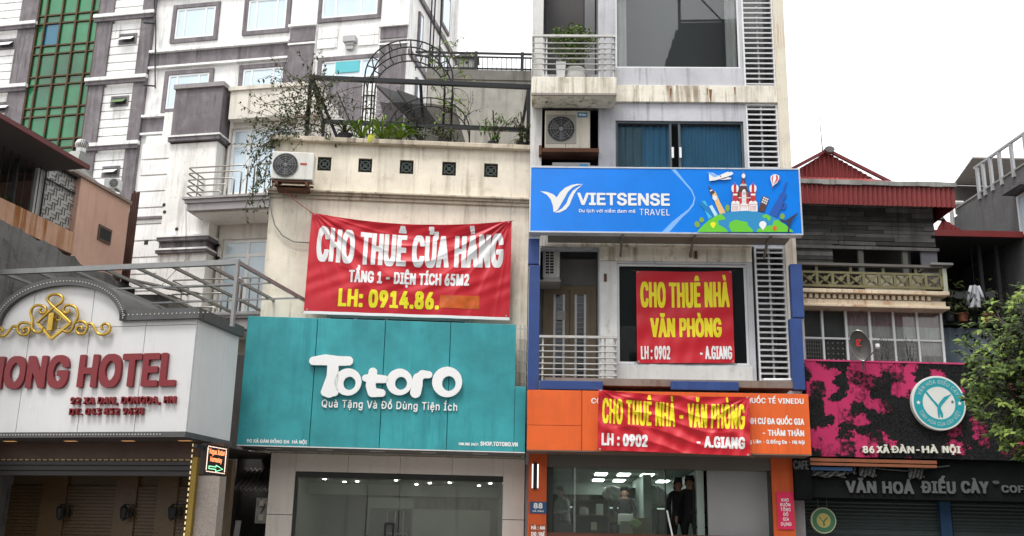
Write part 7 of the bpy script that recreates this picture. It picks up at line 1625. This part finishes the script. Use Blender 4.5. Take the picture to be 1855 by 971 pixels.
# ================================================================== pink cafe sign
vK = -.85; k0, k1 = ru(1463, 740, vK), ru(1960, 740, vK); kb, kt = rw_(829, 1600, vK), rw_(657, 1600, vK)
m = bpy.data.materials.new('pink_with_black_netting'); m.use_nodes = True; nt = m.node_tree; N = nt.nodes; L = nt.links; bs = N['Principled BSDF']; bs.inputs['Roughness'].default_value = .9; bs.inputs['Specular IOR Level'].default_value = .15
tc = N.new('ShaderNodeTexCoord')
vo = N.new('ShaderNodeTexVoronoi'); vo.distance = 'CHEBYCHEV'; vo.inputs['Scale'].default_value = 3.6; vo.inputs['Randomness'].default_value = .9
n0 = N.new('ShaderNodeTexNoise'); n0.inputs['Scale'].default_value = 9; n0.inputs['Detail'].default_value = 8; n0.inputs['Roughness'].default_value = .75
ad = N.new('ShaderNodeVectorMath'); ad.operation = 'MULTIPLY_ADD'; ad.inputs[1].default_value = (.34, .34, .34); L.new(n0.outputs['Color'], ad.inputs[0]); L.new(tc.outputs['Object'], ad.inputs[2]); L.new(ad.outputs[0], vo.inputs['Vector'])
n1 = N.new('ShaderNodeTexNoise'); n1.inputs['Scale'].default_value = 55; n1.inputs['Detail'].default_value = 4; L.new(tc.outputs['Object'], n1.inputs['Vector']); L.new(tc.outputs['Object'], n0.inputs['Vector'])
sp = N.new('ShaderNodeSeparateColor'); L.new(vo.outputs['Color'], sp.inputs[0])
sx = N.new('ShaderNodeSeparateXYZ'); L.new(tc.outputs['Object'], sx.inputs[0])
gr = N.new('ShaderNodeMapRange'); gr.inputs[1].default_value = -2.2; gr.inputs[2].default_value = .8; gr.inputs[3].default_value = .56; gr.inputs[4].default_value = .92; L.new(sx.outputs['X'], gr.inputs[0])
q1 = N.new('ShaderNodeMath'); q1.operation = 'MULTIPLY_ADD'; q1.inputs[1].default_value = .5; L.new(n0.outputs['Fac'], q1.inputs[0]); L.new(sp.outputs[0], q1.inputs[2])
q2 = N.new('ShaderNodeMath'); q2.operation = 'SUBTRACT'; L.new(q1.outputs[0], q2.inputs[0]); q2.inputs[1].default_value = .25
q3 = N.new('ShaderNodeMath'); q3.operation = 'SUBTRACT'; L.new(gr.outputs[0], q3.inputs[0]); L.new(q2.outputs[0], q3.inputs[1])
q4 = N.new('ShaderNodeMapRange'); q4.inputs[1].default_value = -.04; q4.inputs[2].default_value = .04; L.new(q3.outputs[0], q4.inputs[0])
c1 = N.new('ShaderNodeValToRGB'); c1.color_ramp.elements[0].position = .4; c1.color_ramp.elements[0].color = (.004, .005, .005, 1); c1.color_ramp.elements[1].position = .62; c1.color_ramp.elements[1].color = (.028, .028, .03, 1); L.new(n1.outputs['Fac'], c1.inputs[0])
mxx = N.new('ShaderNodeMixRGB'); mxx.inputs[1].default_value = (.46, .035, .12, 1); L.new(q4.outputs[0], mxx.inputs[0]); L.new(c1.outputs[0], mxx.inputs[2]); L.new(mxx.outputs[0], bs.inputs['Base Color'])
bp = N.new('ShaderNodeBump'); bp.inputs['Strength'].default_value = .8; bp.inputs['Distance'].default_value = .03; hm = N.new('ShaderNodeMath'); hm.operation = 'MULTIPLY'; L.new(q4.outputs[0], hm.inputs[0]); L.new(n1.outputs['Fac'], hm.inputs[1]); L.new(hm.outputs[0], bp.inputs['Height']); L.new(bp.outputs[0], bs.inputs['Normal'])
pinkn = m
t = T(R2, 'cafe_sign', 'pink cafe sign panel overgrown with ragged black netting above the closed cafe', 'sign', (ru(1700, 740, vK), -.5, kb))
js = [k0, ru(1518, 740, vK), ru(1573, 740, vK), ru(1628, 740, vK), ru(1680, 740, vK), ru(1770, 740, vK), ru(1860, 740, vK), k1]
for a, c in zip(js, js[1:]): x = MB(); x.box(a + .004, c - .004, vK, vK + .04, kb, kt); t.add('panel', x, pinkn)
x = MB(); x.box(k0 + .01, k1, vK + .045, -.05, kb + .01, kt - .02); t.add('box_body', x, flat('black_body', (.02, .02, .02)))
x = MB(); x.box(k0, k1, vK - .012, vK + .1, kt + .001, kt + .035); t.add('top_trim', x, flat('pink_trim', (.55, .05, .16)))
# black netting tufts as real tangled mesh, denser where the sign is dark
random.seed(9); x = MB()
for _ in range(5200):
    u, w_ = random.uniform(k0, k1), random.uniform(kb, kt)
    q_ = noise.noise(Vector((u * 1.5, 3.1, w_ * 1.5))) + .35 * noise.noise(Vector((u * 5, 1, w_ * 5)))
    if q_ < -.02 + .25 * max(0, (ru(1640, 740) - u)) / 3: continue
    p = Vector((u, vK - .01, w_)); d = rnd(.05); d.y = -abs(d.y) * .5; s_ = rnd(.012); x.add([p, p + d + s_, p + d * 1.6], [(0, 1, 2)])
t.add('netting', x, M('black_netting', (.015, .016, .017), .9, bump=0), kind='stuff')
for s_, x0, x1 in (('86', 1562, 1582), ('XÃ', 1587, 1609), ('ĐÀN', 1613, 1654), ('-', 1659, 1664), ('HÀ', 1669, 1697), ('NỘI', 1706, 1738)):
    H0, H1 = rw_(821, (x0 + x1) / 2, vK), rw_(808.5, (x0 + x1) / 2, vK)
    for sh in letters(s_, ru(x0, 815, vK), ru(x1, 815, vK), H0, H1, .035 if s_ != '-' else .04, .045, 1.1, n=20): t.add('letter', extruded(sh, vK - .06, vK - .002), M('cream_letter', (.68, .68, .58), .5, bump=0))
# round logo
cu, cw = R2.g(1701, 730, vK - .12); rr = ru(1750, 730, vK - .12) - cu
t = T(R2, 'round_sign', 'round turquoise and white cafe emblem with a crossed leaf mark on the pink sign', 'sign', (cu, vK - .1, cw - rr))
teal2 = flat('emblem_teal', (.01, .29, .33)); wht = M('emblem_white', (.66, .68, .64), .4, var=.08, bump=0)
x = MB(); x.disc(cu, cw, rr, rr, vK - .12, vK - .003, 56); t.add('disc', x, wht, bevel=.01)
def ringm(r0, r1, v, mat, nm):
    n = 56; vs = []; 
    for k in range(n): a = 2 * math.pi * k / n; vs += [(cu + r0 * math.cos(a), v, cw + r0 * math.sin(a)), (cu + r1 * math.cos(a), v, cw + r1 * math.sin(a))]
    t.add(nm, MB().add(vs, [(2 * k, 2 * k + 1, (2 * k + 3) % (2 * n), (2 * k + 2) % (2 * n)) for k in range(n)]), mat)
ringm(rr * .6, rr * .93, vK - .122, teal2, 'ring')
def arctext(s_, r_, a0, a1, hgt, flip, v, mat, tt=None):
    cx_, cz_ = (cu, cw) if tt is None else tt[1:]; n_ = len(s_); W0 = abs(a1 - a0) * r_; m_ = MB()
    for vs, fs, be in letters(s_, 0, W0, 0, hgt, .03, .03, 1.1, n=12):
        o_ = []
        for a, b_ in vs:
            th = a0 + (a1 - a0) * a / W0; R_r = r_ + (b_ if not flip else -b_); o_.append((cx_ + R_r * math.cos(th), v, cz_ + R_r * math.sin(th)))
        m_.add(o_, fs)
    (t if tt is None else tt[0]).add('ring_lettering', m_, mat)
arctext('VĂN HÓA ĐIẾU CÀY', rr * .7, R(158), R(22), rr * .15, False, vK - .124, flat('ring_text', (.32, .45, .45)))
arctext('TINH HOA CỦA CÂY VIỆT', rr * .84, R(202), R(338), rr * .15, True, vK - .124, flat('ring_text', (.32, .45, .45)))
def star(c0, c1, r_): return [(c0 + (r_ if k % 2 == 0 else r_ * .42) * math.sin(k * math.pi / 5), c1 + (r_ if k % 2 == 0 else r_ * .42) * math.cos(k * math.pi / 5)) for k in range(10)]
x = MB(); x.poly(star(cu - rr * .76, cw, rr * .09), vK - .1245); x.poly(star(cu + rr * .76, cw, rr * .09), vK - .1245); t.add('star', x, whitep)
def mark(t, cu, cw, k, v, mat):
    x = MB()
    x.poly([(cu + a * k, cw + b_ * k) for a, b_ in ((-.5, .4), (-.42, .42), (-.2, .12), (.02, -.12), (.12, -.4), (.1, -.55), (.02, -.5), (-.02, -.25), (-.2, .0), (-.36, .2))], v)
    x.poly([(cu + a * k, cw + b_ * k) for a, b_ in ((.5, .35), (.2, .22), (.02, .02), (-.08, -.2), (-.08, -.5), (-.02, -.56), (.0, -.3), (.08, -.1), (.22, .05))], v - .0015); t.add('leaf_mark', x, mat)
mark(t, cu, cw, rr, vK - .123, teal2)
x = MB(); x.disc(cu + rr * .5, cw + .03, rr * .05, rr * .05, vK - .126, vK - .1225, 12); t.add('dot', x, flat('dot_grey', (.15, .17, .18)))
# orange rails and netting roll
t = T(R2, 'shuttered_cafe', 'closed dark cafe front with roller shutters, blue posts and grey cafe lettering', 'building', (ru(1700, 900), .5, 0))
for k, (y0, y1) in enumerate(((832, 838), (840, 845))): a, c, d, e = R2.r4(1468, y0, 1697, y1, vK - .02); x = MB(); x.box(a, c, vK - .02, vK + .05, d, e); t.add('orange_rail', x, M('orange_rail', (.24, .08, .035), .5, streak=.4))
blk = M('black_fascia', (.008, .009, .009), .9, var=.3, bump=.3, spec=.1); vC = -.7
a, c, d, e = R2.r4(1466, 852, 1960, 906, vC); x = MB(); x.box(a, k1, vC, .0, d, kb - .01); t.add('fascia', x, blk)
Cs = R2.r4(1436, 828, 1467, 856, vC); x = MB(); x.box(ru(1436, 840, vC), ru(1466, 840, vC) - .004, vC - .1, .0, rw_(905, 1450, vC), rw_(824, 1450, vC)); t.add('side_fascia', x, blk)
gl_ = flat('grey_letter', (.085, .09, .09))
t.add('side_lettering', printed(letters('CAFE', ru(1437, 840, vC - .1), ru(1465, 840, vC - .1), rw_(850, 1450, vC - .1), rw_(834, 1450, vC - .1), .03, .05, n=12), vC - .104), flat('dim_letter', (.07, .075, .075)))
for s_, x0, x1, yb, yc, b_ in (('VĂN HOÁ', 1532, 1655, 894, 872, .04), ('ĐIẾU', 1668, 1731, 894, 872, .04), ('CÀY', 1741, 1791, 894, 872, .04), ('®', 1798, 1809, 879, 871, .0), ('COFFEE', 1814, 1889, 893, 880, .03)):
    for sh in letters(s_, ru(x0, yb, vC), ru(x1, yb, vC), rw_(yb, (x0 + x1) / 2, vC), rw_(yc, (x0 + x1) / 2, vC), b_, b_ + .03, 1.1, n=20): t.add('letter', extruded(sh, vC - .04, vC - .002), gl_)
x = MB(); a, c, d, e = R2.r4(1470, 846, 1545, 852, vK); x.box(a, c, vK + .02, vC, d, e); t.add('blue_strip', x, flat('blue_strip', (.02, .06, .14)))
# netting rolls
net = M('grey_netting', (.1, .105, .1), .8, var=.5, vscale=25, bump=.8, bscale=80)
x = MB(); n = 60; vs = []
for i, (px0, px1, yy_, hh, ph) in enumerate(((1470, 1530, 858, 10, 0), (1528, 1550, 850, 16, 1), (1556, 1586, 852, 22, 2), (1645, 1672, 856, 20, 3))):
    a, c = ru(px0, 855, vC - .05), ru(px1, 855, vC - .05); wt_ = rw_(yy_ - hh / 2, px0, vC - .05); wb_ = rw_(yy_ + hh / 2, px0, vC - .05)
    m_ = 14; vv = [(a + (c - a) * p_ / m_, vC - .06 - .04 * math.sin(p_ * 1.9 + q_) - .03 * random.random(), wt_ + (wb_ - wt_) * q_ / 6 + .02 * math.sin(p_ * .8 + ph)) for q_ in range(7) for p_ in range(m_ + 1)]
    x.add(vv, [(q_ * (m_ + 1) + p_, (q_ + 1) * (m_ + 1) + p_, (q_ + 1) * (m_ + 1) + p_ + 1, q_ * (m_ + 1) + p_ + 1) for q_ in range(6) for p_ in range(m_)])
t.add('bunched_netting', x, net, smooth=False, kind='stuff')
x = MB(); x.path([(ru(px, py, vC - .05), vC - .05, rw_(py, px, vC - .05)) for px, py in ((1530, 846), (1560, 843), (1600, 850), (1640, 853), (1680, 848), (1720, 844))], .014, 5); t.add('hanging_cord', x, net)
# shutters
shm_ = M('grey_green_shutter', (.06, .08, .08), .6, .1, var=.15, streak=.3, bump=0)
for (x0, x1) in ((1450, 1702), (1724, 1960)):
    a, c = ru(x0, 935, .05), ru(x1, 935, .05); wb_, wt_ = 1.0, rw_(904, 1600, .05); o = MB(); n = int((wt_ - wb_) / .075)
    for k in range(n): w_ = wb_ + k * .075; o.add([(a, .05, w_), (c, .05, w_), (c, .02, w_ + .03), (a, .02, w_ + .03), (c, .05, w_ + .072), (a, .05, w_ + .072)], [(0, 1, 2, 3), (3, 2, 4, 5)])
    o.box(a, c, .03, .08, rw_(966, 1600, .05) - .02, rw_(961, 1600, .05)); t.add('roller_shutter', o, shm_)
x = MB(); x.box(ru(1436, 930, 0), k1, .082, .4, 0, kb - .1); t.add('wall', x, dark)
for x0, x1 in ((1438, 1450), (1703, 1723)): a, c = ru(x0, 935, -.05), ru(x1, 935, -.05); x = MB(); x.box(a, c, -.06, .0, 0, rw_(904, 1600, 0)); t.add('blue_post', x, flat('dark_blue_post', (.015, .06, .14)))
cu, cw = R2.g(1491, 943, -.4); rr = ru(1514, 943, -.4) - cu
t = T(R2, 'hanging_sign', 'small round green and yellow cafe sign hanging in front of the roller shutter', 'sign', (cu, -.4, cw - rr))
x = MB(); x.disc(cu, cw, rr, rr, -.44, -.38, 40); t.add('disc', x, flat('sign_olive_white', (.35, .38, .25)), bevel=.006)
ringm(rr * .55, rr * .9, -.442, flat('sign_green', (.04, .13, .06)), 'ring'); x = MB(); x.disc(cu, cw, rr * .52, rr * .52, -.4435, -.4405, 30); t.add('centre', x, flat('sign_yellow', (.38, .3, .08))); mark(t, cu, cw, rr * .8, -.4455, flat('sign_green', (.04, .13, .06)))
x = MB(); 
for s_ in (-.35, .35): x.tube((cu + rr * s_, -.41, cw + rr * .9), (cu + rr * s_, -.41, rw_(904, 1490, -.4)), .006, 4)
t.add('hanger', x, steel)

# ================================================================== dark roof terrace between the old house and the grey block
T_ = Frame(1760, 500, 24.5, 0)
def tu(px, py=500, v=0): return T_.g(px, py, v)[0]
def tw(py, px=1760, v=0): return T_.g(px, py, v)[1]
t = T(T_, 'roof_terrace', 'dark covered terrace with red roof edge and potted plants behind the tree', 'building', (tu(1780), 2, 0))
a0, a1 = tu(1690, 480), tu(1990, 480); wr = tw(437)
x = MB(); x.box(a0 - .1, a1, -.4, 4, wr, wr + .06); t.add('roof_underside', x, M('terrace_soffit', (.05, .05, .05)))
x = MB(); x.box(a0 - .15, a1, -.46, -.4, wr - .02, wr + .13); t.add('roof_edge', x, redr)
g_ = [tu(1697, 430), tu(1706, 418), tu(1755, 432)]
corr(t, tu(1690, 430), tu(1757, 430), lambda u: wr + .12, lambda u: max(wr + .13, (wr + .12 + .42 * (1 - abs(u - tu(1708, 430)) / (.25 if u < tu(1708, 430) else .62)))), -.1, 'small_gable', redr)
x = MB(); x.lathe((tu(1707, 415, -.1), -.1, wr + .5), [(.09, 0), (.06, .05), (.03, .1), (.045, .14), (.01, .34)], 8); t.add('finial', x, black)
fz = tw(590); x = MB(); x.box(a0, a1, .4, 5, fz - .2, fz); x.box(a0, a1, 2.6, 2.8, fz, wr - .01); x.box(a0, a1, .6, 5, 0, fz - .201); t.add('floor_and_wall', x, M('terrace_dark', (.04, .038, .036), var=.4))
for px in (1781, 1812): x = MB(); u = tu(px, 520, .2); x.box(u - .04, u + .04, .2, .28, fz, wr); t.add('post', x, M('terrace_post', (.05, .05, .05)))
x = MB()
for k in range(10): 
    for j in range(7):
        u = tu(1800, 480, .5) + k * .12; w_ = tw(530, 1800, .5) + j * .12; (x.box(u, u + .12, .5, .515, w_, w_ + .015) if (k + j) % 2 else x.box(u, u + .015, .5, .515, w_, w_ + .12))
t.add('lattice', x, flat('lattice_grey', (.06, .06, .06)))
x = MB()
for k in range(20): u = a0 + .1 + k * .12; x.tube((u, .1, tw(588)), (u, .1, tw(548)), .008, 4)
x.box(a0, tu(1850), .09, .12, tw(549), tw(546)); x.box(a0, tu(1850), .0, .4, tw(589), tw(584)); t.add('railing', x, M('dark_green_metal', (.04, .06, .035)))
x = MB(); n = 14; vs = [(tu(1714, 540, .9) + k * .11, .9 + .04 * math.sin(k), w_ + .03 * math.sin(k * 1.3)) for w_ in (tw(540, 1740, .9), tw(527, 1740, .9)) for k in range(n)]; x.add(vs, [(k, k + 1, n + k + 1, n + k) for k in range(n - 1)]); t.add('pale_cloth_strip', x, M('cloth_strip', (.35, .36, .38)))
# blue tarp
tp = T(T_, 'blue_tarpaulin', 'faded blue tarpaulin sheet hanging below the dark terrace', 'tarpaulin', (tu(1745, 640, .1), .1, tw(665)))
n = 30; vs = [(tu(1706, 620, .1) + k * (tu(1800, 620) - tu(1706, 620)) / n, .1 + .03 * math.sin(k * .9) + .02 * math.sin(k * 2.3), w_) for w_ in (tw(668), tw(593)) for k in range(n + 1)]
tp.add('sheet', MB().add(vs, [(k, k + 1, n + 2 + k, n + 1 + k) for k in range(n)]), M('faded_blue_tarp', (.17, .22, .27), .6, var=.25, streak=.4, scol=(.1, .1, .1)), smooth=True)
# shirt on hanger
sh = T(T_, 'white_shirt', 'white shirt hanging to dry on the dark terrace', 'shirt', (tu(1765, 556, -.1), -.1, tw(558)))
def sp_(pts): return [T_.g(px, py, -.1) for px, py in pts]
x = MB(); body = sp_([(1754, 556), (1756, 536), (1758, 523), (1762, 516), (1767, 515), (1771, 518), (1775, 530), (1777, 553), (1770, 556), (1762, 558)])
n = 8; vs = []; 
for j in range(9):
    y = 516 + j * 5
    for k in range(n + 1): hwid = 5 + j * .9; px = 1765.5 + (k / n * 2 - 1) * hwid; g_ = T_.g(px, y + 1.5 * abs(k / n * 2 - 1), -.1); vs += [(g_[0], -.1 - .03 * math.sin(k * 1.6 + j * .4), g_[1])]
x.add(vs, [(j * (n + 1) + k, (j + 1) * (n + 1) + k, (j + 1) * (n + 1) + k + 1, j * (n + 1) + k + 1) for j in range(8) for k in range(n)]); sh.add('body', x, M('shirt_cloth', (.5, .51, .55), .8, bump=.1), smooth=True)
for s_, pts in ((0, [(1759, 518), (1755, 535), (1753, 553)]), (1, [(1772, 518), (1779, 535), (1783, 548)])): x = MB(); x.path([(T_.g(*p_, -.12)[0], -.12, T_.g(*p_, -.12)[1]) for p_ in pts], .035, 6, r2=.045); sh.add('sleeve', x, M('shirt_cloth', (.5, .51, .55)), smooth=True)
x = MB(); g_ = T_.g(1765, 514, -.1); x.tube((g_[0], -.1, g_[1]), (g_[0], -.1, wr), .006, 4); sh.add('hanger', x, black)
for i, (px, py, lab) in enumerate(((1720, 550, 'dark broad-leaved potted plant at the left end of the terrace rail'), (1745, 556, 'green potted plant left of the hanging white shirt'), (1790, 556, 'leafy potted plant right of the hanging white shirt'))):
    g_ = T_.g(px, 584, -.05); q_ = T(T_, 'potted_plant', lab, 'potted plant', (g_[0], -.05, tw(584)), 'plants on the dark terrace'); pot(q_, q_.base, .14, .2, terracotta if i else potm); x = MB()
    for k in range(60): leaf(x, Vector((g_[0], -.05, tw(572))) + Vector((random.gauss(0, .22), random.uniform(-.1, .1), abs(random.gauss(0, .35)))), rnd() + Vector((0, -.3, 0)), Vector((0, -.4, 1)), .2, .08)
    q_.add('leaves', x, leafd)
# beige roof canopy behind and the grey block
x = T_; t = T(T_, 'rooftop_shelter', 'beige corrugated shelter roof on thin posts behind the grey concrete block', 'shelter', (tu(1780, 380, 6), 6, tw(395, 1760, 6)))
P4 = [T_.g(px, py, v) + (v,) for px, py, v in ((1727, 334, 3.5), (1760, 289, 7.0))]
zc = tw(336, 1740, 3.5); b = MB(); za = tw(385, 1760, 3.5); ua, ub = tu(1728, 380, 3.5), tu(1990, 380, 3.5)
ue_ = tu(1762, 289, 3.0)
b.add([(ua, 3.0, T_.g(1728, 383, 3.0)[1]), (ub, 3.0, T_.g(1728, 383, 3.0)[1]), (ub, 3.0, T_.g(1800, 289, 3.0)[1]), (ue_, 3.0, T_.g(1762, 289, 3.0)[1]), (T_.g(1728, 334, 3)[0], 3.0, T_.g(1728, 334, 3.0)[1])], [(0, 1, 2, 3, 4)])
b = MB(); h0 = T_.g(1730, 335, 2.5)[1]; uA = T_.g(1727, 335, 2.5)[0]; uB = T_.g(1762, 289, 9)[0]
b.add([(uA, 2.5, h0), (ub, 2.5, h0), (ub, 9, T_.g(1762, 289, 9)[1]), (uB, 9, T_.g(1762, 289, 9)[1])], [(0, 1, 2, 3)]); 
b = MB(); z_ = T_.g(1762, 287, 1.5)[1]; zl_ = T_.g(1728, 334, 3.5)[1]
SV = 9.0; q0, q1_ = T_.g(1762, 287, SV), T_.g(1727, 336, SV + 4)
n = 9
for k in range(n):
    f0_, f1_ = k / n, (k + .94) / n
    def pt_(f): return (q0[0] + (q1_[0] - q0[0]) * f, SV + 4.0 * f, q0[1] + (q1_[1] - q0[1]) * f)
    A_, B2 = pt_(f0_), pt_(f1_); b.add([A_, (A_[0] + 6, A_[1], A_[2]), (B2[0] + 6, B2[1], B2[2]), B2, (A_[0], A_[1], A_[2] + .05), (A_[0] + 6, A_[1], A_[2] + .05), (B2[0] + 6, B2[1], B2[2] + .05), (B2[0], B2[1], B2[2] + .05)], [(0, 1, 2, 3), (7, 6, 5, 4), (0, 4, 5, 1), (1, 5, 6, 2), (2, 6, 7, 3), (3, 7, 4, 0)])
t.add('roof_sheet', b, M('beige_sheet', (.2, .18, .16), .7, streak=.3))
b = MB(); zq = q1_[1]; b.box(q1_[0], q1_[0] + 6, SV + 4, SV + 4.06, T_.g(1727, 388, SV + 4)[1], zq)
t.add('back_screen', b, M('beige_sheet_dark', (.13, .12, .11), .7, streak=.3))
S_ = Frame(1855, 400, 24, -86)
def sg(px, py, v=0): return S_.g(px, py, v)
t = T(S_, 'concrete_building', 'bare grey concrete building with a rooftop railing at the right edge', 'building', (0, 2, 0))
sl_ = sg(1716, 400)[0]; st = sg(1800, 335)[1]; s2 = sg(1735, 400)[0]
cm_ = M('dark_grey_render', (.13, .13, .13), streak=.5, var=.2, scol=(.05, .05, .05), bump=.5, spots=.15, spcol=(.3, .3, .3))
x = MB(); x.box(s2, 4, 0, 6, 0, st); x.box(sl_, s2 - .002, .1, 6, 0, st - .12); t.add('wall', x, cm_)
x = MB(); x.box(s2, 4, -.02, .2, st + .002, st + .05); t.add('coping', x, M('coping_grey', (.3, .3, .29)))
x = MB(); x.tube((s2 - .1, -.1, st - 2.5), (s2 - .1, -.1, st + .1), .06, 8); x.path([(s2 - .1, -.1, st + .1), (s2 - .1, .05, st + .22), (s2 - .1, .25, st + .22)], .06, 8); t.add('pipe', x, M('pipe_pale', (.45, .45, .44), .5))
f = MB(); f.bar((sg(1768, 322)[0], -.02, st + .75), (4, -.02, st + .75), .06); o = t.add('railing', f, M('rail_grey_paint', (.4, .41, .42), .5, .2))
for px in (1772, 1782, 1795, 1811, 1832, 1856): u = sg(px, 315 - (px - 1772) * .9)[0]; x = MB(); x.box(u - .05, u + .05, -.05, .01, st - .15, st + .74); t.add('post', x, M('rail_grey_paint', (.4, .41, .42)), o)
a, c = sg(1846, 390)[0], sg(1880, 390)[0]; d, e = sg(1850, 428)[1], sg(1850, 352)[1]
pane_window(t, a, c, d, e, -.03, .07, [.5], [], alu, palewin); x = MB(); x.box(a - .08, c, -.35, .0, e + .04, e + .1); t.add('window_canopy', x, cm_)
x = MB(); p_ = sg(1852, 262, -.02); x.box(p_[0] - .3, p_[0] - .15, -.01, -.002, p_[1] - .1, p_[1] + .1)

# ================================================================== street tree at the right edge
E_ = Frame(1900, 700, 14.5, 0); random.seed(31)
t = T(E_, 'street_tree', 'leafy green street tree with glossy oval leaves in front of the pink cafe sign', 'tree', (E_.g(1905, 700)[0], 0, 0))
tx0 = E_.g(1905, 700)[0]; bark = M('tree_bark', (.06, .05, .04), .9, var=.3, bump=.6)
def eg(px, py, v=0): u, w_ = E_.g(px, py, v); return Vector((u, v, w_))
x = MB(); x.path([(tx0, 0, 0), (tx0 + .05, .05, 1.6), (tx0 - .05, 0, 3.0), (tx0 - .1, 0, 4.2)], .16, 10, r2=.09); t.add('trunk', x, bark, smooth=True)
cl = []
def inside(px, py):        # crown outline, from the picture's left edge of the leaves
    prof = ((520, 1845), (545, 1835), (560, 1800), (575, 1790), (600, 1760), (625, 1755), (640, 1745), (660, 1750), (690, 1752), (720, 1750), (750, 1760), (780, 1800), (800, 1790), (815, 1830), (835, 1845))
    if py < 520 or py > 838: return False
    for (y0, x0), (y1, x1) in zip(prof, prof[1:]):
        if y0 <= py <= y1: return px > x0 + (x1 - x0) * (py - y0) / (y1 - y0) + random.uniform(-12, 10)
    return False
tries = 0
while len(cl) < 640 and tries < 16000:
    tries += 1; px, py = random.uniform(1735, 2080), random.uniform(515, 838); v = random.uniform(-1.2, 1.6)
    if not inside(px, py): continue
    if noise.noise(Vector((px * .03, py * .03, v * 1.2))) < -.34: continue
    cl.append(eg(px, py, v))
extra = [(1745, 620, 0), (1738, 640, .1), (1768, 755, 0), (1790, 792, -.1), (1812, 770, -.3), (1835, 800, -.2), (1848, 828, -.3), (1797, 548, .2), (1790, 565, .2), (1755, 590, .3), (1846, 520, 0)]
cl += [eg(*e_) for e_ in extra]
cen = eg(1890, 680, 0.2)
x = MB(); lm_ = [MB() for _ in range(3)]; leafs = []
for k, c in enumerate(cl):
    h_ = Vector((tx0 - .08, 0, random.uniform(2.8, 4.0)))
    if k % 5 == 0 or k >= len(cl) - len(extra): mid = h_.lerp(c, .55) + rnd(.15) + Vector((0, 0, .15)); x.path([h_, mid, c], .03, 5, r2=.006)
    out = (c - cen); out.normalize(); up = Vector((out.x * .6, out.y * .6 - .35, .9)).normalized() + rnd(.3)
    n = random.randint(8, 12)
    for j in range(n):
        a = 2 * math.pi * j / n + random.random() * .6; s1 = up.orthogonal().normalized(); s2_ = up.cross(s1).normalized()
        d = (s1 * math.cos(a) + s2_ * math.sin(a) + up.normalized() * random.uniform(-.15, .6)); L = random.uniform(.085, .14)
        leafs.append((c + rnd(.03), d, up.copy(), L, L * .48))
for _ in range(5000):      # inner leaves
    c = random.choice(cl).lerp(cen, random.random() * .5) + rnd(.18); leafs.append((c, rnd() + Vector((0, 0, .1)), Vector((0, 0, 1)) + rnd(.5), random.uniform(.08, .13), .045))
t.add('limbs', x, bark, smooth=True)
lmats = [leafm('tree_leaf_shaded', (.02, .034, .008)), leafm('tree_leaf_mid', (.075, .12, .02)), leafm('tree_leaf_lit', (.2, .27, .05))]  # lit and shaded greens: light and shade of the crown put into leaf colour
vis = sorted(range(len(leafs)), key=lambda i: leafs[i][0].y - (.4 if leafs[i][0].x < eg(1855, 700).x else 5))
pick = set(vis[:1] * 0); 
cand = [i for i in range(len(leafs)) if leafs[i][0].x < eg(1855, 680).x]; cand.sort(key=lambda i: leafs[i][0].y); pick = set(cand[:290])
for i, (p_, d, up, L, W) in enumerate(leafs):
    mi = 0 if i > len(leafs) - 5000 else random.choice((0, 1, 1, 2))  # inner leaves take only the darkest green, as painted crown shade
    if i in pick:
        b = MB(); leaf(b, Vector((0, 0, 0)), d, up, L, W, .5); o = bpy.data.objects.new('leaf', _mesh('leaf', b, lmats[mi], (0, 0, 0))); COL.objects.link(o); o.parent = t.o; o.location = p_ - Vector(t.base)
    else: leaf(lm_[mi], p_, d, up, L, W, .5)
for k in range(3): t.add('foliage', lm_[k], lmats[k], kind='stuff')
